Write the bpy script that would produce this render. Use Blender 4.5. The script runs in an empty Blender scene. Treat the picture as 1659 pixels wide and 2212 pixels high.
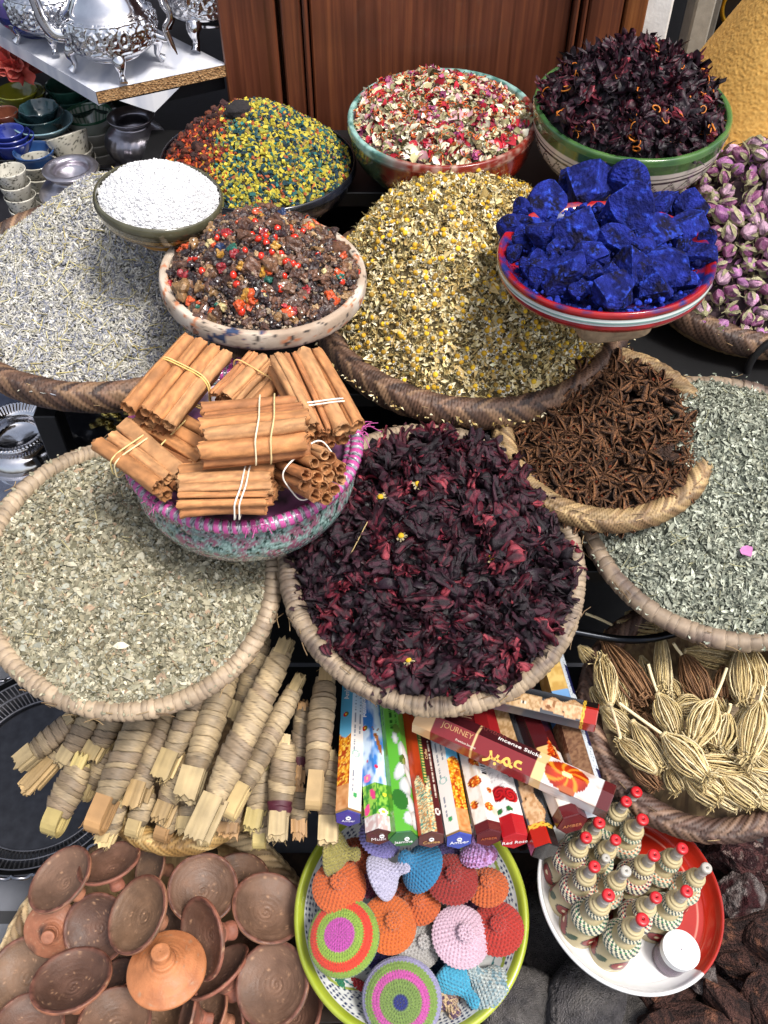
import bpy, math
import numpy as np
from mathutils import Vector, Matrix, Euler
S = bpy.context.scene
COL = S.collection
# ---------------------------------------------------------------- camera, sky, sun, exposure
FPX = 2000.0                      # focal length in pixels of a 1659 x 2212 view
TH = math.radians(49)
CAM = np.array([0.0, 0.0, 1.6])
cd = bpy.data.cameras.new('camera'); cam = bpy.data.objects.new('camera', cd); COL.objects.link(cam)
cam.location = CAM; cam.rotation_euler = (math.radians(90) - TH, 0, 0)
cd.sensor_fit = 'VERTICAL'; cd.sensor_height = 24.0; cd.lens = FPX / 2212 * 24.0
cd.clip_start = 0.05; cd.clip_end = 200
S.camera = cam
W = bpy.data.worlds.new("World"); S.world = W; W.use_nodes = True
nt = W.node_tree; nt.nodes.clear()
sky = nt.nodes.new('ShaderNodeTexSky'); sky.sky_type = 'NISHITA'; sky.sun_disc = False
SUN_EL, SUN_ROT = math.radians(64), math.radians(128)      # high, from the right and in front of the stall
sky.sun_elevation = SUN_EL; sky.sun_rotation = SUN_ROT; sky.dust_density = 4.0; sky.air_density = 0.9; sky.ozone_density = 0.6
bg = nt.nodes.new('ShaderNodeBackground'); bg.inputs[1].default_value = 0.15
wo = nt.nodes.new('ShaderNodeOutputWorld')
hs = nt.nodes.new('ShaderNodeHueSaturation'); hs.inputs['Saturation'].default_value = 0.55
nt.links.new(sky.outputs[0], hs.inputs['Color']); nt.links.new(hs.outputs[0], bg.inputs[0]); nt.links.new(bg.outputs[0], wo.inputs[0])
sl = bpy.data.lights.new('sun', 'SUN'); sun = bpy.data.objects.new('sun', sl); COL.objects.link(sun)
sl.energy = 2.4; sl.angle = math.radians(13); sl.color = (1.0, 0.96, 0.90)
sd = Vector((math.sin(SUN_ROT) * math.cos(SUN_EL), math.cos(SUN_ROT) * math.cos(SUN_EL), math.sin(SUN_EL)))
sun.rotation_euler = sd.to_track_quat('Z', 'Y').to_euler(); sun.location = (2, 2, 5)
S.view_settings.view_transform = 'Standard'; S.view_settings.look = 'None'
S.view_settings.gamma = 1; S.view_settings.exposure = 0.6
S.cycles.max_bounces = 8; S.cycles.diffuse_bounces = 4

rng = np.random.default_rng(11)
FW = np.array([0, math.cos(TH), -math.sin(TH)]); UP = np.array([0, math.sin(TH), math.cos(TH)]); RT = np.array([1.0, 0, 0])
def ray(x, y): return FW + RT * ((x - 829.5) / FPX) + UP * ((1106 - y) / FPX)
def PZ(x, y, z):                  # the point at height z seen at (x, y) of the photograph
    d = ray(x, y); return CAM + d * ((z - CAM[2]) / d[2])
def PT(x, y, t): return CAM + ray(x, y) * t
def PY(x, y, Y):
    d = ray(x, y); return CAM + d * (Y / d[1])
def hx(s, k=1.0):
    s = s.lstrip('#'); c = np.array([int(s[i:i + 2], 16) / 255 for i in (0, 2, 4)])
    return np.where(c <= 0.04045, c / 12.92, ((c + 0.055) / 1.055) ** 2.4) * k
def hxs(*a): return np.array([hx(s) for s in a])

# ---------------------------------------------------------------- noise
def _h(ix, iy, iz, seed):
    h = (ix.astype(np.int64) * 73856093) ^ (iy.astype(np.int64) * 19349663) ^ (iz.astype(np.int64) * 83492791) ^ (seed * 2654435761 % (1 << 31))
    h &= 0xffffffff
    h = ((h ^ (h >> 15)) * 0x2c1b3c6d) & 0xffffffff
    h = ((h ^ (h >> 12)) * 0x297a2d39) & 0xffffffff
    return (h ^ (h >> 15)) / 4294967295.0
def hash1(i, seed=0):
    i = np.asarray(i).astype(np.int64); return _h(i, i * 0 + 3, i * 0 + 7, seed)
def noise(p, seed=0):
    p = np.asarray(p, float); i = np.floor(p); f = p - i; f = f * f * (3 - 2 * f)
    x, y, z = i[..., 0], i[..., 1], i[..., 2]; r = 0
    for a in (0, 1):
        for b in (0, 1):
            for c in (0, 1):
                w = (f[..., 0] if a else 1 - f[..., 0]) * (f[..., 1] if b else 1 - f[..., 1]) * (f[..., 2] if c else 1 - f[..., 2])
                r = r + w * _h(x + a, y + b, z + c, seed)
    return r * 2 - 1
def fbm(p, o=4, seed=0):
    r = 0; a = 0.5; p = np.asarray(p, float)
    for k in range(o): r = r + a * noise(p * 2 ** k, seed + k); a *= 0.5
    return r

# ---------------------------------------------------------------- materials
MATS = {}
def principled(name):
    m = bpy.data.materials.new(name); m.use_nodes = True
    n = m.node_tree.nodes; return m, n, m.node_tree.links, n['Principled BSDF']
def vc(name, rough=0.7, var=0.25, vscale=60, bump=0.3, bscale=250, bdist=0.001, metal=0.0, coat=0.0, spec=0.5, sheen=0.0, sss=0.0, rvar=0.0):
    if name in MATS: return MATS[name]
    m, n, l, b = principled(name)
    at = n.new('ShaderNodeAttribute'); at.attribute_name = 'col'
    tc = n.new('ShaderNodeTexCoord')
    nz = n.new('ShaderNodeTexNoise'); nz.inputs['Scale'].default_value = vscale; nz.inputs['Detail'].default_value = 5
    l.new(tc.outputs['Object'], nz.inputs['Vector'])
    mr = n.new('ShaderNodeMapRange'); mr.inputs[1].default_value = 0.3; mr.inputs[2].default_value = 0.7
    mr.inputs[3].default_value = 1 - var; mr.inputs[4].default_value = 1 + var
    l.new(nz.outputs['Fac'], mr.inputs[0])
    mx = n.new('ShaderNodeVectorMath'); mx.operation = 'SCALE'
    l.new(at.outputs['Color'], mx.inputs[0]); l.new(mr.outputs[0], mx.inputs['Scale'])
    l.new(mx.outputs[0], b.inputs['Base Color'])
    b.inputs['Roughness'].default_value = rough; b.inputs['Metallic'].default_value = metal
    b.inputs['Coat Weight'].default_value = coat; b.inputs['Coat Roughness'].default_value = 0.08
    b.inputs['Specular IOR Level'].default_value = spec; b.inputs['Sheen Weight'].default_value = sheen
    if sss: b.inputs['Subsurface Weight'].default_value = sss; b.inputs['Subsurface Scale'].default_value = 0.003
    if rvar:
        r2 = n.new('ShaderNodeMapRange'); r2.inputs[1].default_value = .35; r2.inputs[2].default_value = .65
        r2.inputs[3].default_value = max(0.03, rough - rvar); r2.inputs[4].default_value = rough + rvar
        l.new(nz.outputs['Fac'], r2.inputs[0]); l.new(r2.outputs[0], b.inputs['Roughness'])
    if bump:
        bz = n.new('ShaderNodeTexNoise'); bz.inputs['Scale'].default_value = bscale; bz.inputs['Detail'].default_value = 4
        l.new(tc.outputs['Object'], bz.inputs['Vector'])
        bp = n.new('ShaderNodeBump'); bp.inputs['Strength'].default_value = bump; bp.inputs['Distance'].default_value = bdist
        l.new(bz.outputs['Fac'], bp.inputs['Height']); l.new(bp.outputs[0], b.inputs['Normal'])
    MATS[name] = m; return m

# ---------------------------------------------------------------- mesh collector
class G:
    def __init__(s): s.v = []; s.f = []; s.c = []; s.n = 0
    def add(s, V, F, C=(1, 1, 1)):
        V = np.asarray(V, float).reshape(-1, 3)
        C = np.asarray(C, float)
        if C.ndim == 1: C = np.tile(C, (len(V), 1))
        s.v.append(V); s.c.append(C.reshape(-1, 3)); s.f.append(np.asarray(F, np.int64) + s.n); s.n += len(V); return s
    def grid(s, V, C=(1, 1, 1), wu=False, wv=False):
        nu, nv = V.shape[:2]; I = np.arange(nu * nv).reshape(nu, nv)
        if wu: I = np.vstack([I, I[:1]])
        if wv: I = np.hstack([I, I[:, :1]])
        F = np.stack([I[:-1, :-1], I[1:, :-1], I[1:, 1:], I[:-1, 1:]], -1).reshape(-1, 4)
        C = np.asarray(C, float)
        if C.ndim == 3: C = C.reshape(-1, 3)
        return s.add(V.reshape(-1, 3), F, C)
    def merge(s, g, M=None, cmul=None):
        off = s.n
        for V, C in zip(g.v, g.c):
            if M is not None:
                A = np.array(M); V = V @ A[:3, :3].T + A[:3, 3]
            s.v.append(V); s.c.append(C if cmul is None else C * cmul)
        for F in g.f: s.f.append(F + off)
        s.n += g.n; return s
    def mesh(s, name, smooth=True):
        V = np.concatenate(s.v); C = np.concatenate(s.c)
        F3 = [f for f in s.f if f.shape[1] == 3]; F4 = [f for f in s.f if f.shape[1] == 4]
        F3 = np.concatenate(F3) if F3 else np.zeros((0, 3), np.int64); F4 = np.concatenate(F4) if F4 else np.zeros((0, 4), np.int64)
        me = bpy.data.meshes.new(name)
        me.vertices.add(len(V)); me.vertices.foreach_set('co', V.astype(np.float32).ravel())
        L = np.concatenate([F3.ravel(), F4.ravel()]).astype(np.int32)
        me.loops.add(len(L)); me.loops.foreach_set('vertex_index', L)
        st = np.concatenate([np.arange(len(F3)) * 3, len(F3) * 3 + np.arange(len(F4)) * 4]).astype(np.int32)
        me.polygons.add(len(st)); me.polygons.foreach_set('loop_start', st)
        me.polygons.foreach_set('use_smooth', np.full(len(st), smooth, bool))
        a = me.attributes.new('col', 'FLOAT_COLOR', 'POINT')
        a.data.foreach_set('color', np.hstack([np.clip(C, 0, 1), np.ones((len(C), 1))]).astype(np.float32).ravel())
        me.update(calc_edges=True); me.validate(); return me
    def build(s, name, mat, parent=None, smooth=True, loc=None, rot=None):
        me = s.mesh(name, smooth); me.materials.append(mat)
        o = bpy.data.objects.new(name, me); COL.objects.link(o)
        if parent is not None: o.parent = parent
        if loc is not None: o.location = loc
        if rot is not None: o.rotation_euler = rot
        return o
def tag(o, label=None, cat=None, group=None, kind=None):
    if label: o['label'] = label
    if cat: o['category'] = cat
    if group: o['group'] = group
    if kind: o['kind'] = kind
    return o
def thing(name, label, cat, M=None, group=None):
    o = bpy.data.objects.new(name, None); COL.objects.link(o); o.empty_display_size = 0.03
    if M is not None: o.matrix_world = M if isinstance(M, Matrix) else Matrix.Translation(Vector(M))
    return tag(o, label, cat, group)
def copy_tree(o, parent=None):
    c = o.copy(); COL.objects.link(c); c.parent = parent
    for ch in list(KIDS.get(o.name, [])): copy_tree(ch, c)
    return c
KIDS = {}
def own(o, *ch): KIDS[o.name] = list(ch); return o
def mat4(R, t): 
    M = Matrix.Identity(4)
    for i in range(3):
        for j in range(3): M[i][j] = float(R[i][j])
        M[i][3] = float(t[i])
    return M
def tilt(c, a=0, b=0, z=0): return Matrix.Translation(Vector(c)) @ Euler((math.radians(a), math.radians(b), math.radians(z)), 'XYZ').to_matrix().to_4x4()
def frame(n, spin=0.0, hint=None):            # 3x3 with z along n
    n = np.asarray(n, float); n = n / np.linalg.norm(n)
    h = np.array([0, 0, 1.0]) if hint is None else np.asarray(hint, float)
    if abs(n @ h) > 0.98 * np.linalg.norm(h): h = np.array([1.0, 0, 0])
    x = h - n * (h @ n); x /= np.linalg.norm(x); y = np.cross(n, x)
    x2 = x * math.cos(spin) + y * math.sin(spin); y2 = np.cross(n, x2)
    return np.stack([x2, y2, n], 1)
def facing(px, py, t, phi, ang, spin=0.0):    # z axis phi degrees off the line of sight, leaning along image direction ang (0 = right, 90 = up)
    p = PT(px, py, t); toc = (CAM - p) / np.linalg.norm(CAM - p)
    ph, an = math.radians(phi), math.radians(ang)
    e = RT * math.cos(an) + UP * math.sin(an); e = e - toc * (e @ toc); e /= np.linalg.norm(e)
    return mat4(frame(toc * math.cos(ph) + e * math.sin(ph), spin), p)

# ---------------------------------------------------------------- shapes
def lathe(prof, n=64, col=(1, 1, 1), disp=None, g=None, sub=1):
    """prof: list of (r, z). col: array or fn(theta, k, r, z, s) -> colours; disp: fn -> (dr, dz)"""
    prof = np.array(prof, float)
    if sub > 1:
        i = np.arange(len(prof)); j = np.linspace(0, len(prof) - 1, (len(prof) - 1) * sub + 1)
        prof = np.stack([np.interp(j, i, prof[:, 0]), np.interp(j, i, prof[:, 1])], 1)
    d = np.r_[0, np.cumsum(np.hypot(*np.diff(prof, axis=0).T))]
    th = np.arange(n) * 2 * np.pi / n
    T, K = np.meshgrid(th, np.arange(len(prof)), indexing='ij')
    R = prof[K, 0]; Z = prof[K, 1]; D = d[K]
    if disp is not None:
        dr, dz = disp(T, K, R, Z, D); R = R + dr; Z = Z + dz
    V = np.stack([R * np.cos(T), R * np.sin(T), Z], -1)
    C = col(T, K, R, Z, D) if callable(col) else col
    g = g or G(); return g.grid(V, C, wu=True)
def smoothprof(pts, n=40):                    # Catmull-Rom through profile points
    p = np.array(pts, float); p = np.vstack([2 * p[0] - p[1], p, 2 * p[-1] - p[-2]]); out = []
    m = len(p) - 3; k = max(2, n // m)
    for i in range(m):
        for t in np.linspace(0, 1, k, endpoint=(i == m - 1)):
            a, b, c, d = p[i:i + 4]
            out.append(0.5 * (2 * b + (c - a) * t + (2 * a - 5 * b + 4 * c - d) * t * t + (3 * b - a - 3 * c + d) * t ** 3))
    return [tuple(q) for q in out]
def smoothpath(pts, n=24): 
    p = np.array(pts, float); p = np.vstack([2 * p[0] - p[1], p, 2 * p[-1] - p[-2]]); out = []
    m = len(p) - 3; k = max(2, n // m)
    for i in range(m):
        for t in np.linspace(0, 1, k, endpoint=(i == m - 1)):
            a, b, c, d = p[i:i + 4]
            out.append(0.5 * (2 * b + (c - a) * t + (2 * a - 5 * b + 4 * c - d) * t * t + (3 * b - a - 3 * c + d) * t ** 3))
    return np.array(out)
def tube(path, rad, n=10, col=(1, 1, 1), g=None, caps=True, sq=1.0, closed=False):
    P = np.array(path, float); m = len(P); rad = np.broadcast_to(np.asarray(rad, float), (m,)).copy()
    T = np.gradient(P, axis=0)
    if closed: T = np.roll(P, -1, 0) - np.roll(P, 1, 0)
    T /= np.linalg.norm(T, axis=1)[:, None] + 1e-12
    u = np.array([0, 0, 1.0]); 
    if abs(T[0] @ u) > 0.9: u = np.array([1.0, 0, 0])
    V = np.zeros((m, n, 3)); a = np.arange(n) * 2 * np.pi / n
    for i in range(m):
        u = u - T[i] * (u @ T[i]); u /= np.linalg.norm(u); w = np.cross(T[i], u)
        V[i] = P[i] + rad[i] * (np.cos(a)[:, None] * u + sq * np.sin(a)[:, None] * w)
    g = g or G(); C = np.asarray(col, float)
    if C.ndim == 2 and len(C) == m: C = np.repeat(C[:, None, :], n, 1)
    base = g.n; g.grid(V, C, wv=True, wu=closed)
    if caps and not closed:
        for i in (0, m - 1):
            c = C if C.ndim == 1 else C[i, 0]
            F = [[0, k + 1, (k + 1) % n + 1] for k in range(n)] if i else [[0, (k + 1) % n + 1, k + 1] for k in range(n)]
            g.add(np.vstack([P[i][None], V[i]]), F, c)
    return g
def box(sx, sy, sz, c=(0, 0, 0), col=(1, 1, 1), g=None, R=None, bev=None):
    h = np.array([sx, sy, sz]) / 2; b = min(h) * 0.12 if bev is None else bev
    V = []; 
    for sxx in (-1, 1):
        for syy in (-1, 1):
            for szz in (-1, 1):
                s = np.array([sxx, syy, szz])
                for k in range(3):
                    q = h - b; q = q.copy(); q[k] = h[k]; V.append(s * q)
    V = np.array(V); cen = V.copy(); import itertools
    idx = lambda a, b_, c_, k: ((a * 2 + b_) * 2 + c_) * 3 + k
    F4 = []; F3 = []
    def quad(q):
        q = list(q); p = V[q]; n = np.cross(p[1] - p[0], p[2] - p[1])
        if n @ p.mean(0) < 0: q = q[::-1]
        F4.append(q)
    for k in range(3):
        o = [i for i in range(3) if i != k]
        for s in (0, 1):
            q = []
            for (x, y) in ((0, 0), (0, 1), (1, 1), (1, 0)):
                t = [0, 0, 0]; t[k] = s; t[o[0]] = x; t[o[1]] = y; q.append(idx(*t, k))
            quad(q)
        for x in (0, 1):
            for y in (0, 1):
                t0 = [0, 0, 0]; t0[o[0]] = x; t0[o[1]] = y; t1 = list(t0); t1[k] = 1
                quad([idx(*t0, o[0]), idx(*t1, o[0]), idx(*t1, o[1]), idx(*t0, o[1])])
    for t in itertools.product((0, 1), repeat=3):
        q = [idx(*t, 0), idx(*t, 1), idx(*t, 2)]; p = V[q]
        if np.cross(p[1] - p[0], p[2] - p[1]) @ p.mean(0) < 0: q = q[::-1]
        F3.append(q)
    if R is not None: V = V @ np.array(R).T
    V = V + np.array(c); g = g or G()
    n0 = g.n; g.add(V, F4, col); g.f.append(np.array(F3) + n0); return g
def poly_slab(pts, z0, z1, col=(1, 1, 1), g=None):
    p = np.array(pts, float); n = len(p); g = g or G()
    top = np.c_[p, np.full(n, z1)]; bot = np.c_[p, np.full(n, z0)]
    g.add(np.vstack([top.mean(0)[None], top]), [[0, i + 1, (i + 1) % n + 1] for i in range(n)], col)
    g.add(np.vstack([bot.mean(0)[None], bot]), [[0, (i + 1) % n + 1, i + 1] for i in range(n)], col)
    g.add(np.vstack([top, bot]), [[i, i + n, (i + 1) % n + n, (i + 1) % n] for i in range(n)], col); return g
def sphere(r=1, nu=16, nv=10, col=(1, 1, 1), sc=(1, 1, 1), c=(0, 0, 0), g=None):
    u = np.arange(nu) * 2 * np.pi / nu; v = np.linspace(0.02, np.pi - 0.02, nv)
    U, Vv = np.meshgrid(u, v, indexing='ij')
    V = np.stack([np.sin(Vv) * np.cos(U), np.sin(Vv) * np.sin(U), np.cos(Vv)], -1) * r * np.array(sc) + np.array(c)
    V = V[:, ::-1]
    g = g or G(); return g.grid(V, col, wu=True)
_ico = {}
def icosphere(k):
    if k in _ico: return _ico[k]
    t = (1 + 5 ** .5) / 2
    V = [(-1, t, 0), (1, t, 0), (-1, -t, 0), (1, -t, 0), (0, -1, t), (0, 1, t), (0, -1, -t), (0, 1, -t), (t, 0, -1), (t, 0, 1), (-t, 0, -1), (-t, 0, 1)]
    F = [(0, 11, 5), (0, 5, 1), (0, 1, 7), (0, 7, 10), (0, 10, 11), (1, 5, 9), (5, 11, 4), (11, 10, 2), (10, 7, 6), (7, 1, 8), (3, 9, 4), (3, 4, 2), (3, 2, 6), (3, 6, 8), (3, 8, 9), (4, 9, 5), (2, 4, 11), (6, 2, 10), (8, 6, 7), (9, 8, 1)]
    V = [np.array(v) / np.linalg.norm(v) for v in V]
    for _ in range(k):
        mid = {}; F2 = []
        def m(a, b):
            key = (min(a, b), max(a, b))
            if key not in mid:
                q = V[a] + V[b]; V.append(q / np.linalg.norm(q)); mid[key] = len(V) - 1
            return mid[key]
        for a, b, c in F:
            x, y, z = m(a, b), m(b, c), m(c, a); F2 += [(a, x, z), (b, y, x), (c, z, y), (x, y, z)]
        F = F2
    _ico[k] = (np.array(V), np.array(F)); return _ico[k]
def rock(k, seed, cuts=9, rough=0.06, nfreq=3.0, sc=(1, 1, 1), depth=(0.55, 0.85), edge=False):
    """angular stone: unit sphere cut by planes, then roughened"""
    V, F = icosphere(k); V = V.copy(); r = np.random.default_rng(seed)
    N = r.normal(size=(cuts, 3)); N /= np.linalg.norm(N, axis=1)[:, None]; D = r.uniform(*depth, cuts)
    for _ in range(2):
        for n, d in zip(N, D):
            s = V @ n; over = s > d; V[over] -= np.outer(s[over] - d, n)
    nn = V / (np.linalg.norm(V, axis=1)[:, None] + 1e-9)
    V = V + nn * (fbm(V * nfreq + seed, 4, seed) * rough * 2)[:, None]
    if edge:
        q = np.sort(np.abs(D[None] - (V - nn * 0) @ N.T), 1); return V * np.array(sc), F, np.exp(-q[:, 1] / .06)
    return V * np.array(sc), F

# ---------------------------------------------------------------- loose stuff scattered over a heap
def frames(N, tiltamt=0.4, spin=None):
    n = len(N); z = N + rng.normal(size=(n, 3)) * tiltamt; z /= np.linalg.norm(z, axis=1)[:, None]
    h = rng.normal(size=(n, 3)); x = h - z * (h * z).sum(1)[:, None]; x /= np.linalg.norm(x, axis=1)[:, None]
    return np.stack([x, np.cross(z, x), z], 2)
def scatter(g, temps, P, Rm, Sc, C):
    """temps: list of (V, F, Cmul)"""
    n = len(P); k = rng.integers(0, len(temps), n)
    Sc = np.asarray(Sc, float); Sc = np.broadcast_to(Sc[:, None] if Sc.ndim == 1 else Sc, (n, 3))
    for j, (V, F, Cm) in enumerate(temps):
        s = k == j; m = s.sum()
        if not m: continue
        X = np.einsum('nij,nkj->nki', Rm[s], V[None] * Sc[s][:, None]) + P[s][:, None]
        Fa = (np.asarray(F)[None] + (np.arange(m) * len(V))[:, None, None]).reshape(-1, np.asarray(F).shape[1])
        Cc = C[s][:, None] * (np.ones((1, len(V), 3)) if Cm is None else np.asarray(Cm, float).reshape(1, len(V), -1))
        g.add(X.reshape(-1, 3), Fa, Cc.reshape(-1, 3))
    return g
def one(g):                                   # a collector with one kind of face -> template
    V = np.concatenate(g.v); C = np.concatenate(g.c); F = np.concatenate([np.c_[f, f[:, -1]] if False else f for f in g.f]); return V, F, C
def pick(cols, n, w=None, jit=0.15):
    cols = np.asarray(cols); i = rng.choice(len(cols), n, p=None if w is None else np.array(w) / np.sum(w))
    return cols[i] * (1 + rng.normal(size=(n, 1)) * jit).clip(0.4, 1.8)
class Heap:
    def __init__(s, M, R, H, p=2.0, off=(0, 0), z0=0.0, bump=0.01, bf=18, seed=1):
        s.M, s.R, s.H, s.p, s.off, s.z0, s.b, s.bf, s.seed = M, R, H, p, off, z0, bump, bf, seed
    def z(s, x, y):
        r = np.hypot(x, y) / s.R; q = np.hypot(x - s.off[0] * (1 - r.clip(0, 1)), y - s.off[1] * (1 - r.clip(0, 1))) / s.R
        q = np.maximum(q, r ** 3 * 0.98)
        return s.z0 + s.H * (1 - np.sqrt(q ** 2 + 0.01).clip(0, 1.3) ** s.p) + s.b * fbm(np.stack([x * s.bf, y * s.bf, x * 0 + s.seed], -1), 3, s.seed)
    def nrm(s, x, y, e=0.008):
        n = np.stack([-(s.z(x + e, y) - s.z(x - e, y)) / (2 * e), -(s.z(x, y + e) - s.z(x, y - e)) / (2 * e), x * 0 + 1], -1)
        return n / np.linalg.norm(n, axis=-1)[..., None]
    def pts(s, n, depth=(0, 0), rmax=1.0):
        r = s.R * rmax * np.sqrt(rng.random(n)); a = rng.random(n) * 2 * np.pi; x, y = r * np.cos(a), r * np.sin(a)
        N = s.nrm(x, y); P = np.stack([x, y, s.z(x, y)], -1) - N * rng.uniform(depth[0], depth[1], n)[:, None]; return P, N
    def world(s, P): A = np.array(s.M); return P @ A[:3, :3].T + A[:3, 3]
    def hit(s, px, py):                       # local surface point under a pixel
        A = np.array(s.M.inverted()); o = A[:3, :3] @ CAM + A[:3, 3]; d = A[:3, :3] @ ray(px, py)
        t = np.linspace(0.6, 2.2, 3200); Q = o + t[:, None] * d
        r = np.hypot(Q[:, 0], Q[:, 1]); i = np.where((Q[:, 2] < s.z(Q[:, 0], Q[:, 1])) & (r < s.R * 1.25))[0]
        q = Q[i[0]] if len(i) else o + d * (-o[2] / d[2])
        return q
    def spill(s, n, out=1.08, h=.013):
        r = s.R * rng.uniform(.97, out, n); a = rng.random(n) * 6.283; x, y = r * np.cos(a), r * np.sin(a); t = ((r / s.R - 1) / (out - 1)).clip(0, 1); z = s.z(x * .98, y * .98) * (1 - t) + h * t + .002
        return np.stack([x, y, z], -1), np.tile([0, 0, 1.0], (n, 1))
    def base(s, col, drop=0.0, n=60):
        r = np.linspace(0.001, 1.0, n // 2); a = np.arange(n) * 2 * np.pi / n; Rr, A = np.meshgrid(r * s.R, a, indexing='ij')
        x, y = Rr * np.cos(A), Rr * np.sin(A); V = np.stack([x, y, s.z(x, y) - drop], -1)
        return G().grid(V[:, :], col, wv=True)
def leaf(w, l, bend, n=3, twist=0.3, fold=0.3):
    v = np.linspace(-1, 1, n + 1); V = []
    for t in v:
        ww = w * (1 - abs(t) ** 2.2) + w * 0.12; a = twist * t
        for s_ in (-1, 0, 1):
            V.append((t * l, s_ * ww * math.cos(a), bend * l * (t * t - .5) + abs(s_) * ww * fold + s_ * ww * math.sin(a)))
    F = []
    for i in range(n):
        for j in (0, 1): a = i * 3 + j; F.append((a, a + 3, a + 4, a + 1))
    return np.array(V), np.array(F), None
def spindle(r, l, n=5, k=4, bend=0.1, prof=None):
    t = np.linspace(-1, 1, k); V = []
    for i, tt in enumerate(t):
        rr = r * (math.sqrt(max(0, 1 - tt * tt * 0.9)) if prof is None else prof[i])
        for j in range(n): V.append((tt * l, rr * math.cos(j * 2 * math.pi / n), rr * math.sin(j * 2 * math.pi / n) + bend * l * (tt * tt - .5)))
    F = [(i * n + j, (i + 1) * n + j, (i + 1) * n + (j + 1) % n, i * n + (j + 1) % n) for i in range(k - 1) for j in range(n)]
    return np.array(V), np.array(F), None
def blob(seed, k=1, am=0.35):
    V, F = icosphere(k); V = V * (1 + am * noise(V * 1.7 + seed, seed))[:, None]; return V, F, None
def chunk():                                  # cube bit
    V = np.array([(x, y, z) for x in (-1, 1) for y in (-1, 1) for z in (-1, 1)], float) * (1 + rng.normal(size=(8, 3)) * 0.12)
    F = np.array([(0, 1, 3, 2), (4, 6, 7, 5), (0, 4, 5, 1), (2, 3, 7, 6), (0, 2, 6, 4), (1, 5, 7, 3)]); return V, F, None
# ================================================================= THE SETTING
def proc(name, build):
    m, n, l, b = principled(name); build(n, l, b); return m
def _ramp(n, stops):
    r = n.new('ShaderNodeValToRGB'); e = r.color_ramp.elements
    while len(e) < len(stops): e.new(0.5)
    for k, (p, c) in enumerate(stops): e[k].position = p; e[k].color = (*c, 1)
    return r
def slate(n, l, b):
    tc = n.new('ShaderNodeTexCoord'); br = n.new('ShaderNodeTexBrick')
    br.inputs['Scale'].default_value = 1.1; br.inputs['Mortar Size'].default_value = 0.012; br.inputs['Brick Width'].default_value = .9; br.inputs['Row Height'].default_value = .55
    br.inputs['Color1'].default_value = (*hx('6a6c72'), 1); br.inputs['Color2'].default_value = (*hx('5a5d64'), 1); br.inputs['Mortar'].default_value = (*hx('2c2c2e'), 1)
    nz = n.new('ShaderNodeTexNoise'); nz.inputs['Scale'].default_value = 9; nz.inputs['Detail'].default_value = 8
    l.new(tc.outputs['Object'], br.inputs['Vector']); l.new(tc.outputs['Object'], nz.inputs['Vector'])
    mx = n.new('ShaderNodeMix'); mx.data_type = 'RGBA'; mx.blend_type = 'MULTIPLY'; mx.inputs[0].default_value = 0.7
    rp = _ramp(n, [(0.3, (.5, .5, .5)), (0.7, (1.2, 1.2, 1.25))]); l.new(nz.outputs['Fac'], rp.inputs[0])
    l.new(br.outputs['Color'], mx.inputs[6]); l.new(rp.outputs[0], mx.inputs[7]); l.new(mx.outputs[2], b.inputs['Base Color'])
    b.inputs['Roughness'].default_value = 0.7
    bp = n.new('ShaderNodeBump'); bp.inputs['Strength'].default_value = .5; bp.inputs['Distance'].default_value = .006; l.new(nz.outputs['Fac'], bp.inputs['Height']); l.new(bp.outputs[0], b.inputs['Normal'])
def woodmat(name, c0, c1, c2, rough=.45, sc=1.0, axis=2):
    def f(n, l, b):
        tc = n.new('ShaderNodeTexCoord'); mp = n.new('ShaderNodeMapping'); s = [95 * sc] * 3; s[axis] = 2.6 * sc; mp.inputs['Scale'].default_value = s
        nz = n.new('ShaderNodeTexNoise'); nz.inputs['Scale'].default_value = 1.0; nz.inputs['Detail'].default_value = 7; nz.inputs['Distortion'].default_value = .6
        l.new(tc.outputs['Object'], mp.inputs[0]); l.new(mp.outputs[0], nz.inputs['Vector'])
        rp = _ramp(n, [(0.28, hx(c0)), (0.5, hx(c1)), (0.74, hx(c2))]); l.new(nz.outputs['Fac'], rp.inputs[0])
        n2 = n.new('ShaderNodeTexNoise'); n2.inputs['Scale'].default_value = 7; n2.inputs['Detail'].default_value = 3; l.new(tc.outputs['Object'], n2.inputs['Vector'])
        mx = n.new('ShaderNodeMix'); mx.data_type = 'RGBA'; mx.blend_type = 'MULTIPLY'; mx.inputs[0].default_value = .6
        r2 = _ramp(n, [(0.3, (.55, .5, .5)), (0.65, (1.15, 1.1, 1.1))]); l.new(n2.outputs['Fac'], r2.inputs[0])
        l.new(rp.outputs[0], mx.inputs[6]); l.new(r2.outputs[0], mx.inputs[7]); l.new(mx.outputs[2], b.inputs['Base Color'])
        b.inputs['Roughness'].default_value = rough; b.inputs['Coat Weight'].default_value = .15
        bp = n.new('ShaderNodeBump'); bp.inputs['Strength'].default_value = .25; bp.inputs['Distance'].default_value = .002; l.new(nz.outputs['Fac'], bp.inputs['Height']); l.new(bp.outputs[0], b.inputs['Normal'])
    return proc(name, f)
M_ground = proc('slate_paving', slate)
M_wood = woodmat('red_brown_wood', '46220f', '5e3220', '7a4629')
M_edge = woodmat('orange_brown_wood', '4f2a12', '70401d', '8b5a30')
M_black = vc('black_paint', rough=.5, var=.2, bump=.2)
M_dull = vc('dull', rough=.85, var=.12, bump=.4)
M_glaze = vc('glaze', rough=.16, var=.06, vscale=40, bump=.06, bscale=60, coat=.5)
M_clay = vc('clay', rough=.62, var=.16, vscale=35, bump=.35, bscale=180, bdist=.0012, rvar=.12)
M_dry = vc('dried_plant', rough=.85, var=.15, vscale=120, bump=0)
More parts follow.
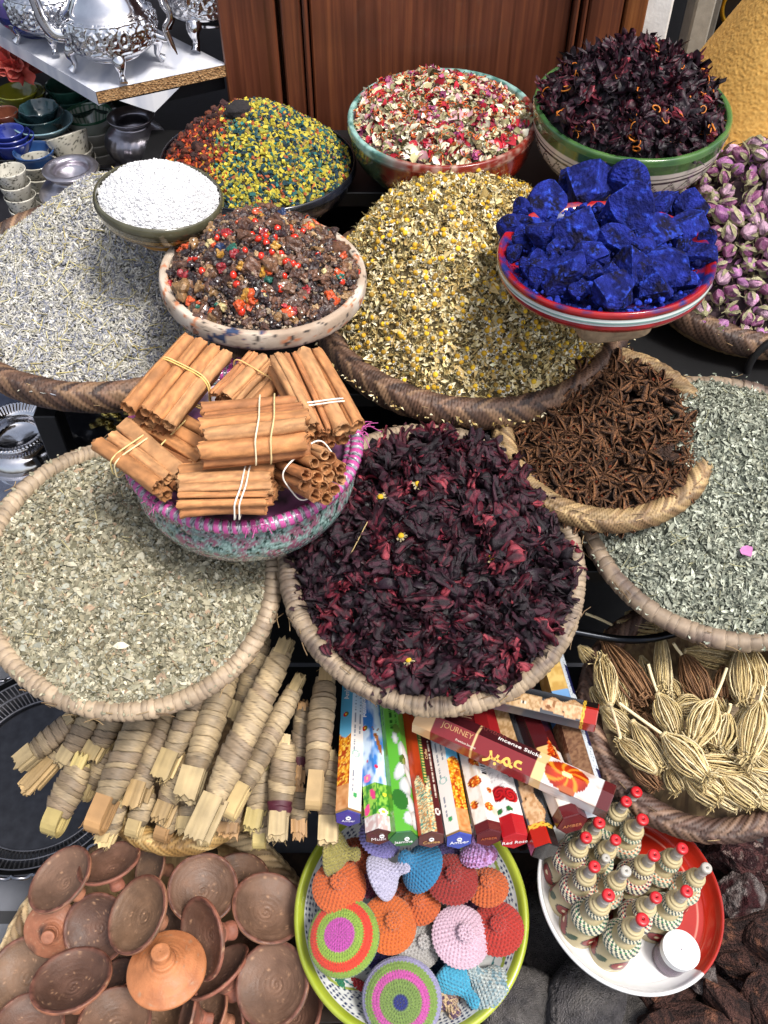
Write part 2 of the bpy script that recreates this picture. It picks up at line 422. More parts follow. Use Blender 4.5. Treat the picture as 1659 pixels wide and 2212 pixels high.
M_dark = vc('dark_petal', rough=.5, var=.35, vscale=260, bump=.5, bscale=420, bdist=.001, spec=.35)
M_wick = vc('wicker', rough=.6, var=.22, vscale=30, bump=.3, bscale=600, bdist=.0005)
M_silver = vc('silver', rough=.13, var=.06, bump=.1, bscale=90, metal=1.0, rvar=.06)
M_pewter = vc('pewter', rough=.28, var=.2, bump=.25, bscale=60, metal=.9)
M_bark = vc('cinnamon_bark', rough=.75, var=.18, vscale=90, bump=.5, bscale=500, bdist=.0008)
M_paper = vc('glossy_print', rough=.22, var=.02, bump=0, coat=.4)
M_yarn = vc('yarn', rough=.9, var=.12, vscale=300, bump=.3, bscale=900, bdist=.0005, sheen=.3)
M_stone = vc('stone', rough=.9, var=.3, vscale=40, bump=.9, bscale=130, bdist=.003)
M_blue = vc('indigo_pigment', rough=.95, var=.35, vscale=28, bump=.9, bscale=110, bdist=.003, spec=.2)
M_plast = vc('plastic', rough=.35, var=.04, bump=0)

gr = G().add([(-9, -9, 0), (9, -9, 0), (9, 12, 0), (-9, 12, 0)], [(0, 1, 2, 3)]).build('ground', M_ground); tag(gr, kind='structure')

# cabinet behind the stall
YC = 1.56
def cx(px, py=0): return PY(px, py, YC)[0]
cab = thing('wooden_cabinet', 'tall red brown wooden cabinet front with raised mouldings behind the bowls', 'cabinet', (0.08, YC, 0))
def cpart(name, x0, x1, y0, y1, z0=0.0, z1=2.1, m=None, bev=.003):
    g = box(x1 - x0, y1 - y0, z1 - z0, ((x0 + x1) / 2 - .08, (y0 + y1) / 2 - YC, (z0 + z1) / 2), bev=bev); return g.build(name, m or M_wood, cab, smooth=False)
x = [cx(a) for a in (466, 592, 604, 648, 662, 1238, 1252, 1262, 1272, 1350, 1356, 1404)]
cpart('stile', x[0], x[1], YC, YC + .05)
cpart('moulding', x[2], x[3], YC - .004, YC + .05); cpart('moulding', x[3] + .003, x[4], YC - .009, YC + .05)
cpart('panel', x[4] + .003, x[5], YC + .008, YC + .05)
cpart('moulding', x[5] + .003, x[6], YC - .009, YC + .05); cpart('moulding', x[7], x[8], YC - .004, YC + .05)
cpart('stile', x[8] + .003, x[9], YC, YC + .05)
cpart('side_board', x[10], x[11], YC + .004, YC + .4, m=M_edge)
cpart('backing', x[0] + .005, x[10] - .003, YC + .052, YC + .4, bev=.001)
# white post and doorway right of the cabinet
g = box(cx(1472) - cx(1406), .25, 2.2, (0, 0, 1.1), hx('e8e6e2') * .82, bev=.004)
tag(g.build('wall_post', M_dull, loc=((cx(1472) + cx(1406)) / 2, YC + .16, 0), smooth=False), 'white painted wall edge between the cabinet and the doorway', 'wall')
dw = thing('doorway', 'dark doorway with pale frame and gold curled grille behind the yellow cone', 'doorway', (cx(1500), 1.9, 0))
def PX(px, py, Y): return PY(px, py, Y)
a0, a1, a2 = PX(1474, 60, 1.9)[0], PX(1530, 60, 1.9)[0], PX(2100, 60, 1.9)[0]
ox = cx(1500)
box(a1 - a0 - .012, .06, 2.2, ((a0 + a1) / 2 - ox, 0, 1.1), hx('8f8a80'), bev=.004).build('door_frame', M_dull, dw, smooth=False)
box(.02, .04, 2.2, (a1 + .008 - ox, .03, 1.1), hx('5a564f'), bev=.003).build('door_frame', M_dull, dw, smooth=False)
box(a2 - a1, .04, 1.5, ((a1 + a2) / 2 - ox + .03, .12, 1.55), hx('0b0c12'), bev=.003).build('door_panel', M_plast, dw, smooth=False)
box(a2 - a1, .08, .78, ((a1 + a2) / 2 - ox + .03, .1, .39), hx('8b8780'), bev=.003).build('sill', M_dull, dw, smooth=False)
g = G(); q0 = PX(1590, 30, 2.0)
th = np.linspace(-.5, 4.2, 24)
tube(np.stack([.035 * np.cos(th), th * 0, .04 * np.sin(th) + .02], -1), .005, 6, hx('c79a2c'), g)
tube([(-.02, 0, -.02), (-.05, 0, -.05), (-.05, 0, -.09)], .006, 6, hx('c79a2c'), g)
g.build('grille', M_pewter, dw, loc=(q0[0] - ox, .09, q0[2]))

# black stand carrying the baskets
st = thing('display_stand', 'black stepped stand hidden under the baskets and bowls', 'stand', (0.1, 1.0, 0))
K = hx('0d0d0f')
for (x0, x1, y0, y1, z) in ((-.36, .62, .80, 1.03, .55), (-.52, .85, 1.03, 1.33, .68), (-.40, .52, 1.335, 1.54, .83)):
    box(x1 - x0, y1 - y0, .025, ((x0 + x1) / 2 - .1, (y0 + y1) / 2 - 1, z - .0125), K).build('shelf', M_black, st, smooth=False)
    box(x1 - x0 - .01, .02, z - .03, ((x0 + x1) / 2 - .1, y1 - .03 - 1, (z - .03) / 2), K).build('back_panel', M_black, st, smooth=False)
pst = PT(118, 930, 1.42)
for (lx, ly, lz) in ((pst[0], pst[1], .66), (.6, 1.06, .66), (-.3, .83, .53), (.55, .83, .53)):
    box(.035, .035, lz - .01, (lx - .1, ly - 1, lz / 2), K * 1.2).build('leg', M_black, st, smooth=False)
lt = thing('low_table', 'low black table under the incense boxes and bark basket', 'table', (0, .62, 0))
box(.92, .24, .02, (.13, .07, .27), K).build('tabletop', M_black, lt, smooth=False)
for lx in (-.30, .56):
    for ly in (-.03, .17): box(.03, .03, .258, (lx, ly, .13), K).build('leg', M_black, lt, smooth=False)
rd = smoothpath([PZ(1225, 1362, .50), PZ(1330, 1380, .49), PZ(1400, 1380, .50), PZ(1480, 1362, .50), PZ(1560, 1340, .52)], 20)
tube(rd, .006, 10, hx('24262a')).build('rod', M_pewter); tag(bpy.data.objects['rod'], 'thin black iron rod crossing above the dried umbel basket', 'rod')
g = box(.5, .012, .3, (0, 0, 0), hx('8d8b86'), bev=.002)
o = g.build('backboard', M_dull, loc=(.80, 1.12, .50), rot=(.1, 0, 0), smooth=False); tag(o, 'plain grey board in the shade below the rosebud basket', 'board')
th = np.arange(40) * 2 * np.pi / 40
o = tube(np.stack([.035 * np.cos(th), th * 0, .05 * np.sin(th)], -1), .006, 8, K * 1.5, closed=True).build('ring_handle', M_black, loc=tuple(PY(1668, 790, 1.08)))
tag(o, 'black metal ring at the right edge below the rosebud basket', 'ring')

# ================================================================= BASKETS
def rim_herring(R, rx, rz, cols, w=.0065, seed=1, slant=1.5, gap=.9, fold=1.05, amp=.0036, du=.0011):
    nu = int(2 * np.pi * R / du); nv = 34
    u = np.arange(nu) * 2 * np.pi / nu; v = np.arange(nv) * 2 * np.pi / nv
    U, Vv = np.meshgrid(u, v, indexing='ij'); s = U * R; L = 2 * np.pi * R; nst = round(L / w); ww = L / nst
    d = (Vv - fold + np.pi) % (2 * np.pi) - np.pi; side = d > 0; q = np.abs(d)
    rm = (rx + rz) / 2; wob = 0.12 * fbm(np.stack([s * 60, q * 2, side * 9.], -1), 2, seed)
    ph = (s - q * rm * slant) / ww + side * .5 + wob; idx = np.floor(ph); f = ph - idx; idx = idx % nst
    hgt = np.sqrt((1 - (2 * f - 1) ** 2).clip(0, 1)) * amp - amp * .9 * (q < .07)
    hgt += amp * .5 * (hash1(idx + side * 999, seed) - .5)
    r = 1 + 0.06 * fbm(np.stack([np.cos(U) * 3, np.sin(U) * 3, Vv * 0], -1), 3, seed)
    rr = R - rx + (rx * r + hgt) * np.cos(Vv); z = (rz * r + hgt) * np.sin(Vv)
    V = np.stack([rr * np.cos(U), rr * np.sin(U), z], -1)
    cols = np.asarray(cols); ci = (hash1(idx + side * 777, seed + 5) * len(cols)).astype(int).clip(0, len(cols) - 1)
    C = cols[ci] * (.75 + .5 * hash1(idx + side * 333, seed + 9))[..., None]
    st = fbm(np.stack([np.cos(U) * 4, np.sin(U) * 4, Vv], -1), 3, seed + 3); C = C * (1 + .35 * st)[..., None]
    C = C * np.where((f < .12) | (f > .9), .6, 1)[..., None]          # darker along the seams between strands
    return G().grid(V, C, wu=True, wv=True)
def rim_coil(R, rr0, cols, seed=1, wmin=.006, wmax=.016, rz=None, du=.0012):
    rz = rz or rr0; nu = int(2 * np.pi * R / du); nv = 24; r_ = np.random.default_rng(seed)
    b = np.cumsum(r_.uniform(wmin, wmax, 900)); L = 2 * np.pi * R; b = b[b < L - wmin]; b = np.r_[0, b, L + 1e-6]
    u = np.arange(nu) * 2 * np.pi / nu; v = np.arange(nv) * 2 * np.pi / nv; U, Vv = np.meshgrid(u, v, indexing='ij')
    s = (U * R + .0035 * np.sin(Vv) + .002 * fbm(np.stack([U * R * 60, Vv * 2, U * 0], -1), 2, seed)) % L
    i = np.searchsorted(b, s, 'right') - 1; f = (s - b[i]) / (b[i + 1] - b[i]); e = np.minimum(f, 1 - f) * (b[i + 1] - b[i])
    h = -.0018 * np.exp(-e / .0008) + .0016 * (hash1(i, seed) - .5) + .0008 * f
    k = 1 + .07 * fbm(np.stack([np.cos(U) * 4, np.sin(U) * 4, Vv * 0], -1), 3, seed)
    V = np.stack([(R - rr0 + (rr0 * k + h) * np.cos(Vv)) * np.cos(U), (R - rr0 + (rr0 * k + h) * np.cos(Vv)) * np.sin(U), (rz * k + h) * np.sin(Vv)], -1)
    cols = np.asarray(cols); st = .5 + 1.1 * fbm(np.stack([np.cos(U) * 2.2, np.sin(U) * 2.2, Vv * .4 + seed], -1), 4, seed + 1)
    t = (st * (len(cols) - 1)).clip(0, len(cols) - 1.001); j = t.astype(int); C = cols[j] * (1 - (t - j))[..., None] + cols[j + 1 if len(cols) > 1 else j] * (t - j)[..., None]
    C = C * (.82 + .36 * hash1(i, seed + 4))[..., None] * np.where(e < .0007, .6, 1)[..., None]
    C = C * (1 + .25 * fbm(np.stack([U * R * 300, Vv * 4, U * 0], -1), 3, seed + 8))[..., None]
    return G().grid(V, C, wu=True, wv=True)
def weave_body(R, h, cols, seed=1, rb=.72, w=.008, thick=.004):
    def dsp(T, K, Rr, Z, D):
        a = np.floor(T * R / w); bb = np.floor(D / (w * .6)); up = ((a + bb) % 2) * 2 - 1
        fa = (T * R / w) % 1; return .0009 * up * np.sin(fa * np.pi) ** .5, Z * 0
    def colr(T, K, Rr, Z, D):
        a = np.floor(T * R / w); bb = np.floor(D / (w * .6)); k = (hash1(a * 31 + bb * 7, seed) * len(cols)).astype(int).clip(0, len(cols) - 1)
        return np.asarray(cols)[k] * (.7 + .5 * hash1(a + bb * 91, seed + 2))[..., None]
    pr = smoothprof([(R - .012, -.002), (R - .016, -h * .4), (R * (rb + .12), -h * .85), (R * rb, -h), (R * .3, -h), (.001, -h)], 36)
    n = int(2 * np.pi * R / (w / 4)); n -= n % 2
    g = lathe(pr, n, colr, dsp); return g
def basket(label, M, R, h, rim, cols, seed, group=None, rb=.72):
    b = thing('basket', label, 'basket', M, group)
    weave_body(R, h, cols, seed, rb).build('body', M_wick, b); q = np.random.default_rng(seed * 3)
    for k in range(34):
        a = q.uniform(0, 6.283); el = q.uniform(-.4, 1.6); d = np.array([math.cos(a), math.sin(a), 0]); tg = np.array([-math.sin(a), math.cos(a), 0]) * q.choice([-1, 1]); p0 = d * (R - .013 + .0135 * math.cos(el)) + np.array([0, 0, .0165 * math.sin(el)]); L = q.uniform(.006, .020); o_ = d * math.cos(el) + np.array([0, 0, math.sin(el)])
        tube([p0, p0 + tg * L * .5 + o_ * L * .12, p0 + tg * L + o_ * L * q.uniform(.1, .5)], q.uniform(.0004, .0008), 4, cols[k % len(cols)] * 1.2, rim, caps=False)
    rim.build('rim', M_wick, b); return b
CB = hxs('4c372c', '5d4436', '6f5442', '3a2a24', '7d6149')
CT = hxs('8f7350', 'a3875e', '7d6244', 'b4976b')
CG = hxs('4c3d34', '766655', '99866e', '8c7a66', '5c4d45', 'a4917a')
Mlav = tilt((-.421, 1.185, .749), 4.5, 1.2, 40)
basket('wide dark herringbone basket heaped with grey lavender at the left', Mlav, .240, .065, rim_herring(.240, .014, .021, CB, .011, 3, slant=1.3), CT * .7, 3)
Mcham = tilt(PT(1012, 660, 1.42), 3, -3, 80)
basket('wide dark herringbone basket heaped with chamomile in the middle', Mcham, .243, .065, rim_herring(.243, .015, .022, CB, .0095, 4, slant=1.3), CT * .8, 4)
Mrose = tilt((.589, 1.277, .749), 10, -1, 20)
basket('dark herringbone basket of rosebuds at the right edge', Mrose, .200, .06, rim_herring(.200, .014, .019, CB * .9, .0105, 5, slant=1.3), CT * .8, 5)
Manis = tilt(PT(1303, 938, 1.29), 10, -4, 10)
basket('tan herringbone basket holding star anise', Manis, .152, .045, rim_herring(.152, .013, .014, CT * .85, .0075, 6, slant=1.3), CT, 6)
Mhib = tilt((.065, .739, .652), 17, 6.4, 0)
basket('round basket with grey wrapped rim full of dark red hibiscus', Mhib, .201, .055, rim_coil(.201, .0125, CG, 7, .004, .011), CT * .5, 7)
MhL = tilt((-.317, .711, .668), 19, 1.6, 30)
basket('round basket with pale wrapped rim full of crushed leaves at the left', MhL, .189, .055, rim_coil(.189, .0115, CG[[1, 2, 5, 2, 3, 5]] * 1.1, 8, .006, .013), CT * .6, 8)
MhR = tilt(PT(1569, 1090, 1.30), 15, -.4, 0)
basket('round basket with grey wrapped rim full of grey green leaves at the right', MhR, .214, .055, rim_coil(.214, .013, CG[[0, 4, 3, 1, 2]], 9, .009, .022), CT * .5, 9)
Mkh = tilt((.447, .640, .430), 12, -3, 0)
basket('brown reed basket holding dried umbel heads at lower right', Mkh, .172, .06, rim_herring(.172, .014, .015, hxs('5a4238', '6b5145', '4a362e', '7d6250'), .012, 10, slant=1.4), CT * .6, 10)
Mbk = tilt(PZ(400, 1650, .355), 6, 0, 15)
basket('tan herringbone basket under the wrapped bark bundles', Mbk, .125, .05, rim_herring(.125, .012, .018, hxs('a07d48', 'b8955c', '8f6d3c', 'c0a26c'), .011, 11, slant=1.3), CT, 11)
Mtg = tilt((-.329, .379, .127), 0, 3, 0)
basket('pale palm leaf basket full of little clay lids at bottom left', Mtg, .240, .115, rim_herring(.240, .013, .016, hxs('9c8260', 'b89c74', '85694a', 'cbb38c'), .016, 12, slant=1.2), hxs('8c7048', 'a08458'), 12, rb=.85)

# ================================================================= BOWLS AND DISHES
def bowl_prof(R, h, foot, t=.005, belly=.5, lip=.003, fh=.008):
    o = [(foot * .85, -h), (foot, -h), (foot * .96, -h + fh), (foot + (R - foot) * (.35 + belly * .3), -h + fh + (h - fh) * .28), (foot + (R - foot) * (.7 + belly * .25), -h * .42), (R - .001, -.012), (R, -.004), (R - .002, lip * .6), (R - t, lip * .4), (R - t * 1.3, -.01), (foot + (R - foot) * .72, -h * .45), (foot * .9, -h + fh + .006), (.001, -h + fh + .004)]
    return smoothprof(o, 300)
def ceramic(name, label, cat, M, prof, colfn, n=160, mat=None, disp=None, group=None):
    t = lathe(prof, n, colfn, disp).build(name, mat or M_glaze); t.matrix_world = M; return tag(t, label, cat, group)
def N3(T, R, Z, k, seed=0, o=4): return fbm(np.stack([np.cos(T) * R * k, np.sin(T) * R * k, Z * k], -1), o, seed)
def mixc(a, b, t): t = np.clip(t, 0, 1)[..., None]; return a * (1 - t) + b * t
# powder bowl: olive rim, amber body, incised zigzag
def c_powder(T, K, R, Z, D):
    a = mixc(hx('8a6a2c'), hx('b07d2a'), (-.035 - Z) * 40); a = mixc(a, hx('4c4a38'), (Z + .022) * 140)
    tri = np.abs(((T * 18 / (2 * np.pi)) % 1) - .5) * 2; zz = -.036 + .014 * tri
    ln = (np.abs(Z - zz) < .0012) | (np.abs(Z + .018) < .0011) | (np.abs(Z + .040) < .0011) | (np.abs(Z + .043) < .0008)
    outer = K < K.max() * .52
    a = np.where((ln & outer)[..., None], hx('241c10'), a); return a * (1 + .5 * N3(T, R, Z, 60))[..., None]
Mpw = tilt(PT(343, 421, 1.22), 1.5, 7) @ Matrix.Scale(.938, 4)
ceramic('bowl', 'small olive and amber glazed bowl with zigzag band holding white powder', 'bowl', Mpw, bowl_prof(.090, .068, .036), c_powder)
# deep green rimmed bowl
def c_green(T, K, R, Z, D):
    a = mixc(hx('cfc4b8'), hx('b79a90'), (-.07 - Z) * 60 + N3(T, R, Z, 30)); outer = K < K.max() * .52
    x = (T * 30 / (2 * np.pi)) % 1; tri = np.abs(x - .5) * 2; zz = -.058 + .018 * tri
    ln = np.abs(Z - zz) < .0016
    ln |= (np.abs((Z - zz) % .0075 - .003) < .0009) & (Z < zz) & (Z > -.058) & (x < .5)
    for z0, w_ in ((-.030, .0016), (-.035, .0008), (-.038, .0008), (-.061, .001), (-.064, .0008), (-.070, .0012)): ln |= np.abs(Z - z0) < w_
    a = np.where((ln & outer)[..., None], hx('2a2226'), a)
    gk = mixc(hx('4a6c38'), hx('2f5230'), .5 + N3(T, R, Z, 30) * 1.5)
    return mixc(a, gk, (Z + .022) * 900 + (1 - outer) * 5)
Mgb = tilt((.365, 1.343, .965), 5, .6)
ceramic('bowl', 'large green rimmed bowl with black zigzag band holding dried hibiscus', 'bowl', Mgb, bowl_prof(.145, .135, .05, t=.009, belly=.75, lip=.005), c_green, 360)
# teal and red glazed bowl
def c_floral(T, K, R, Z, D):
    n = N3(T, R, Z, 22, 2); n2 = N3(T, R, Z, 90, 3)
    side = np.clip((np.cos(T + .55) * .9 + n * .8) * 3 + .6, 0, 1)
    dk = mixc(hx('22281e'), hx('3a4a34'), .5 + n2 * 2); rd = mixc(hx('8c2618'), hx('5e140e'), .5 + n * 2)
    a = mixc(dk, rd, side); rim = mixc(hx('8fb5ae'), hx('3f6a62'), .5 + n2 * 2.4); rr = mixc(hx('7c2a20'), hx('b08f80'), .3 + n2 * 2)
    rim = mixc(rim, rr, side * (np.sin(T) < .35)); return mixc(a, rim, (Z + .012) * 200 + (K > K.max() * .52) * 3)
Mfl = tilt((.089, 1.389, .926), 3.2, -.8)
ceramic('bowl', 'teal and red glazed bowl holding pale mixed petals before the cabinet', 'bowl', Mfl, bowl_prof(.146, .12, .06, belly=.7, t=.009, lip=.006), c_floral, 200)
Mdy = tilt((-.197, 1.368, .868), 0, 2)
ceramic('bowl', 'black glazed bowl heaped with yellow and teal dyed chips', 'bowl', Mdy, bowl_prof(.154, .10, .06), lambda T, K, R, Z, D: mixc(hx('15161b'), hx('262a38'), .4 + 2 * N3(T, R, Z, 30)), 128)
# red and white rimmed plate for the blue pigment
def c_bplate(T, K, R, Z, D):
    n = N3(T, R, Z, 70, 5); red = mixc(hx('a01a1c'), hx('7e1418'), .5 + n * 2); wh = hx('c9d0cc')
    a = np.where(((Z < -.009) & (Z > -.0195) & (K < K.max() * .6) & (R > .12))[..., None], wh, red); a = np.where(((Z < -.0130) & (Z > -.0148) & (K < K.max() * .6) & (R > .12))[..., None], hx('6f8f88'), a)
    a = np.where((Z < -.036)[..., None], hx('8c4a34'), a)
    return mixc(a, hx('1f2c70'), (n * 3 - .05 + (R < .122) * 1.4) * (((Z > -.004) & (K > K.max() * .5)) | (K > K.max() * .7)))
Mbl = tilt(PT(1308, 546, 1.16), -3, -2)
ceramic('plate', 'red and white rimmed dish carrying blue pigment stones', 'plate', Mbl, [(a_ * .925, b_) for a_, b_ in smoothprof([(.04, -.055), (.06, -.054), (.11, -.042), (.132, -.034), (.1415, -.026), (.1425, -.0205), (.1415, -.018), (.145, -.015), (.1445, -.010), (.146, -.006), (.1455, -.002), (.143, 0), (.136, -.003), (.12, -.014), (.07, -.026), (.001, -.03)], 260)], c_bplate, 200)
# plaster dish
def c_plaster(T, K, R, Z, D):
    n = N3(T, R, Z, 26, 8); n2 = N3(T, R, Z, 110, 9)
    a = mixc(hx('c9bdae'), hx('a8937f'), .35 + n * 1.6); a = mixc(a, hx('b4704a'), (n2 - .22) * 9 * (N3(T, R, Z, 9, 4) > .05)); 
    a = mixc(a, hx('2f4060'), (n2 - .24) * 12 * ((np.cos(T + 1.75) > .93))); return mixc(a, hx('3a3430'), (N3(T, R, Z, 200, 12) - .27) * 14)
Mre = tilt((-.156, 1.023, .899), 0.6, 3.4)
ceramic('bowl', 'chalky white footed dish holding brown resin and red seeds', 'bowl', Mre, smoothprof([(.05, -.062), (.062, -.060), (.060, -.045), (.08, -.034), (.118, -.026), (.131, -.022), (.134, -.012), (.133, 0), (.129, .003), (.122, .001), (.115, -.014), (.06, -.028), (.001, -.03)], 110), c_plaster, 200, M_dull)
# pitted pink and teal bowl with a wrapped liner, holding the cinnamon
def c_pit(T, K, R, Z, D):
    n = N3(T, R, Z, 90, 2); n2 = N3(T, R, Z, 260, 6); n3_ = N3(T, R, Z, 500, 16)
    a = mixc(hx('66807a'), hx('8a5468'), .45 + n * 3); a = mixc(a, hx('8fa8a2'), (n3_ - .05) * 5)
    return mixc(a, hx('123028'), (n2 - .13) * 14)
Mci = tilt((-.167, .787, .827), 1.1, 3)
def d_pit(T, K, R, Z, D): n2 = N3(T, R, Z, 260, 6); return -.0012 * np.clip((n2 - .12) * 8, 0, 1), 0 * Z
t = thing('bowl', 'pitted pink and teal bowl with pink wrapped rim holding cinnamon bundles', 'bowl', Mci)
lathe(smoothprof([(.06, -.105), (.085, -.104), (.118, -.085), (.134, -.055), (.132, -.03), (.128, -.012), (.120, -.012), (.122, -.03), (.11, -.07), (.001, -.085)], 110), 620, c_pit, d_pit).build('glazed_bowl', M_glaze, t)
def rim_wrap(R, rr, seed=3):
    nu, nv = 900, 16; u = np.arange(nu) * 2 * np.pi / nu; v = np.arange(nv) * 2 * np.pi / nv; U, Vv = np.meshgrid(u, v, indexing='ij')
    ph = U * R / .0105 + .12 * np.sin(Vv) ; ph = ph * round(2 * np.pi * R / .0105) / (2 * np.pi * R / .0105); f = ph % 1; i = np.floor(ph)
    pk = f < (.42 + .2 * hash1(i, seed)); h = np.where(pk, .0011, 0) + .0005 * np.sin(f * 40)
    C = np.where(pk[..., None], hx('b44c8c'), mixc(hx('3a3540'), hx('b0aeb8'), .5 + 2 * fbm(np.stack([U * 150, Vv * 3, U * 0], -1), 2, 5)))
    V = np.stack([(R - rr + (rr + h) * np.cos(Vv)) * np.cos(U), (R - rr + (rr + h) * np.cos(Vv)) * np.sin(U), (rr + h) * np.sin(Vv)], -1)
    return G().grid(V, C, wu=True, wv=True)
rim_wrap(.142, .007).build('wrapped_rim', M_paper, t)
g = G(); G.merge(g, rim_wrap(.133, .006, 5), M=Matrix.Translation((0, 0, -.008))); g.build('wrapped_rim', M_paper, t)
lathe([(.128, -.012), (.10, -.03), (.05, -.038), (.001, -.04)], 90, lambda T, K, R, Z, D: mixc(hx('2c2630'), hx('7c4a70'), .4 + 3 * N3(T, R, Z, 60, 5)), sub=8).build('liner', M_plast, t)
for k, (ang, sp) in enumerate([(-1.33, .012), (-2.25, .01), (.1, .014)]):
    g = G()
    for j in range(14):
        a = ang + rng.normal() * .05; r0 = .140; p0 = np.array([r0 * math.cos(a), r0 * math.sin(a), .006]); d = rng.normal(size=3) * sp * .5 + np.array([math.cos(a), math.sin(a), 0]) * sp * .6
        tube([p0, p0 + d * .5 + [0, 0, .004], p0 + d], .0005, 4, hx('b84c90'), g, caps=False)
    g.build('knot', M_yarn, t)
# stone block under the blue dish
V, F = rock(4, 5, 4, .02, 3, depth=(.9, .97)); V = np.sign(V) * np.abs(V) ** .45 * .62; V = V * np.array([.078, .055, .040]); V = V + .001 * fbm(V * 300, 3, 3)[:, None]
bp_ = Mbl @ Vector((.0, 0, 0)); pb = PT(1332, 682, 1.16)
o = G().add(V, F, hx('a38a6c') * np.ones((len(V), 3)) * (1 + .5 * fbm(V * 200, 3, 4))[:, None]).build('stone_block', M_stone, loc=(pb[0], pb[1] + .02, pb[2] - .012), rot=(0, -.05, .12)); tag(o, 'rough tan stone block propping up the dish of blue stones', 'block')

# yellow spice cone
def cone_g():
    nu, nv = 640, 360; u = np.arange(nu) * 2 * np.pi / nu; v = np.linspace(0, 1, nv); U, Vv = np.meshgrid(u, v, indexing='ij')
    r = .255 * (1 - Vv) ** .92 + .002; z = .46 * Vv; n = fbm(np.stack([np.cos(U) * r * 330, np.sin(U) * r * 330, z * 330], -1), 3, 3)
    r = r + .0013 * n + .003 * fbm(np.stack([np.cos(U) * r * 8, np.sin(U) * r * 8, z * 8], -1), 2, 7)
    C = mixc(hx('c08e42'), hx('d8aa5a'), .5 + n * 1.2); return G().grid(np.stack([r * np.cos(U), r * np.sin(U), z], -1), C, wu=True)
pc = PT(1715, 330, 1.6)
o = cone_g().build('spice_cone', M_dull, loc=(pc[0], pc[1] + .04, pc[2] - .02)); tag(o, 'tall smooth cone of golden yellow ground spice', 'spice cone')
tag(lathe([(.001, 0), (.29, 0), (.30, .02), (.285, .02), (.27, .008), (.001, .008)], 80, CT[0] * .6, sub=3).build('tray', M_wick, loc=(pc[0], pc[1] + .04, pc[2] - .034)), 'round tray carrying the cone of yellow spice', 'tray')
tag(box(.6, .5, .02, col=K).build('shelf', M_black, loc=(pc[0] + .05, pc[1] + .08, pc[2] - .045), smooth=False), 'black shelf under the yellow spice cone', 'shelf')
# ================================================================= HEAPS OF LOOSE GOODS (uncountable: stuff)
def heap_obj(name, label, H, g, mat, basecol, drop=.004, cat='heap', stuff=True):
    G.merge(g, H.base(basecol, drop)); o = g.build(name, mat, smooth=name not in ('dyed_chips', 'resin_granules')); o.matrix_world = H.M
    return tag(o, label, cat, kind='stuff' if stuff else None)
# lavender
Hlav = Heap(Mlav, .222, .165, 1.4, (0, 0), 0, .012, 14, 3)
A = np.array(Mlav)[:3, :3].T @ np.array([.05, .11, 0]); Hlav.off = (A[0], A[1])
P, N = Hlav.pts(30000, (-.001, .003)); g = G()
T_ = [spindle(.00125, .0043, 4, 4, .15, [.5, 1.1, .95, .35]) for _ in range(2)] + [spindle(.0009, .0048, 4, 3, .3, [.5, 1, .5])]
n = len(P); scatter(g, T_, P, frames(N, .4), rng.uniform(.85, 1.4, n), pick(hxs('b8b6ae', '9e9d9c', '90919a', 'bfbcb0', 'a8a59c', '7a7d88', 'cecac2', '9a978a'), n, jit=.12))
P, N = Hlav.pts(420, (-.003, 0)); scatter(g, [spindle(.0007, .014, 4, 4, .15, [1, 1, 1, 1])], P, frames(N, .15), rng.uniform(.5, 1.3, len(P)), pick(hxs('b9ad76', 'a89a68', 'c6bd90'), len(P)))
P, N = Hlav.spill(700); scatter(g, T_, P, frames(N, .2), rng.uniform(.85, 1.3, 700), pick(hxs('b0ae9e', '96958f', '868892'), 700))
heap_obj('lavender', 'heap of dried grey lavender buds in the wide basket at left', Hlav, g, M_dry, hx('5a584c'))
# left crushed leaves
HhL = Heap(MhL, .175, .035, 2, (0, 0), .002, .012, 16, 5); g = G()
LT = [leaf(rng.uniform(.4, .6), 1, rng.uniform(-.4, .5), 3, rng.uniform(-.9, .9), rng.uniform(-.5, .7)) for _ in range(7)]
P, N = HhL.pts(30000, (-.0015, .003)); n = len(P)
scatter(g, LT, P, frames(N, .42), rng.gamma(5, .00062, n)[:, None] * np.ones(3), pick(hxs('8c8872', 'a19a82', '787460', 'b8b29c', '888068', '98988a', '5c5844', 'a08870'), n, [3, 3, 3, 2.2, 2, 2, 1.6, .6], .16))
P, N = HhL.pts(260, (-.003, 0)); scatter(g, [spindle(.0006, .012, 4, 5, .4, [1] * 5)], P, frames(N, .2), rng.uniform(.4, 1.4, len(P)), pick(hxs('b3a980', '8d7f5c', '75664a'), len(P)))
P, N = HhL.spill(500, 1.06, .012); scatter(g, LT, P, frames(N, .25), rng.uniform(.0018, .004, 500), pick(hxs('8c8872', 'a19a82', '787460'), 500))
heap_obj('dried_leaves', 'heap of crushed pale olive dried leaves in left wrapped rim basket', HhL, g, M_dry, hx('5a583e'))
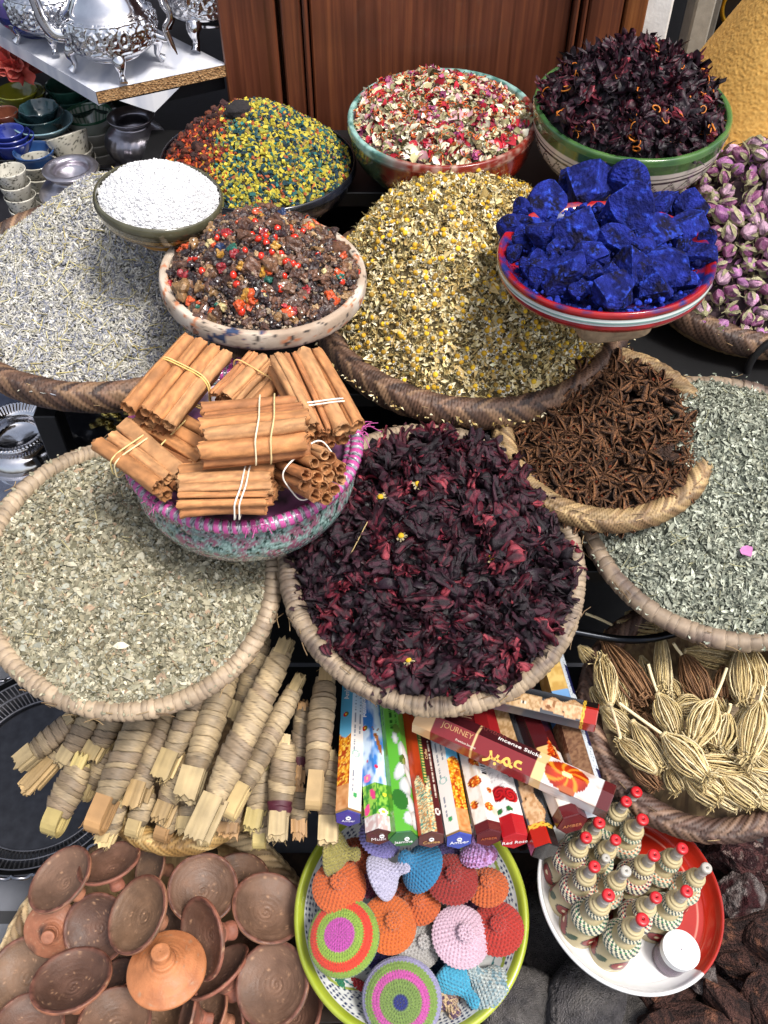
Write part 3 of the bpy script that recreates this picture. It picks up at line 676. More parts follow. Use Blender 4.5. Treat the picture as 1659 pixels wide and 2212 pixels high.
# right leaves
HhR = Heap(MhR, .204, .09, 2.0, (0, .11), .002, .014, 14, 6); g = G()
LT2 = [leaf(rng.uniform(.26, .4), 1, rng.uniform(-.6, .8), 4, rng.uniform(-1.2, 1.2), rng.uniform(-.2, .9)) for _ in range(7)]
P, N = HhR.pts(26000, (-.0015, .004)); n = len(P)
scatter(g, LT2, P, frames(N, .42), rng.gamma(6, .00065, n)[:, None] * np.ones(3), pick(hxs('949888', 'aaae9e', '757a6c', 'bec2b0', '5c6154', '9e9f8c', '808274'), n, [3, 3, 3, 2, 2, 2, 2], .13))
P, N = HhR.pts(160, (-.003, 0)); scatter(g, [spindle(.0006, .012, 4, 5, .4, [1] * 5)], P, frames(N, .2), rng.uniform(.4, 1.2, len(P)), pick(hxs('a8a480', '8d8c6c'), len(P)))
P, N = HhR.spill(400, 1.06, .013); scatter(g, LT2, P, frames(N, .25), rng.uniform(.002, .004, 400), pick(hxs('8d9284', 'a3a898', '737a6a'), 400))
heap_obj('dried_leaves', 'heap of narrow grey green dried leaves in right wrapped rim basket', HhR, g, M_dry, hx('42463a'))
# chamomile
Hch = Heap(Mcham, .231, .180, 2.1, (0, 0), 0, .016, 14, 8)
A = np.array(Mcham)[:3, :3].T @ np.array([-.04, .08, 0]); Hch.off = (A[0], A[1]); g = G()
ch_c = hxs('dac68c', 'c8ac70', 'e2d4a8', 'a48a4c', 'ece0bc', '6e5830', '98804a')
P, N = Hch.pts(17500, (-.002, .006)); n = len(P)
scatter(g, [leaf(.45, 1, rng.uniform(-.6, .9), 2, rng.uniform(-1, 1), rng.uniform(-.3, .9)) for _ in range(6)], P, frames(N, .8), rng.gamma(6, .00066, n)[:, None] * np.ones(3), pick(ch_c, n, [4, 4, 4, 2, 3, 1, 2], .15))
P, N = Hch.pts(3500, (-.004, .002)); n = len(P)
scatter(g, [spindle(.00045, .008, 3, 5, .7, [1] * 5), spindle(.0005, .006, 3, 5, -.6, [1] * 5)], P, frames(N, .6), rng.uniform(.5, 1.5, n), pick(hxs('8c7c4a', 'a39560', '5e5234', 'b8ac78'), n))
Vb, Fb, _ = blob(4, 1, .12); Vb = Vb * np.array([1, 1, .75])
P, N = Hch.pts(1250, (-.003, .002)); n = len(P); sc_ = rng.uniform(.0018, .0042, n)
Rm = frames(N, .45); scatter(g, [(Vb, Fb, None)], P + N * .001, Rm, sc_, pick(hxs('cca01c', 'b88e20', 'dcb42c', '94742a'), n))
pet = []                                                   # ring of shrivelled petals under each yellow head
for k in range(9):
    a = k * 2 * math.pi / 9; c_, s_ = math.cos(a), math.sin(a); w = .30
    pet.append(np.array([(c_ * .7 - s_ * w, s_ * .7 + c_ * w, -.3), (c_ * .7 + s_ * w, s_ * .7 - c_ * w, -.3), (c_ * 1.7 + s_ * w, s_ * 1.7 - c_ * w, -1.1 + .5 * (k % 3)), (c_ * 1.75 - s_ * w, s_ * 1.75 + c_ * w, -1.0 + .4 * (k % 2))]))
scatter(g, [(np.vstack(pet), np.arange(36).reshape(9, 4), None)], P, Rm, sc_, pick(hxs('d8d0b4', 'c4b890', 'e6e0cc'), n))
P, N = Hch.spill(900, 1.1, .016); scatter(g, [leaf(.45, 1, .5, 2, .5, .5), leaf(.4, 1, -.5, 2, -.9, .2)], P, frames(N, .5), rng.uniform(.002, .0045, 900), pick(ch_c, 900))
heap_obj('chamomile', 'heap of dried chamomile heads with yellow centres in middle basket', Hch, g, M_dry, hx('4f4326'), .006)
# white powder crumbs
Hpw = Heap(Mpw, .083, .038, 2.2, (0, 0), -.003, .006, 40, 9); g = G()
P, N = Hpw.pts(15000, (-.0004, .0012)); n = len(P)
scatter(g, [blob(k, 1, .45) for k in range(4)], P, frames(N, .8), rng.gamma(2.6, .00034, n)[:, None] * np.array([1.2, 1, .8]), pick(hxs('e4e4e6', 'f0f0f0', 'dadade'), n, jit=.03) * .78)
heap_obj('white_powder', 'heap of lumpy bright white powder in the small glazed bowl', Hpw, g, M_dull, hx('e6e6e8') * .78, .0008)
# dyed chips
Hdy = Heap(Mdy, .143, .09, 1.7, (0, 0), -.004, .01, 18, 10); g = G()
P, N = Hdy.pts(7500, (-.001, .004)); n = len(P); CH = [chunk() for _ in range(4)]
s = np.stack([rng.uniform(.002, .0056, n), rng.uniform(.0016, .0026, n), rng.uniform(.0013, .0022, n)], 1)
left = (P[:, 0] * 1.0 - P[:, 1] * .25 + rng.normal(size=n) * .016) < -.035
cA = pick(hxs('a89c30', 'b8a83c', '84883a', '1c4248', '142a34', '23605c', 'a0502c', '8c7434'), n, [5, 3.5, 2.5, 3.5, 3.5, 1.8, 1.2, 1.2], .12); cB = pick(hxs('7a2416', 'a33c18', 'c0601e', '4a1a14', '2c1612', 'b8902c', '3a4030', '5c2a1c'), n, [3, 3, 2, 3, 2, .8, .5, 3], .15)
scatter(g, CH, P, frames(N, .7), s, np.where(left[:, None], cB, cA))
P, N = Hdy.pts(420, (-.003, .001)); l_ = (P[:, 0] - .25 * P[:, 1] < -.05); P = P[l_]; N = N[l_]; n = len(P)
scatter(g, [blob(k, 2, .5) for k in range(4)], P, frames(N, .5), rng.uniform(.003, .008, n), pick(hxs('2e1612', '45241a', '5c2a14', '3a1c1c'), n))
heap_obj('dyed_chips', 'heap of yellow, teal and orange dyed chips with resin at left', Hdy, g, M_dry, hx('2c2818'))
V, F, _ = blob(31, 3, .3); V = V * (1 + .2 * fbm(V * 4, 3, 4))[:, None] * np.array([.026, .014, .012]); q = Hdy.M @ Vector(Hdy.hit(520, 238))
tag(G().add(V, F, hx('201c1e')).build('resin_lump', M_stone, loc=q, rot=(.2, .1, .3)), 'black crusty resin lump on top of the dyed chips', 'resin lump')
# petals mix
def ringlet(r=1, w=.22, n=9, op=5.2):
    a = np.linspace(0, op, n); V = []
    for k, t in enumerate(a):
        c_, s_ = math.cos(t), math.sin(t); z = .5 * math.sin(t * 1.3) * .4
        V += [(c_ * (r - w), s_ * (r - w) * .7, z), (c_ * (r + w), s_ * (r + w) * .7, z + .15), (c_ * r, s_ * r * .7, z + w * 1.6)]
    F = []
    for k in range(n - 1):
        for j in range(3): F.append((k * 3 + j, k * 3 + 3 + j, k * 3 + 3 + (j + 1) % 3, k * 3 + (j + 1) % 3))
    return np.array(V), np.array(F), None
Hfl = Heap(Mfl, .136, .040, 2, (0, 0), -.004, .016, 22, 11); g = G()
P, N = Hfl.pts(4200, (-.004, .004)); n = len(P)
scatter(g, [leaf(rng.uniform(.4, .75), 1, rng.uniform(-.8, 1), 4, rng.uniform(-1.2, 1.2), rng.uniform(-.3, .9)) for _ in range(8)], P, frames(N, .6), rng.gamma(7, .0008, n)[:, None] * np.ones(3), pick(hxs('c9bf9c', 'a8a078', 'e0dac2', '8f8a62', 'c89aa0', '6a5a3c', 'a81c2c', 'b05078', 'b8602c'), n, [4, 3, 4, 2, 2, 1.5, 2, 1, 1], .15))
P, N = Hfl.pts(260, (-.006, -.002)); n = len(P); scatter(g, [ringlet()], P, frames(N, .5), rng.uniform(.0035, .006, n), pick(hxs('b8561c', 'c8682a'), n))
P, N = Hfl.pts(60, (-.004, 0)); n = len(P)
for p_, n_ in zip(P, N):                                    # crumpled red and pink petal clumps
    m = 14; c0 = pick(hxs('9c1428', 'b01a34', 'a8507c', '8c1c34'), 1)[0]
    scatter(g, [leaf(.8, 1, rng.uniform(-1, 1), 3, 1, .9) for _ in range(3)], p_ + rng.normal(size=(m, 3)) * .003, frames(np.tile(n_, (m, 1)), 1), rng.uniform(.003, .005, m), np.tile(c0, (m, 1)) * rng.uniform(.7, 1.2, (m, 1)))
heap_obj('mixed_petals', 'heap of cream, red and pink dried petals with orange curls', Hfl, g, M_dry, hx('5c4c34'), .008)
# resin granules
Hre = Heap(Mre, .122, .078, 1.5, (0, 0), -.004, .014, 22, 12); g = G()
M_res = vc('resin', rough=.4, var=.4, vscale=300, bump=1.0, bscale=420, bdist=.001, coat=.4)
P, N = Hre.pts(1500, (-.002, .006)); n = len(P); BL = [blob(k + 40, 2, .6) for k in range(6)]
scatter(g, BL, P, frames(N, 1), rng.gamma(5, .00094, n)[:, None] * np.array([1.1, .95, .85]), pick(hxs('4c342a', '604232', '342422', '6e4e38', '846440', '2c2022', '987c5a'), n, [4, 4, 3, 2, 1.4, 3, .7], .2))
P, N = Hre.pts(3600, (-.003, .004)); n = len(P); scatter(g, [blob(k + 60, 1, .5) for k in range(4)], P, frames(N, 1), rng.gamma(4, .0004, n)[:, None] * np.ones(3), pick(hxs('5a463a', '38292a', '7c6450', '241c1e', '9a8870'), n, jit=.2))
P, N = Hre.pts(95, (-.004, .0)); n = len(P); scatter(g, BL, P, frames(N, 1), rng.uniform(.0030, .0078, n), pick(hxs('b8481c', 'a87a2c', '1c5a4c', '14284c', '8c1c24', 'b0a070'), n, [4, 3, 1, .6, 1.4, 1]))
heap_obj('resin_granules', 'heap of sticky dark brown resin granules in the chalky dish', Hre, g, M_res, hx('1e1512'), .006)
# red and black seeds, one object each
V, F, _ = blob(3, 2, .03); V = V * np.array([1.15, .9, .9]); Cs = np.where((V[:, 0] > .75)[:, None], hx('140c0c'), hx('c22a12'))
seed0 = G().add(V, F, Cs).mesh('red_seed'); seed0.materials.append(M_glaze)
sp = [(470, 505), (470, 517), (488, 512), (552, 483), (545, 510), (600, 497), (636, 517), (655, 503), (648, 498), (663, 494), (681, 497), (558, 520), (575, 515), (593, 516), (565, 556), (438, 590), (424, 561), (412, 568), (415, 563), (505, 598), (512, 618), (588, 548), (608, 552), (617, 570), (632, 574), (622, 566), (643, 578), (615, 600), (606, 628), (523, 677), (686, 553), (719, 537), (772, 592), (738, 612), (576, 528), (530, 545)]
for k, (a, b) in enumerate(sp):
    q = Hre.M @ Vector(Hre.hit(a, b)); o = bpy.data.objects.new('red_seed', seed0); COL.objects.link(o); o.location = q + Vector((0, -.001, .003))
    o.rotation_euler = rng.uniform(0, 6, 3); o.scale = [rng.uniform(.0040, .0052)] * 3; tag(o, 'glossy red seed with black tip on the dark resin', 'seed', 'red seeds scattered on the resin')

V, F, _ = leaf(.7, 1, .5, 4, .6, .4); q = HhR.world(HhR.hit(1608, 1196)); tag(G().add(V * .011, F, hx('b070a0')).build('pink_petal', M_dry, loc=q + [0, -.002, .006], rot=(.2, .1, .6)), 'single pink petal lying on the grey green leaves', 'petal')
# ================================================================= CINNAMON BUNDLES
def axis_frame(p0, p1, up=(0, 0, 1), roll=0.0):
    p0, p1 = np.array(p0, float), np.array(p1, float); x = p1 - p0; L = np.linalg.norm(x); x /= L
    u = np.array(up, float); z = u - x * (u @ x); z /= np.linalg.norm(z); y = np.cross(z, x)
    y2 = y * math.cos(roll) + z * math.sin(roll); z2 = np.cross(x, y2)
    return mat4(np.stack([x, y2, z2], 1), (p0 + p1) / 2), L
def quill(L, r, seed, double=False):
    q = np.random.default_rng(seed); m = 26
    if double:
        a = np.linspace(-1, 1, m); th = np.abs(a) * 4.6 ; rr = r * .56 * (1.0 - .5 * np.abs(a)); cx_ = np.sign(a) * r * .5
        X = cx_ + np.sign(a) * -np.sin(th + .0) * rr * -1; Y = -np.cos(th) * rr
    else:
        th = np.linspace(0, 2 * np.pi * q.uniform(1.15, 1.6), m) + q.uniform(0, 6); rr = r * np.interp(np.linspace(0, 1, m), [0, .25, 1], [.45, .9, 1.0]); X = np.cos(th) * rr; Y = np.sin(th) * rr
    c = np.stack([X, Y], 1); t = np.gradient(c, axis=0); t /= np.linalg.norm(t, axis=1)[:, None]; nn = np.stack([-t[:, 1], t[:, 0]], 1)
    th_ = .0007; loop = np.vstack([c + nn * th_, (c - nn * th_)[::-1]]); k = 18; xs = np.linspace(-L / 2, L / 2, k)
    V = np.zeros((k, 2 * m, 3)); bend = q.normal() * .0015; bz = q.normal() * .001; sc = 1 + .06 * q.normal(size=k).cumsum() * .3
    for i, x in enumerate(xs):
        s = sc[i] * (1 + (.08 * q.normal() if i in (0, k - 1) else 0)); V[i, :, 1:] = loop * s; V[i, :, 0] = x + (q.normal(size=2 * m) * .0012 if i in (0, k - 1) else 0)
        V[i, :, 1] += bend * (4 * (x / L) ** 2 - 1); V[i, :, 2] += bz * (4 * (x / L) ** 2 - 1)
    nz = fbm(np.stack([V[..., 0] * 60, V[..., 1] * 700, V[..., 2] * 700], -1), 4, seed)
    V[..., 1:] *= (1 + .022 * nz)[..., None]
    base = pick(hxs('a8683a', 'b07242', '9c5c32', 'b87c4c'), 1, jit=.05)[0]
    base = np.array([hx('ad7749'), hx('b8875a'), hx('9c653c'), hx('a56e44')])[q.integers(4)] * q.uniform(.85, 1.15)
    C = mixc(base * .70, base * 1.25, .5 + nz * 1.8); g = G().grid(V, C, wv=True)
    for i in (0, k - 1):
        F = [(j, j + 1, 2 * m - 2 - j, 2 * m - 1 - j) for j in range(m - 1)]
        g.add(V[i], F, base * .8)
    return g
def bundle(label, p0, p1, rows, r=.0082, bands=((.0, 'e8dcc0'), ), roll=0, seed=0, end=False):
    M, L = axis_frame(p0, p1, roll=roll); t = thing('cinnamon_bundle', label, 'cinnamon bundle', M, 'bundles of cinnamon sticks')
    q = np.random.default_rng(seed + 100); z = 0; ymx = max(rows) * r; hh = len(rows) * r * 1.75
    for ri, k in enumerate(rows):
        y0 = -(k - 1) * r * .98 + q.normal() * r * .1
        for j in range(k):
            rr = r * q.uniform(.82, 1.12); g = quill(L * q.uniform(.9, 1.04), rr, seed * 37 + ri * 10 + j, (not end) and q.random() < .22)
            o = g.build('cinnamon_stick', M_bark, t, loc=(q.normal() * .002, y0 + j * 2 * r * .98, (len(rows) - 1 - 2 * ri) * r * .86 + q.normal() * .0008), rot=(q.uniform(0, 6.28) if end else q.uniform(-.6, .6) + (0 if q.random() < .5 else 3.14), q.normal() * .01, q.normal() * .02))
    for (f, c) in bands:
        a = np.linspace(0, 2 * np.pi, 48, endpoint=False); ca, sa = np.cos(a), np.sin(a); e = .5
        P = np.stack([f * L + .004 * sa + .003 * ca * (1 if f > 0 else -1), np.sign(ca) * np.abs(ca) ** e * (ymx + .0016), np.sign(sa) * np.abs(sa) ** e * (hh / 2 + r * .24)], 1)
        tube(P, .00095, 6, hx(c), closed=True).build('rubber_band', M_dull, t)
    return t
def Z3(x, y, z): return PZ(x, y, z)
bundle('cinnamon bundle with yellow band, tilted up at upper left of the bowl', Z3(325, 915, .875), Z3(452, 765, .885), [4, 3, 2], .0088, ((.05, 'd8b86a'), (.075, 'dcc07c')), .15, 1)
bundle('cinnamon bundle with cream band sticking out over the left rim of the bowl', Z3(247, 952, .862), Z3(368, 1050, .862), [3, 2], .0088, ((-.2, 'dcc888'), (-.13, 'e0d0a0')), 0, 2)
bundle('topmost cinnamon bundle lying level with two pale bands in the middle', Z3(436, 938, .905), Z3(664, 918, .905), [4, 5, 4], .0088, ((.03, 'e8dcb8'), (.17, 'd8c08c')), -.25, 3)
bundle('frontmost cinnamon bundle lying level on the pink rim with two white bands', Z3(388, 1062, .868), Z3(588, 1058, .868), [4, 4], .0088, ((.16, 'eee8dc'), (.21, 'e8e0d0')), -.2, 4)
bundle('upright cinnamon bundle with white band at upper right of the bowl', Z3(634, 782, .905), Z3(716, 945, .885), [4, 4, 3], .0086, ((.18, 'eee8dc'), (.215, 'e8e0d0')), -.2, 5)
bundle('cinnamon bundle showing its round hollow ends at the right of the bowl', Z3(600, 985, .835), Z3(702, 1030, .882), [3, 4, 4, 3], .0072, ((.22, 'eee8dc'), ), .3, 6, True)
bundle('cinnamon bundle with yellow band behind the topmost one', Z3(500, 880, .878), Z3(590, 792, .885), [4, 3], .0088, ((.1, 'd8b070'), ), .1, 7)
bundle('shaded cinnamon bundle lying lowest beneath the left ones', Z3(300, 915, .845), Z3(446, 1000, .842), [4, 3], .0088, ((.0, 'dcc888'), ), .1, 8)
bundle('cinnamon bundle half hidden under the frontmost and topmost bundles', Z3(420, 990, .842), Z3(610, 1020, .842), [5, 4], .0085, ((.0, 'dcc888'), ), .1, 9)

# ================================================================= BARK BUNDLES
def bark(p0, p1, r, seed, label, kind=0, tint=1.0, purple=False):
    """p0: lower (cut) end, p1: upper end"""
    M, L = axis_frame(p0, p1); t = thing('bark_bundle', label, 'bark bundle', M, 'wrapped bundles of bark strips'); q = np.random.default_rng(seed)
    e0 = L * q.uniform(.13, .22) if kind != 2 else L * .55; w = L - e0 - L * q.uniform(.03, .1)
    nu, nv = 150, 28; s = np.linspace(0, w, nu); a = np.arange(nv) * 2 * np.pi / nv; Sg, A = np.meshgrid(s, a, indexing='ij')
    b = np.r_[0, np.cumsum(q.uniform(.006, .017, 60))]; sl = Sg + .006 * np.sin(A + q.uniform(0, 6)) + .002 * fbm(np.stack([Sg * 80, np.cos(A) * 2, np.sin(A) * 2], -1), 3, seed)
    i = np.searchsorted(b, sl.clip(1e-5), 'right') - 1; f = (sl - b[i]) / (b[i + 1] - b[i])
    env = (1 - .25 * np.abs(Sg / w * 2 - 1) ** 3); rad = r * env * (.93 + .12 * f + .10 * (hash1(i, seed) - .5)) * (1 + .06 * fbm(np.stack([Sg * 30, np.cos(A) * 1.3, np.sin(A) * 1.3], -1), 3, seed + 1))
    fib = fbm(np.stack([Sg * 900, np.cos(A) * 3, np.sin(A) * 3], -1), 3, seed + 2); rad = rad + fib * .0003
    V = np.stack([Sg - L / 2 + e0, rad * np.cos(A) * 1.05, rad * np.sin(A) * .9], -1)
    wc = hxs('8f7d62', '998668', '82705a', '77664f', 'a08c6c'); cc = wc[(hash1(i, seed + 3) * 5).astype(int).clip(0, 4)] * tint
    C = cc * (1 + .55 * fib)[..., None] * np.where((f < .06) | (f > .96), .45, 1)[..., None] * (1 + .4 * fbm(np.stack([Sg * 25, np.cos(A), np.sin(A)], -1), 3, seed + 6))[..., None]
    if purple: C = mixc(C, hx('4a1626'), 5 * (1 - np.abs(Sg / w - .12) * 12) * (np.sin(A) > -.2))
    g = G().grid(V, C, wv=True)
    for e in (0, nu - 1): g.add(np.vstack([V[e].mean(0)[None], V[e]]), [(0, 1 + (k + 1) % nv, 1 + k) for k in range(nv)], wc[3])
    g.build('wrapping', M_wick, t)
    wood = hxs('ac9064', 'bca474', 'a47e52', 'a8946e', 'b8a468')[q.integers(5)]
    def slats(x0, x1, n, wd, name, loop=False):
        g = G(); h = r * 1.35 / n
        if loop:                                             # strips folded back on themselves
            for k in range(5):
                rr = r * (.82 - .14 * k) * q.uniform(.93, 1.05); oy = q.normal() * r * .08; th = np.linspace(-math.pi / 2, math.pi / 2, 9)
                P = [(x0 + abs(x1 - x0) * 1.0, 0, -rr)] + [(x0 + rr * .8 - math.cos(u) * rr * 1.1, 0, rr * math.sin(u)) for u in th] + [(x0 + abs(x1 - x0), 0, rr)]
                P = np.array(P); m = len(P); tt = np.gradient(P, axis=0); tt /= np.linalg.norm(tt, axis=1)[:, None]; nn = np.stack([-tt[:, 2], tt[:, 1] * 0, tt[:, 0]], 1) * .0009
                sec = [(-1, -1), (1, -1), (1, 1), (-1, 1)]; V = np.stack([P + nn * b_ + np.array([0, a_ * wd * .32 + oy, 0]) for a_, b_ in sec], 1)
                cl = wood * q.uniform(.7, 1.1); C = np.tile(cl, (m, 4, 1)) * q.uniform(.8, 1.1, (m, 1, 1)); g.grid(V, C, wv=True)
        else:
            for k in range(n):
                nx, ny = 8, 9; x_ = np.linspace(x0, x1, nx); y_ = np.linspace(-wd / 2, wd / 2, ny) * q.uniform(.6, 1.0) + q.normal() * wd * .05; X, Y = np.meshgrid(x_, y_, indexing='ij'); X = X.copy()
                jag = q.normal(size=ny) * .0022 + q.normal() * .0045; X[0] += jag
                Zc = -r * .62 + k * h + .0012 * np.cos(Y / wd * 3) * r / .017 + .0006 * fbm(np.stack([X * 30, Y * 1500, X * 0 + k], -1), 2, seed)
                cl = wood * q.uniform(.68, 1.15); st_ = 1 + .5 * fbm(np.stack([X * 20, Y * 1400, X * 0 + k * 3.1], -1), 3, seed + 5)
                top = np.stack([X, Y, Zc + h * .8], -1); bot = np.stack([X, Y, Zc], -1); loopv = np.concatenate([top, bot[:, ::-1]], 1)
                C = np.concatenate([cl * st_[..., None], cl * .8 * st_[:, ::-1, None]], 1); g.grid(loopv, C, wv=True)
                F = [(j, j + 1, 2 * ny - 2 - j, 2 * ny - 1 - j) for j in range(ny - 1)]
                for e in (0, nx - 1): g.add(loopv[e], F, cl * .8)
        for k in range(7):
            p = np.array([x0, q.uniform(-.4, .4) * wd, q.uniform(-.5, .5) * r]); tube([p + [.004, 0, 0], p - [.002, 0, 0], p - [q.uniform(.004, .009), q.normal() * .003, q.normal() * .003]], .00035, 3, wood * .9, g, caps=False)
        g.build(name, M_wick, t, smooth=False)
    slats(-L / 2, -L / 2 + e0 + .006, 5, r * 1.75, 'wood_strips', kind == 1)
    if kind != 2: 
        x1 = -L / 2 + e0 + w
        g_ = q; slats(L / 2, x1 - .006, 4, r * 1.2, 'wood_strips')
    return t
BK = [  # lower (zx, zy), upper (zx, zy), width, z lower, z upper, end kind, label
 ((95, 640), (330, 440), 90, .40, .44, 0, 'stubby bark bundle poking out furthest left under the leaf basket'),
 ((275, 645), (400, 430), 96, .41, .45, 0, 'second bark bundle from the left with a blunt pale end'),
 ((130, 735), (290, 560), 95, .37, .39, 2, 'mostly bare pale wood pack lowest at the far left'),
 ((395, 620), (520, 400), 90, .42, .46, 0, 'third bark bundle from the left with orange tinted strips'),
 ((360, 790), (470, 560), 84, .37, .40, 1, 'bark bundle with folded loops beneath the third from the left'),
 ((215, 935), (350, 640), 118, .40, .42, 1, 'leftmost bark bundle of the front row with a wide looped end'),
 ((405, 925), (640, 390), 122, .44, .48, 1, 'long dark banded bark bundle left of centre with grey looped end'),
 ((580, 815), (740, 370), 104, .42, .46, 0, 'bark bundle with broad pale end just left of centre'),
 ((695, 710), (890, 270), 100, .45, .49, 0, 'bark bundle with splintered yellow strips under the basket rim'),
 ((805, 800), (1020, 120), 118, .45, .50, 0, 'long straight bark bundle in the centre with square cut end'),
 ((690, 880), (800, 620), 96, .40, .43, 0, 'low bark bundle with bright yellow end below the centre'),
 ((850, 960), (1240, 120), 122, .47, .53, 0, 'biggest bark bundle lying on top of the others across the middle'),
 ((1030, 470), (1140, 80), 100, .44, .50, 0, 'bark bundle rising at the back with bare pale tip'),
 ((990, 870), (1300, 270), 92, .44, .50, 1, 'slim bark bundle right of the biggest one'),
 ((1285, 720), (1310, 380), 74, .42, .46, 0, 'thin bark bundle stained purple between two thicker ones'),
 ((1200, 970), (1230, 540), 108, .42, .45, 0, 'bark bundle with straight pinkish end at right of centre'),
 ((1090, 920), (1150, 640), 94, .39, .42, 0, 'short bark bundle with curled pale end behind the pinkish one'),
 ((1350, 830), (1410, 230), 108, .45, .50, 1, 'upright bark bundle beside the incense boxes with square hollow end'),
 ((1415, 985), (1430, 590), 104, .41, .43, 0, 'grey bark bundle lowest at the right above the lime bowl'),
 ((800, 940), (830, 720), 84, .385, .40, 0, 'short grey bark bundle in the lower row at the centre'),
 ((575, 950), (640, 760), 90, .38, .40, 1, 'curled bark bundle resting on the basket rim at left'),
 ((700, 970), (760, 800), 90, .37, .39, 1, 'frayed curled bark bundle at the middle of the basket rim'),
 ((985, 950), (1010, 760), 100, .38, .40, 0, 'short split bark bundle in the lower row right of the centre'),
 ((1290, 950), (1290, 740), 80, .39, .41, 0, 'pale bark bundle half hidden right of the pinkish one'),
 ((450, 985), (520, 800), 84, .375, .40, 0, 'frayed bark bundle hanging over the basket edge at left'),
 ((880, 990), (900, 800), 80, .37, .39, 1, 'little curled bark piece under the biggest bundle'),
 ((1120, 1000), (1130, 820), 84, .37, .39, 1, 'dark curled bark piece at the right end of the basket rim'),
]
for k, (a, b, w, z0, z1, kd, lb) in enumerate(BK):
    p0 = PZ(a[0] / 2, 1327 + a[1] / 2, z0); p1 = PZ(b[0] / 2, 1327 + b[1] / 2, z1); r = w / 4 * np.linalg.norm(p0 - CAM) / FPX * .98
    bark(p0, p1, r, 200 + k, lb, kd, 1.0 if k != 6 else .8, purple='purple' in lb or 'pinkish end at' in lb)

# ================================================================= INCENSE BOXES
def text_mesh(body, size, font_scale=1.0, shear=0, bold=0.0):
    c = bpy.data.curves.new('t', 'FONT'); c.body = body; c.size = size; c.align_x = 'CENTER'; c.align_y = 'CENTER'; c.shear = shear; c.offset = bold; c.resolution_u = 3; c.extrude = .0001
    o = bpy.data.objects.new('t', c); COL.objects.link(o); dg = bpy.context.evaluated_depsgraph_get()
    m = bpy.data.meshes.new_from_object(o.evaluated_get(dg)); bpy.data.objects.remove(o); bpy.data.curves.remove(c); return m
def lettering(body, size, col, parent, M, name='lettering', bold=0.0, shear=0):
    m = text_mesh(body, size, shear=shear, bold=bold); m.name = name
    a = m.attributes.new('col', 'FLOAT_COLOR', 'POINT'); a.data.foreach_set('color', np.tile([*hx(col), 1], len(m.vertices)).astype(np.float32))
    m.materials.clear(); m.materials.append(M_paper); o = bpy.data.objects.new(name, m); COL.objects.link(o); o.parent = parent; o.matrix_local = M; return o
def ell(u, v, cu, cv, ru, rv, rot=0):
    x, y = (u - cu), (v - cv) * LV; c, s = math.cos(rot), math.sin(rot); X, Y = x * c + y * s, -x * s + y * c
    return (X / ru) ** 2 + (Y / rv) ** 2
LV = 12.5        # box length in face widths
def put(C, m, c): return np.where(np.asarray(m)[..., None], c, C)
def blobs(C, u, v, spec):
    for cu, cv, ru, rv, rot, c in spec: C = put(C, ell(u, v, cu, cv, ru, rv, rot) < 1, hx(c))
    return C
def amberstone(u, v, c0='e0901c', c1='a83c10', c2='f4c850', k=5, seed=0):
    n = fbm(np.stack([u * k, v * LV * k * .6, u * 0 + seed], -1), 3, seed); n2 = noise(np.stack([u * k * 2, v * LV * k * 1.5, u * 0 + seed], -1), seed + 4)
    return mixc(mixc(hx(c1), hx(c0), .5 + n * 3), hx(c2), (n2 - .35) * 5)
# u: 0..6 counted round the hexagon (the two or three upper faces are 1, 2, 3), v: 0 at the lower end .. 1
def art_amber_pt(u, v, alt=0):
    C = np.ones(u.shape + (3,)) * hx('5fb4dc'); C = mixc(C, hx('a8d4ea'), (.55 - v) * 3)
    C = np.where((v < .50 + .03 * np.sin(u * 3))[..., None], amberstone(u, v, seed=2), C)
    C = np.where((v < .16)[..., None], mixc(hx('d8a06a'), hx('b8743c'), .5 + fbm(np.stack([u * 3, v * 40, u * 0], -1), 2, 3)), C)
    wf = (u >= 2) if not alt else (u < 2); wv = np.ones(u.shape + (3,)) * hx('e8e0d8'); wv = mixc(wv, hx('bcd4e6'), (v - .55) * 6)
    uu = (u % 1); C = np.where(wf[..., None], wv, C)
    ln = wf & (((np.abs(uu - .3) < .05) & (v > .38) & (v < .95)) | ((np.abs(uu - .55) < .03) & (v > .5) & (v < .9)) | ((np.abs(uu - .7) < .03) & (v > .5) & (v < .9)) | ((np.abs(uu - .3) < .03) & (v > .12) & (v < .26))) & (hash1(np.floor(v * 150), 5) > .28)
    C = put(C, ln, hx('5a6a80')); C = put(C, wf & (np.abs(ell(uu, v, .45, .36, .26, .26) - 1) < .35), hx('7ab0a8')); C = put(C, wf & (ell(uu, v, .5, .10, .16, .2) < 1), hx('3f9a5a'))
    return put(C, v < .012, hx('8a6a40'))
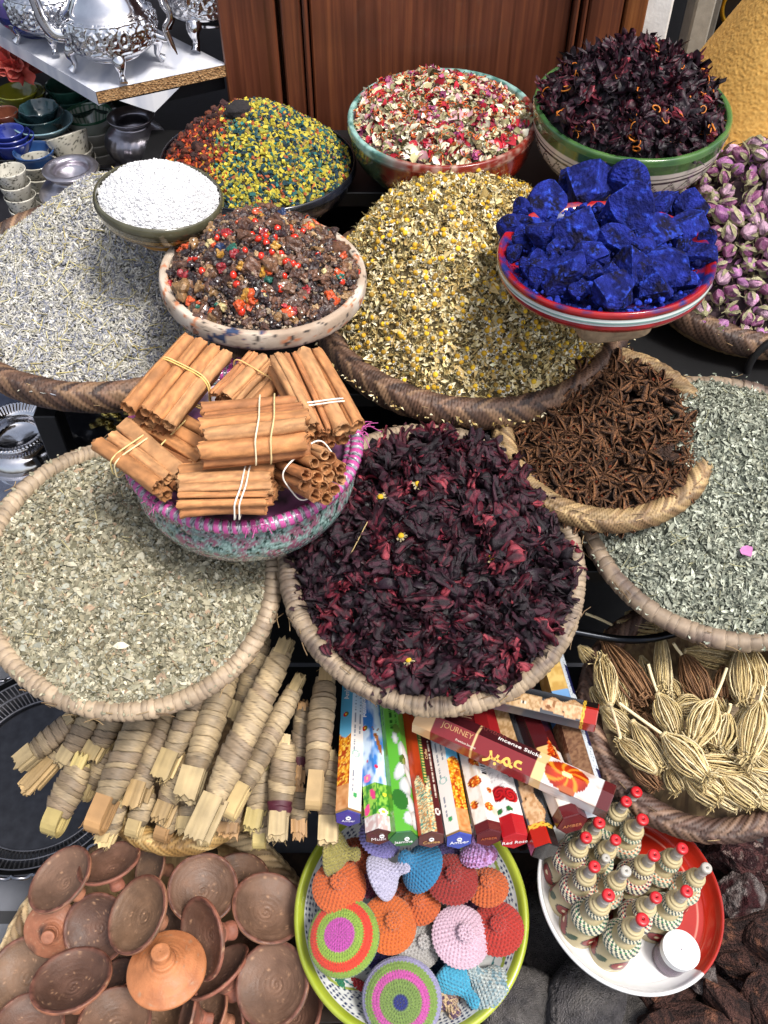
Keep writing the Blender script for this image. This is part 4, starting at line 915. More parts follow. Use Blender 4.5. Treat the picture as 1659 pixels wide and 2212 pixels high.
def art_musk(u, v):
    C = mixc(hx('3a7cc8') * np.ones(u.shape + (3,)), hx('cfe2f4'), .5 + 2.2 * fbm(np.stack([u * 2, v * 12, u * 0], -1), 3, 8)); C = mixc(C, hx('b89a5a'), (v - .78) * 12)
    C = np.where((v < .26)[..., None], mixc(hx('2f7a2c'), hx('8fc04a'), .5 + 3 * fbm(np.stack([u * 9, v * 50, u * 0], -1), 2, 2)), C)
    C = np.where((v < .08)[..., None], mixc(hx('d8d4d0'), hx('c0a4a0'), .5 + 3 * fbm(np.stack([u * 9, v * 50, u * 0], -1), 2, 2)), C)
    C = blobs(C, u, v, [(2.55, .50, .16, .75, .25, '9a5c30'), (2.35, .555, .17, .26, .4, 'a86a3c'), (2.15, .60, .05, .17, .5, '8a4c28'), (2.55, .60, .05, .17, -.4, '8a4c28'), (2.28, .53, .08, .12, .2, 'e8d8c8'), (2.3, .56, .035, .04, 0, '1c1210'), (2.42, .56, .035, .04, 0, '1c1210')])
    C = blobs(C, u, v, [(1.4, .30, .3, .3, 0, 'e070a8'), (1.4, .30, .1, .1, 0, 'f4e060'), (1.75, .20, .2, .42, .3, 'd8407c'), (1.25, .12, .22, .4, -.3, 'e04888'), (2.2, .36, .12, .16, 0, 'c8284c'), (2.5, .10, .32, .26, 0, 'f2f0e8'), (2.5, .10, .14, .12, 0, 'f0d040'), (1.5, .40, .1, .1, 0, 'c02848'), (2.7, .2, .16, .14, 0, 'f0e040')])
    return C
def art_jasmine(u, v):
    C = mixc(hx('5aa83a') * np.ones(u.shape + (3,)), hx('8cc860'), (v - .6) * 3)
    for k, (cu, cv, ru, rv, ro) in enumerate([(2.3, .45, .5, 1.1, .3), (1.8, .36, .4, .9, -.5), (2.6, .33, .38, 1.0, .6), (2.1, .26, .55, .7, 0), (1.6, .56, .2, .5, .1), (2.4, .15, .6, .9, .5), (2.7, .08, .5, .7, -.3), (2.0, .07, .4, .5, .2)]):
        e = ell(u, v, cu, cv, ru, rv, ro); C = np.where((e < 1)[..., None], mixc(hx('e8ece8'), hx('8f9a98'), e * .9), C)
    C = blobs(C, u, v, [(1.75, .62, .26, .42, .2, '5a7a34'), (2.05, .42, .3, .42, -.2, '4c6a2c'), (1.5, .18, .5, .8, .3, '2f6a2a'), (2.1, .41, .14, .3, -.2, '8a9a50')])
    ln = (u < 2) & (v > .62) & (np.abs((u % 1) - .45) < .06) & (hash1(np.floor(v * 160), 6) > .3); return put(C, ln | ((u < 2) & (v > .66) & (np.abs((u % 1) - .75) < .05) & (hash1(np.floor(v * 160), 16) > .3)), hx('2a5a24'))
def art_coffee(u, v):
    C = mixc(hx('b8401a') * np.ones(u.shape + (3,)), hx('8c2c14'), .5 + 2 * fbm(np.stack([u * 3, v * 10, u * 0], -1), 2, 9))
    f = u >= 2; C = np.where(f[..., None], hx('4c1c1c'), C); C = np.where(f[..., None] & (v > .62)[..., None] & ((u % 1) > .45)[..., None], mixc(hx('c85a3a'), hx('e0b48c'), .5 + 3 * fbm(np.stack([u * 5, v * 40, u * 0], -1), 2, 3)), C)
    ch = (np.abs(u - 2.12) < .15) & (v > .3); C = put(C, ch, hx('2f6a34')); C = put(C, ch & (np.abs(u - 2.12) < .09) & (np.sin(v * 330) > .1), hx('c8b060'))
    tri = (v < .26 + .10 * np.abs(np.sin(u * 3.1))) & (u > 1.2) & (u < 2.45); C = np.where(tri[..., None], mixc(hx('e0cfa0'), hx('b8804c'), .5 + 3 * noise(np.stack([u * 14, v * 160, u * 0], -1), 4)), C)
    C = put(C, tri & (noise(np.stack([u * 20, v * 240, u * 0], -1), 7) > .45), hx('4c8a7c')); C = put(C, f & (ell(u, v, 2.72, .13, .2, .28) < 1), hx('e8e0d8')); C = put(C, f & (ell(u, v, 2.72, .13, .12, .17) < 1), hx('5a2c2c'))
    return put(C, f & (u > 2.5) & (v > .22) & (v < .6) & (np.abs((u % .16) - .08) < .035) & (hash1(np.floor(v * 160), 8) > .3), hx('d8c8b8'))
def art_amber_dk(u, v, bar=True):
    C = mixc(hx('e8e2da') * np.ones(u.shape + (3,)), hx('c8b49c'), 1.6 * fbm(np.stack([u * 3, v * 14, u * 0], -1), 3, 6)); C = put(C, (v > .72), hx('4c1418')); C = put(C, v < .065, hx('5c1a1e'))
    for cu, cv, ru, rv, ro in [(1.7, .36, .55, .5, .4), (2.4, .17, .34, .42, -.3), (2.75, .30, .2, .26, 0), (1.3, .2, .3, .4, .2), (2.1, .52, .5, .6, .5)]:
        e = ell(u, v, cu, cv, ru, rv, ro); C = np.where((e < 1)[..., None], amberstone(u, v, 'd8641c', '8c2c10', 'f8d060', 7, 5), C)
    if bar: b = (u > 2.35) & (u < 2.85) & (v > .42) & (v < .62); C = put(C, b, hx('eeeeee')); C = put(C, b & (hash1(np.floor(v * 420), 2) > .5) & (u > 2.42), hx('181818'))
    return C
def art_rose(u, v):
    C = mixc(hx('e8e4e2') * np.ones(u.shape + (3,)), hx('c8c0c0'), 8 * (np.abs(fbm(np.stack([u * 4, v * 40, u * 0], -1), 2, 6)) < .05))
    C = put(C, (v > .52), hx('8c1c20')); C = put(C, v < .12, hx('a81820'))
    for cu, cv in [(1.45, .26), (2.35, .24), (1.9, .44), (2.7, .38)]:
        r = .62 if cv < .3 else .2; e = ell(u, v, cu, cv, r, r); an = np.arctan2((v - cv) * LV, u - cu); C = np.where((e < 1)[..., None], mixc(hx('c81c24'), hx('6a0c12'), .5 + .5 * np.sin(np.sqrt(e) * 14 + an * 2)), C)
    return blobs(C, u, v, [(1.2, .15, .3, .2, .4, '2f6a34'), (2.0, .15, .3, .2, -.4, '2f6a34')])
def art_castle(u, v):
    C = mixc(hx('2a2c30') * np.ones(u.shape + (3,)), hx('70747c'), (np.abs(u - 2) - .3) * .5); 
    roof = (v > .12) & (v < .44) & (u > 1.05 + 1.1 * np.abs(v - .2)) & (u < 2.6 - 1.6 * (v - .12) + .25 * np.sin(v * 40)); C = np.where(roof[..., None], mixc(hx('d8b48c'), hx('b88c60'), .5 + 2 * fbm(np.stack([u * 6, v * 60, u * 0], -1), 3, 1)), C)
    C = np.where(((v > .44) & (u > 1.0) & (u < 2.1))[..., None], mixc(hx('cfae84'), hx('a88458'), .5 + 2 * fbm(np.stack([u * 6, v * 60, u * 0], -1), 3, 2)), C)
    C = blobs(C, u, v, [(1.5, .38, .12, .3, 0, '7a4c24'), (1.8, .34, .3, .14, 0, '8a5c30'), (1.45, .58, .14, .3, 0, 'e8dcc8'), (1.45, .58, .07, .15, 0, '3a2c20'), (1.4, .26, .07, .1, 0, '3a2c20')])
    C = put(C, v < .12, hx('1c1614')); C = put(C, (v < .12) & (u < 2.2), hx('a82014')); return put(C, (np.abs(v - .105 - .008 * np.sin(u * 26)) < .006) | (np.abs(v - .105 + .008 * np.sin(u * 26)) < .006), hx('d8b040'))
def art_top(u, v):
    C = mixc(hx('dcd8d6') * np.ones(u.shape + (3,)), hx('c09c88'), 1.5 * fbm(np.stack([u * 3, v * 14, u * 0], -1), 3, 6)); C = put(C, (v > .38) & (u >= 2), hx('42141a')); C = put(C, (v > .38) & (u < 2), hx('7c1e22'))
    C = np.where(((v > .325) & (v <= .38))[..., None], hx('e0c088') * np.ones(3), C); C = put(C, (np.abs(v - .685) < .006), hx('d8b884')); C = put(C, (v > .9) & (u < 2), hx('d0a878'))
    e = ell(u, v, 2.0, .225, .98, 1.35, 0); an = np.arctan2((v - .225) * LV, u - 2.0); st = np.sin(an * 7 + np.sqrt(e) * 6)
    C = np.where((e < 1)[..., None], mixc(mixc(hx('c83c10'), hx('8c1c08'), e), hx('f8a830'), (st - .2) * .9), C); C = put(C, ell(u, v, 2.0, .225, .2, .3) < 1, hx('fff0a0'))
    C = put(C, (v > .14) & (v < .26) & (u < 1.35) & (ell(u, v, 1.1, .2, .28, .5) < 1), hx('b05a30')); C = put(C, v < .055, hx('5c2022')); return C
def art_brownwhite(u, v):
    C = art_amber_dk(u, v, False); C = put(C, v > .42, hx('481418')); C = np.where(((v > .30) & (v <= .44) & (u < 2.5) & (u > 1.0))[..., None], hx('e0b878') * np.ones(3), C)
    e = np.abs(u - 2.0) * 1.6 + np.abs(v - .33) * LV * .5; return np.where((e < 1)[..., None], amberstone(u, v, 'c84010', '8c2008', 'f08c30', 6, 3), C)
def art_honey(u, v):
    C = np.ones(u.shape + (3,)) * hx('d4dce4'); hxg = np.abs(np.sin(u * 9 + v * 60)) * np.abs(np.sin(u * 9 - v * 60)); C = put(C, hxg < .04, hx('7a8894'))
    C = np.where((u < 2.1)[..., None], mixc(hx('2c5aa8'), hx('7aa8d8'), (v - .4) * 4), C); C = np.where(((u < 2.1) & (v < .48))[..., None], mixc(hx('6a4a38'), hx('8c6a50'), .5 + 2 * fbm(np.stack([u * 8, v * 80, u * 0], -1), 3, 4)), C)
    C = np.where(((u < 2.1) & (v > .66))[..., None], mixc(hx('c8a058'), hx('e0c078'), .5 + 2 * fbm(np.stack([u * 3, v * 30, u * 0], -1), 2, 4)), C)
    C = put(C, (u > 2.6) & ((v % .33) < .2), hx('1c2050')); return C
def hexbox(label, p0, p1, w, art, cap, roll, texts=(), captext=None, nm='incense_box', nz=None):
    """p0: lower (near) end, p1: far end; roll 0: an edge on top between faces 1 and 2; roll 30: face 2 on top"""
    M, L = axis_frame(p0, p1, up=(0, 0, 1)); t = thing(nm, label, 'incense box', M, 'boxes of incense sticks'); R = w / 2; ns, nl = 11, 190
    pts = []; us = []
    for f in range(6):
        a0, a1 = math.radians(-30 + 60 * 0), 0
        A0 = math.radians(210 - 60 * f + 60 * 0 - roll); A1 = A0 - math.radians(60)   # going over the top from +y to -y
        q0 = np.array([math.cos(A0), math.sin(A0)]); q1 = np.array([math.cos(A1), math.sin(A1)])
        for k in range(ns): s = k / (ns - 1) * .999; pts.append((q0 * (1 - s) + q1 * s) * R); us.append(f + s)
    pts = np.array(pts); us = np.array(us); v = np.linspace(0, 1, nl); Vg, U = np.meshgrid(v, us, indexing='ij')
    V = np.stack([(Vg - .5) * L, np.tile(pts[:, 0], (nl, 1)) * -1, np.tile(pts[:, 1], (nl, 1))], -1)
    C = art(U, Vg); C = C * .95; n = len(pts); I = np.arange(nl * n).reshape(nl, n); F = []
    for f in range(6):
        J = I[:, f * ns:(f + 1) * ns]; F.append(np.stack([J[:-1, :-1], J[1:, :-1], J[1:, 1:], J[:-1, 1:]], -1).reshape(-1, 4))
    crn = np.array([pts[f * ns] for f in range(6)])
    g = G().add(V.reshape(-1, 3), np.concatenate(F), C.reshape(-1, 3))
    car = g.build('carton', M_paper, t, smooth=False); cap_ = None
    hexv = np.array([(0, 0, 0)] + [(0, -c[0] * .97, c[1] * .97) for c in crn]); g = G()
    V0 = hexv + [-L / 2 + .0002, 0, 0]; V1 = V0 + [-.0014, 0, 0]; V1[1:, 1:] *= .97
    g.add(np.vstack([V0[1:], V1[1:]]), [(k, (k + 1) % 6, (k + 1) % 6 + 6, k + 6) for k in range(6)], hx(cap) * .8); g.add(V1, [(0, 1 + k, 1 + (k + 1) % 6) for k in range(6)], hx(cap))
    cap_ = g.build('end_flap', M_paper, t, smooth=False)
    V2 = hexv + [L / 2 - .0002, 0, 0]; G().add(V2, [(0, 1 + k, 1 + (k + 1) % 6) for k in range(6)], hx(cap)).build('end_flap', M_paper, t, smooth=False)
    def face_M(f, vv, du=0.0, ang=0, lift=.0006):      # local frame of the text on face f, reading direction along the box
        a = math.radians(210 - 60 * f - 30 - roll); nrm = Vector((0, -math.cos(a), math.sin(a))); tng = Vector((0, -math.cos(a - math.pi / 2), math.sin(a - math.pi / 2)))
        o = Vector(((vv - .5) * L, 0, 0)) + nrm * (R * math.cos(math.pi / 6) + lift) + tng * du * R
        x = Vector((1, 0, 0)); 
        if ang == 1: x = -x
        y = nrm.cross(x); Mx = Matrix((x, y, nrm)).transposed().to_4x4(); Mx.translation = o; return Mx
    for (s, f, vv, size, c, ang, du, bold) in texts: lettering(s, size, c, car, face_M(f, vv, du, ang), bold=bold)
    if captext:
        s, size, c = captext[:3]; Mx = Matrix(((0, 0, -1), (-1, 0, 0), (0, 1, 0))).to_4x4(); Mx.translation = Vector((-L / 2 - .0022, 0, captext[3] if len(captext) > 3 else 0))
        lettering(s, size, c, cap_, Mx); 
        if len(captext) > 4:
            th = np.arange(20) * 2 * np.pi / 20; tube(np.stack([0 * th, .0026 * np.cos(th), .0026 * np.sin(th)], -1), .0009, 5, hx('e8e8e8'), closed=True).build('emblem', M_paper, cap_, loc=(-L / 2 - .002, captext[4], captext[3] + .006))
    return t
def flag(t, M, c1, c2, r=.0042):
    g = G(); n = 24; a = np.arange(n) * 2 * np.pi / n; V = np.vstack([[0, 0, 0], np.stack([r * np.cos(a), r * np.sin(a), 0 * a], 1)])
    C = np.where((V[:, 1] < -.1 * r)[:, None], hx(c1), hx(c2)); g.add(V, [(0, 1 + k, 1 + (k + 1) % n) for k in range(n)], C); V2 = V * .35 + [0, 0, .0002]; g.add(V2, [(0, 1 + k, 1 + (k + 1) % n) for k in range(n)], hx('f0d040'))
    o = g.build('flag_badge', M_paper, t, smooth=False); o.matrix_local = M
def bx(zx, zy, z): return PZ(663.6 + zx / 2.5, 1426.7 + zy / 2.5, z)
AR = '\uFEAE\uFE92\uFEE4\uFECB'
def fM(L, R, roll, f, vv, lift=.0008):
    a = math.radians(210 - 60 * f - 30 - roll); nrm = Vector((0, -math.cos(a), math.sin(a))); x = Vector((1, 0, 0)); y = nrm.cross(x); Mx = Matrix((x, y, nrm)).transposed().to_4x4()
    Mx.translation = Vector(((vv - .5) * L, 0, 0)) + nrm * (R * math.cos(math.pi / 6) + lift); return Mx
W_ = .037; z0, z1 = .47, .43
b = hexbox('blue and white amber incense box nearest the bark bundles, blue end', bx(222, 850, z0), bx(255, 60, z1), W_, art_amber_pt, '3a3c8c', 0, [('Ambar', 1, .80, .011, 'f4f4f4', 0, 0, .0002)], ('Amber', .006, 'e0e0f0', -.004, 0))
flag(b, fM(.2, W_ / 2, 0, 1, .64 if 0 else .655), '2c7a3c', 'c8282c')
b = hexbox('incense box printed with a deer and garden flowers on blue sky', bx(385, 950, z0), bx(325, 100, z1), W_, art_musk, '4c2226', 0, [('Almiscar', 1, .76, .011, 'f4f4f4', 0, 0, .0002)], ('Musk', .009, 'e8e0e0', -.003, -.004))
flag(b, fM(.2, W_ / 2, 0, 1, .64), '2c7a3c', 'c8282c')
hexbox('green incense box printed with white jasmine blossoms', bx(520, 960, z0 + .004), bx(430, 120, z1 + .004), W_ * 1.02, art_jasmine, '2c6a3c', 30, [('\uFEE6\uFEE4\uFEB3\uFE8E\uFEF3', 3, .83, .011, 'f0f0f0', 1, 0, .0001)], ('Jasmine', .0075, 'f0f0f0', -.005, -.004))
hexbox('brown and orange coffee incense box with green chain border', bx(670, 965, z0), bx(555, 180, z1), W_, art_coffee, '5a2a2c', 0, [('Coffee', 2, .5, .006, 'd8b080', 0, 0, 0)], ('Coffee', .008, 'c89858', -.004, 0))
hexbox('white and blue amber incense box right of the coffee box, blue end', bx(820, 970, z0), bx(690, 230, z1), W_, lambda u, v: art_amber_pt(u, v, 1), '3c4ca8', 0, [('Amber', 2, .82, .009, 'f4f4f4', 0, 0, 0)], ('Amber', .0085, 'f0f0f8', -.002, 0))
hexbox('dark red ended amber incense box with a barcode', bx(980, 955, z0), bx(830, 280, z1), W_, art_amber_dk, '5c181c', 0, [('Incense', 2, .78, .008, 'e8d8c0', 0, 0, 0)], ('AMBER', .0065, 'b05a30', 0))
hexbox('red incense box printed with roses on white', bx(1120, 970, z0 - .004), bx(930, 200, z1), W_, art_rose, 'b81c24', 0, [('Rose', 2, .58, .013, 'f4f0f0', 0, 0, .0003), ('INCENSE STICKS', 1, .62, .004, 'e8c8c8', 0, 0, 0)], ('Red Rose', .0085, 'f8f0f0', -.002))
hexbox('dark incense box printed with a sandstone castle, standing furthest forward', bx(1285, 1030, z0 - .004), bx(1010, 160, z1 - .004), W_, art_castle, '1c1818', 10)
hexbox('amber incense box with brown end beside the castle box', bx(1430, 880, z0 + .012), bx(1120, 100, z1), W_ * 1.1, art_brownwhite, '5c1c20', 20, [('STICKS', 3, .6, .006, 'd0a070', 0, 0, 0)], ('AMBER', .008, 'b07048', -.002))
hexbox('blue and white incense box with honeycomb lines, half buried', bx(1540, 800, z0), bx(1290, -60, z1), W_ * 1.2, art_honey, 'd0d8e0', 20, [('Premium', 3, .80, .006, 'f0f0f0', 0, 0, 0), ('\uFEE5\uFE8D\uFEAA\uFEF4\uFECB', 3, .64, .010, 'f0f0f0', 1, 0, .0002)])
hexbox('topmost long amber incense box lying slantwise over the others', bx(1635, 765, .505), bx(600, 300, .505), W_ * 1.18, art_top, '5c2022', 0, [('Incense Sticks', 2, .475, .0105, 'f0ece8', 1, -.0, .0001), (AR, 1, .52, .027, 'e0b050', 1, -.1, .0006), ('AMBER', 2, .62, .012, '6a3030', 1, .3, 0), ('JOURNEY', 1, .78, .010, 'c09060', 1, .2, 0), ('Premium Incense', 1, .72, .004, 'e8d8c8', 1, -.3, 0)])
hexbox('castle printed incense box jutting out at the upper right of the pile', bx(1560, 310, .50), bx(900, 160, .49), W_ * 1.02, art_castle, 'a82818', 0)
# ================================================================= HIBISCUS
def calyx(seed, tone):
    q = np.random.default_rng(seed); nu, nv = 30, 15; u = np.arange(nu) * 2 * np.pi / nu; v = np.linspace(0, 1, nv); U, Vv = np.meshgrid(u, v, indexing='ij')
    lob = .5 + .5 * np.cos(5 * U + q.uniform(0, 6)); r = np.interp(Vv, [0, .12, .35, .65, .85, 1], [.10, .30, .42, .30, .34, .42 * q.uniform(.6, 1.3)]) 
    r = r * (1 + .30 * (lob - .5) * Vv * 2); r += .22 * fbm(np.stack([np.cos(U) * 2.8, np.sin(U) * 2.8, Vv * 2.6 + seed], -1), 4, seed); r = np.maximum(r, .05)
    r = r * (1 + .28 * noise(np.stack([np.cos(U) * 5, np.sin(U) * 5, Vv * .8 + seed * .3], -1), seed + 5)); r = r * np.where((Vv > .72) & (lob < .35), .55, 1)
    z = Vv * (1 + .35 * (lob - .5) * (Vv > .6)); tw = q.uniform(-1.2, 1.2) * Vv; fl = q.uniform(.35, .9)
    V = np.stack([r * np.cos(U + tw), r * fl * np.sin(U + tw) + q.normal() * .2 * Vv ** 2, z], -1) + .09 * np.stack([noise(np.stack([np.cos(U) * 3, np.sin(U) * 3, Vv * 5 + k * 7], -1), seed + k) for k in range(3)], -1)
    V -= [0, 0, .5]; n = fbm(np.stack([np.cos(U) * 4, np.sin(U) * 4, Vv * 2.5], -1), 3, seed + 2)
    c0, c1, c2 = [(hx('1a1319'), hx('261820'), hx('3c1a28')), (hx('20131a'), hx('361620'), hx('62202f')), (hx('30121c'), hx('641a2a'), hx('983c46'))][tone]
    C = mixc(mixc(c0, c1, .5 + n * 3), c2, (n - .05) * 4 + (0.5 - Vv) * (.6 if tone else 0)); return G().grid(V, C, wu=True)
HT = [calyx(k, [0, 0, 1, 0, 1, 2, 0, 1][k % 8]) for k in range(16)]
Hhib = Heap(Mhib, .181, .070, 2.2, (0, .07), .004, .018, 14, 20)
g = G(); P, N = Hhib.pts(2600, (0, .008)); n = len(P)
STR = [leaf(rng.uniform(.2, .45), 1, rng.uniform(-.8, 1), 5, rng.uniform(-2, 2), rng.uniform(-.3, 1)) for _ in range(8)]
scatter(g, STR, P, frames(N, .6), rng.gamma(8, .0012, n)[:, None] * np.ones(3), pick(hxs('1a1219', '241620', '38161f', '5a1a28', '8a2c3c'), n, [4, 4, 2, 1, .35], .2))
heap_obj('hibiscus_bits', 'dark torn hibiscus petals filling the middle wrapped rim basket', Hhib, g, M_dark, hx('140d12'), .008)
HM = []
for k, gg in enumerate(HT): m = gg.mesh('hibiscus_flower'); m.materials.append(M_dark); HM.append(m)
n = 290; P, N = Hhib.pts(n * 6, (-.001, .002), 1.0); keep = []
for i in range(len(P)):
    if len(keep) >= n: break
    if all(np.sum((P[i] - P[j]) ** 2) > .0145 ** 2 for j in keep): keep.append(i)
Wp = Hhib.world(P[keep]); Nw = N[keep] @ np.array(Mhib)[:3, :3].T
for p_, n_ in zip(Wp, Nw):
    o = bpy.data.objects.new('hibiscus_flower', HM[rng.integers(16)]); COL.objects.link(o); d = n_ * .25 + rng.normal(size=3) * .6; s = rng.uniform(.022, .034)
    o.matrix_world = mat4(frame(d, rng.uniform(0, 6)), p_ + n_ * .003) @ Matrix.Diagonal((s * 1.0, s * 1.0, s * 1.0, 1)); tag(o, 'dried dark red hibiscus flower lying in the wrapped rim basket heap', 'hibiscus flower', 'hibiscus flowers heaped in the middle basket')
# the green rimmed bowl of hibiscus with orange curls
Hgb = Heap(Mgb, .132, .082, 2.0, (0, 0), -.006, .022, 16, 21); g = G()
P, N = Hgb.pts(1500, (0, .008)); n = len(P); scatter(g, STR, P, frames(N, .7), rng.gamma(8, .0011, n)[:, None] * np.ones(3), pick(hxs('1a1219', '241620', '38161f', '4c1a26'), n, [4, 4, 2, 1], .2))
P, N = Hgb.pts(340, (-.004, .004), .97); n = len(P); D = N * .25 + rng.normal(size=(n, 3)) * .6; D /= np.linalg.norm(D, axis=1)[:, None]
X = np.cross(D, rng.normal(size=(n, 3))); X /= np.linalg.norm(X, axis=1)[:, None]; Rm = np.stack([X, np.cross(D, X), D], 2)
scatter(g, [(np.concatenate(t_.v), np.concatenate(t_.f), np.concatenate(t_.c)) for t_ in HT[:13]], P, Rm, rng.uniform(.018, .032, n), np.ones((n, 3)))
P, N = Hgb.pts(75, (-.010, -.004)); n = len(P); scatter(g, [ringlet(), ringlet(1, .16, 9, 3.4)], P, frames(N, .6), rng.uniform(.005, .008, n), pick(hxs('b8641c', 'c8782a'), n, jit=.08))
heap_obj('hibiscus_heap', 'heap of dark dried hibiscus with orange curls in green rimmed bowl', Hgb, g, M_dark, hx('140d12'), .008)
# a few strays on the hibiscus
q = Hhib.world(Hhib.hit(830, 1078)); g = G(); pth = smoothpath([q + [0, 0, .012], Hhib.world(Hhib.hit(800, 1130)) + [0, 0, .012], Hhib.world(Hhib.hit(758, 1208)) + [0, 0, .01]], 14); c_ = pth.mean(0)
tag(tube(pth - c_, .0007, 5, hx('b8a070')).build('dry_stalk', M_dry, loc=c_), 'thin pale curved stalk lying across the hibiscus', 'stalk')
def flowerhead(px, py, s=.0040, H=Hhib):
    g = G(); g.add(Vb, Fb, hx('c9a21c')); g.add(np.vstack(pet), np.arange(36).reshape(9, 4), hx('9c9070')); o = g.build('chamomile_flower', M_dry, loc=H.world(H.hit(px, py)) + [0, 0, .010], rot=rng.uniform(-.6, .6, 3)); o.scale = [s] * 3; return o
for a, b, l in ((822, 1085, 'stray chamomile flower beside the pale stalk on the hibiscus'), (902, 1057, 'stray yellow chamomile flower near the top of the hibiscus'), (882, 1435, 'stray chamomile flower low on the hibiscus'), (866, 1168, 'stray white chamomile bit amid the hibiscus'), (1060, 1215, 'stray chamomile flower at right in the hibiscus')): tag(flowerhead(a, b), l, 'flower')

# ================================================================= STAR ANISE
def anise(seed):
    q = np.random.default_rng(seed); g = G(); npet = q.choice([7, 8, 8, 8, 6])
    for k in range(npet):
        a = k * 2 * math.pi / 8 + q.normal() * .08; L = q.uniform(.75, 1.1); w = q.uniform(.21, .29); h = q.uniform(.2, .3); op = q.uniform(.1, .8)
        s = np.linspace(.04, 1, 8); sec = np.linspace(0, 1, 7); Sg, E = np.meshgrid(s, sec, indexing='ij'); wd = w * np.sin(np.pi * (Sg * .95) ** .75) ** .7 + .012; th = (E - .5) * (2 * np.pi - op * 1.3 - .3)
        y = wd * np.sin(th) * 1.0; z = -h * (wd / w) * np.cos(th) * .8 + .05 * Sg ** 2.5 + .012 * q.normal(size=E.shape)
        x = Sg * L; c, sn = math.cos(a), math.sin(a); V = np.stack([x * c - y * sn, x * sn + y * c, z], -1)
        edge = np.abs(E - .5) > .45; C = np.where(edge[..., None], hx('865c3c') * q.uniform(.7, 1.3), mixc(hx('2e201c'), hx('503829'), .5 + q.normal(size=E.shape) * .35)); g.grid(V, C)
        if q.random() < .5: sphere(.1, 8, 6, hx('6a2c10'), (1.2, .7, .6), (.5 * L * c, .5 * L * sn, 0), g)
    tube([(0, 0, -.1), (0, 0, .1)], .07, 6, hx('4a2c1c'), g); return g
M_an = vc('anise_husk', rough=.6, var=.35, vscale=2.5, bump=.6, bscale=9, bdist=.06, spec=.35)
AN = []; AG = []
for k in range(7): gg = anise(300 + k); AG.append(gg); m = gg.mesh('star_anise'); m.materials.append(M_an); AN.append(m)
Han = Heap(Manis, .139, .032, 1.6, (0, .02), -.002, .012, 18, 22)
g = G(); P, N = Han.pts(420, (.009, .016), .98); n = len(P); boat = (np.concatenate([AG[0].v[0]]), AG[0].f[0], AG[0].c[0])
scatter(g, [(boat[0] - [.5, 0, 0], boat[1], boat[2])], P, frames(N, .9), rng.uniform(.011, .017, n), np.ones((n, 3)) * rng.uniform(.6, 1.2, (n, 1)))
heap_obj('anise_pieces', 'broken star anise pods filling the tan herringbone basket', Han, g, vc('anise_bits', rough=.6, var=.35, vscale=120, bump=.5, bscale=500, bdist=.001, spec=.35), hx('22130d'), .008)
P, N = Han.pts(1600, (-.003, .001), .98); keep = []
for i in range(len(P)):
    if len(keep) >= 118: break
    if all(np.sum((P[i] - P[j]) ** 2) > .0195 ** 2 for j in keep): keep.append(i)
Wp = Han.world(P[keep]); Nw = N[keep] @ np.array(Manis)[:3, :3].T
for p_, n_ in zip(Wp, Nw):
    o = bpy.data.objects.new('star_anise', AN[rng.integers(7)]); COL.objects.link(o); s = rng.uniform(.022, .031)
    o.matrix_world = mat4(frame(n_ + np.array([0, -.25, .2]) + rng.normal(size=3) * .22 * (1 if rng.random() < .75 else 3.0), rng.uniform(0, 6)), p_ + n_ * rng.uniform(.001, .007)) @ Matrix.Scale(s, 4); tag(o, 'brown star anise pod in the heap of the tan herringbone basket', 'star anise', 'star anise heaped in the tan basket')

# ================================================================= ROSEBUDS
def bud(seed):
    q = np.random.default_rng(seed); nu, nv = 30, 14; u = np.arange(nu) * 2 * np.pi / nu; v = np.linspace(0, 1, nv); U, Vv = np.meshgrid(u, v, indexing='ij')
    r = np.interp(Vv, [0, .1, .35, .6, .85, 1], [.06, .26, .42, .40, .22, .03]); sp = (3 * U / (2 * np.pi) + Vv * 1.4 + q.random()) % 1; r = r * (.86 + .22 * sp) * (1 + .12 * fbm(np.stack([np.cos(U) * 3, np.sin(U) * 3, Vv * 3 + seed], -1), 3, seed))
    V = np.stack([r * np.cos(U), r * q.uniform(.8, 1) * np.sin(U), Vv - .45], -1); n = fbm(np.stack([np.cos(U) * 9, np.sin(U) * 9, Vv * 2], -1), 3, seed)
    c = hxs('a0689a', '945890', 'c08cae', '84466f', 'b490a4')[q.integers(5)]; C = mixc(mixc(c * .6, c * 1.25, .5 + n * 2), hx('c9a8b0'), (sp - .75) * 2 + (Vv < .3) * .4)
    return G().grid(V, C, wu=True), q
def sepals(q):
    g = G(); base = hxs('8f8a66', '7c7a54', 'a09a78')[q.integers(3)]; lathe([(.03, -.62), (.05, -.56), (.13, -.52), (.17, -.44), (.2, -.38)], 10, base, g=g)
    for k in range(5):
        a = k * 1.2566 + q.normal() * .15; L = q.uniform(.55, 1.0); V, F, _ = leaf(.11, 1, 0, 6, 0, .3); t = (V[:, 0] + 1) / 2; rr = np.interp(t, [0, .25, .55, 1], [.14, .36, .45, .3 + .4 * q.random()]); X = rr + V[:, 2]; Y = V[:, 1]; Z = -.45 + t * L
        c, s = math.cos(a), math.sin(a); g.add(np.stack([X * c - Y * s, X * s + Y * c, Z], 1), F, base * q.uniform(.8, 1.15))
    if q.random() < .6: tube([(0, 0, -.6), (.02, 0, -.75), (q.normal() * .1, 0, -.95)], .03, 5, base * .8, g)
    return g
M_rose = vc('rose_petal', rough=.6, var=.25, vscale=5, bump=.4, bscale=14, bdist=.03)
RB = []
for k in range(8):
    gb, q = bud(400 + k); mb = gb.mesh('rosebud'); mb.materials.append(M_rose); ms = sepals(q).mesh('sepals'); ms.materials.append(M_rose); RB.append((mb, ms))
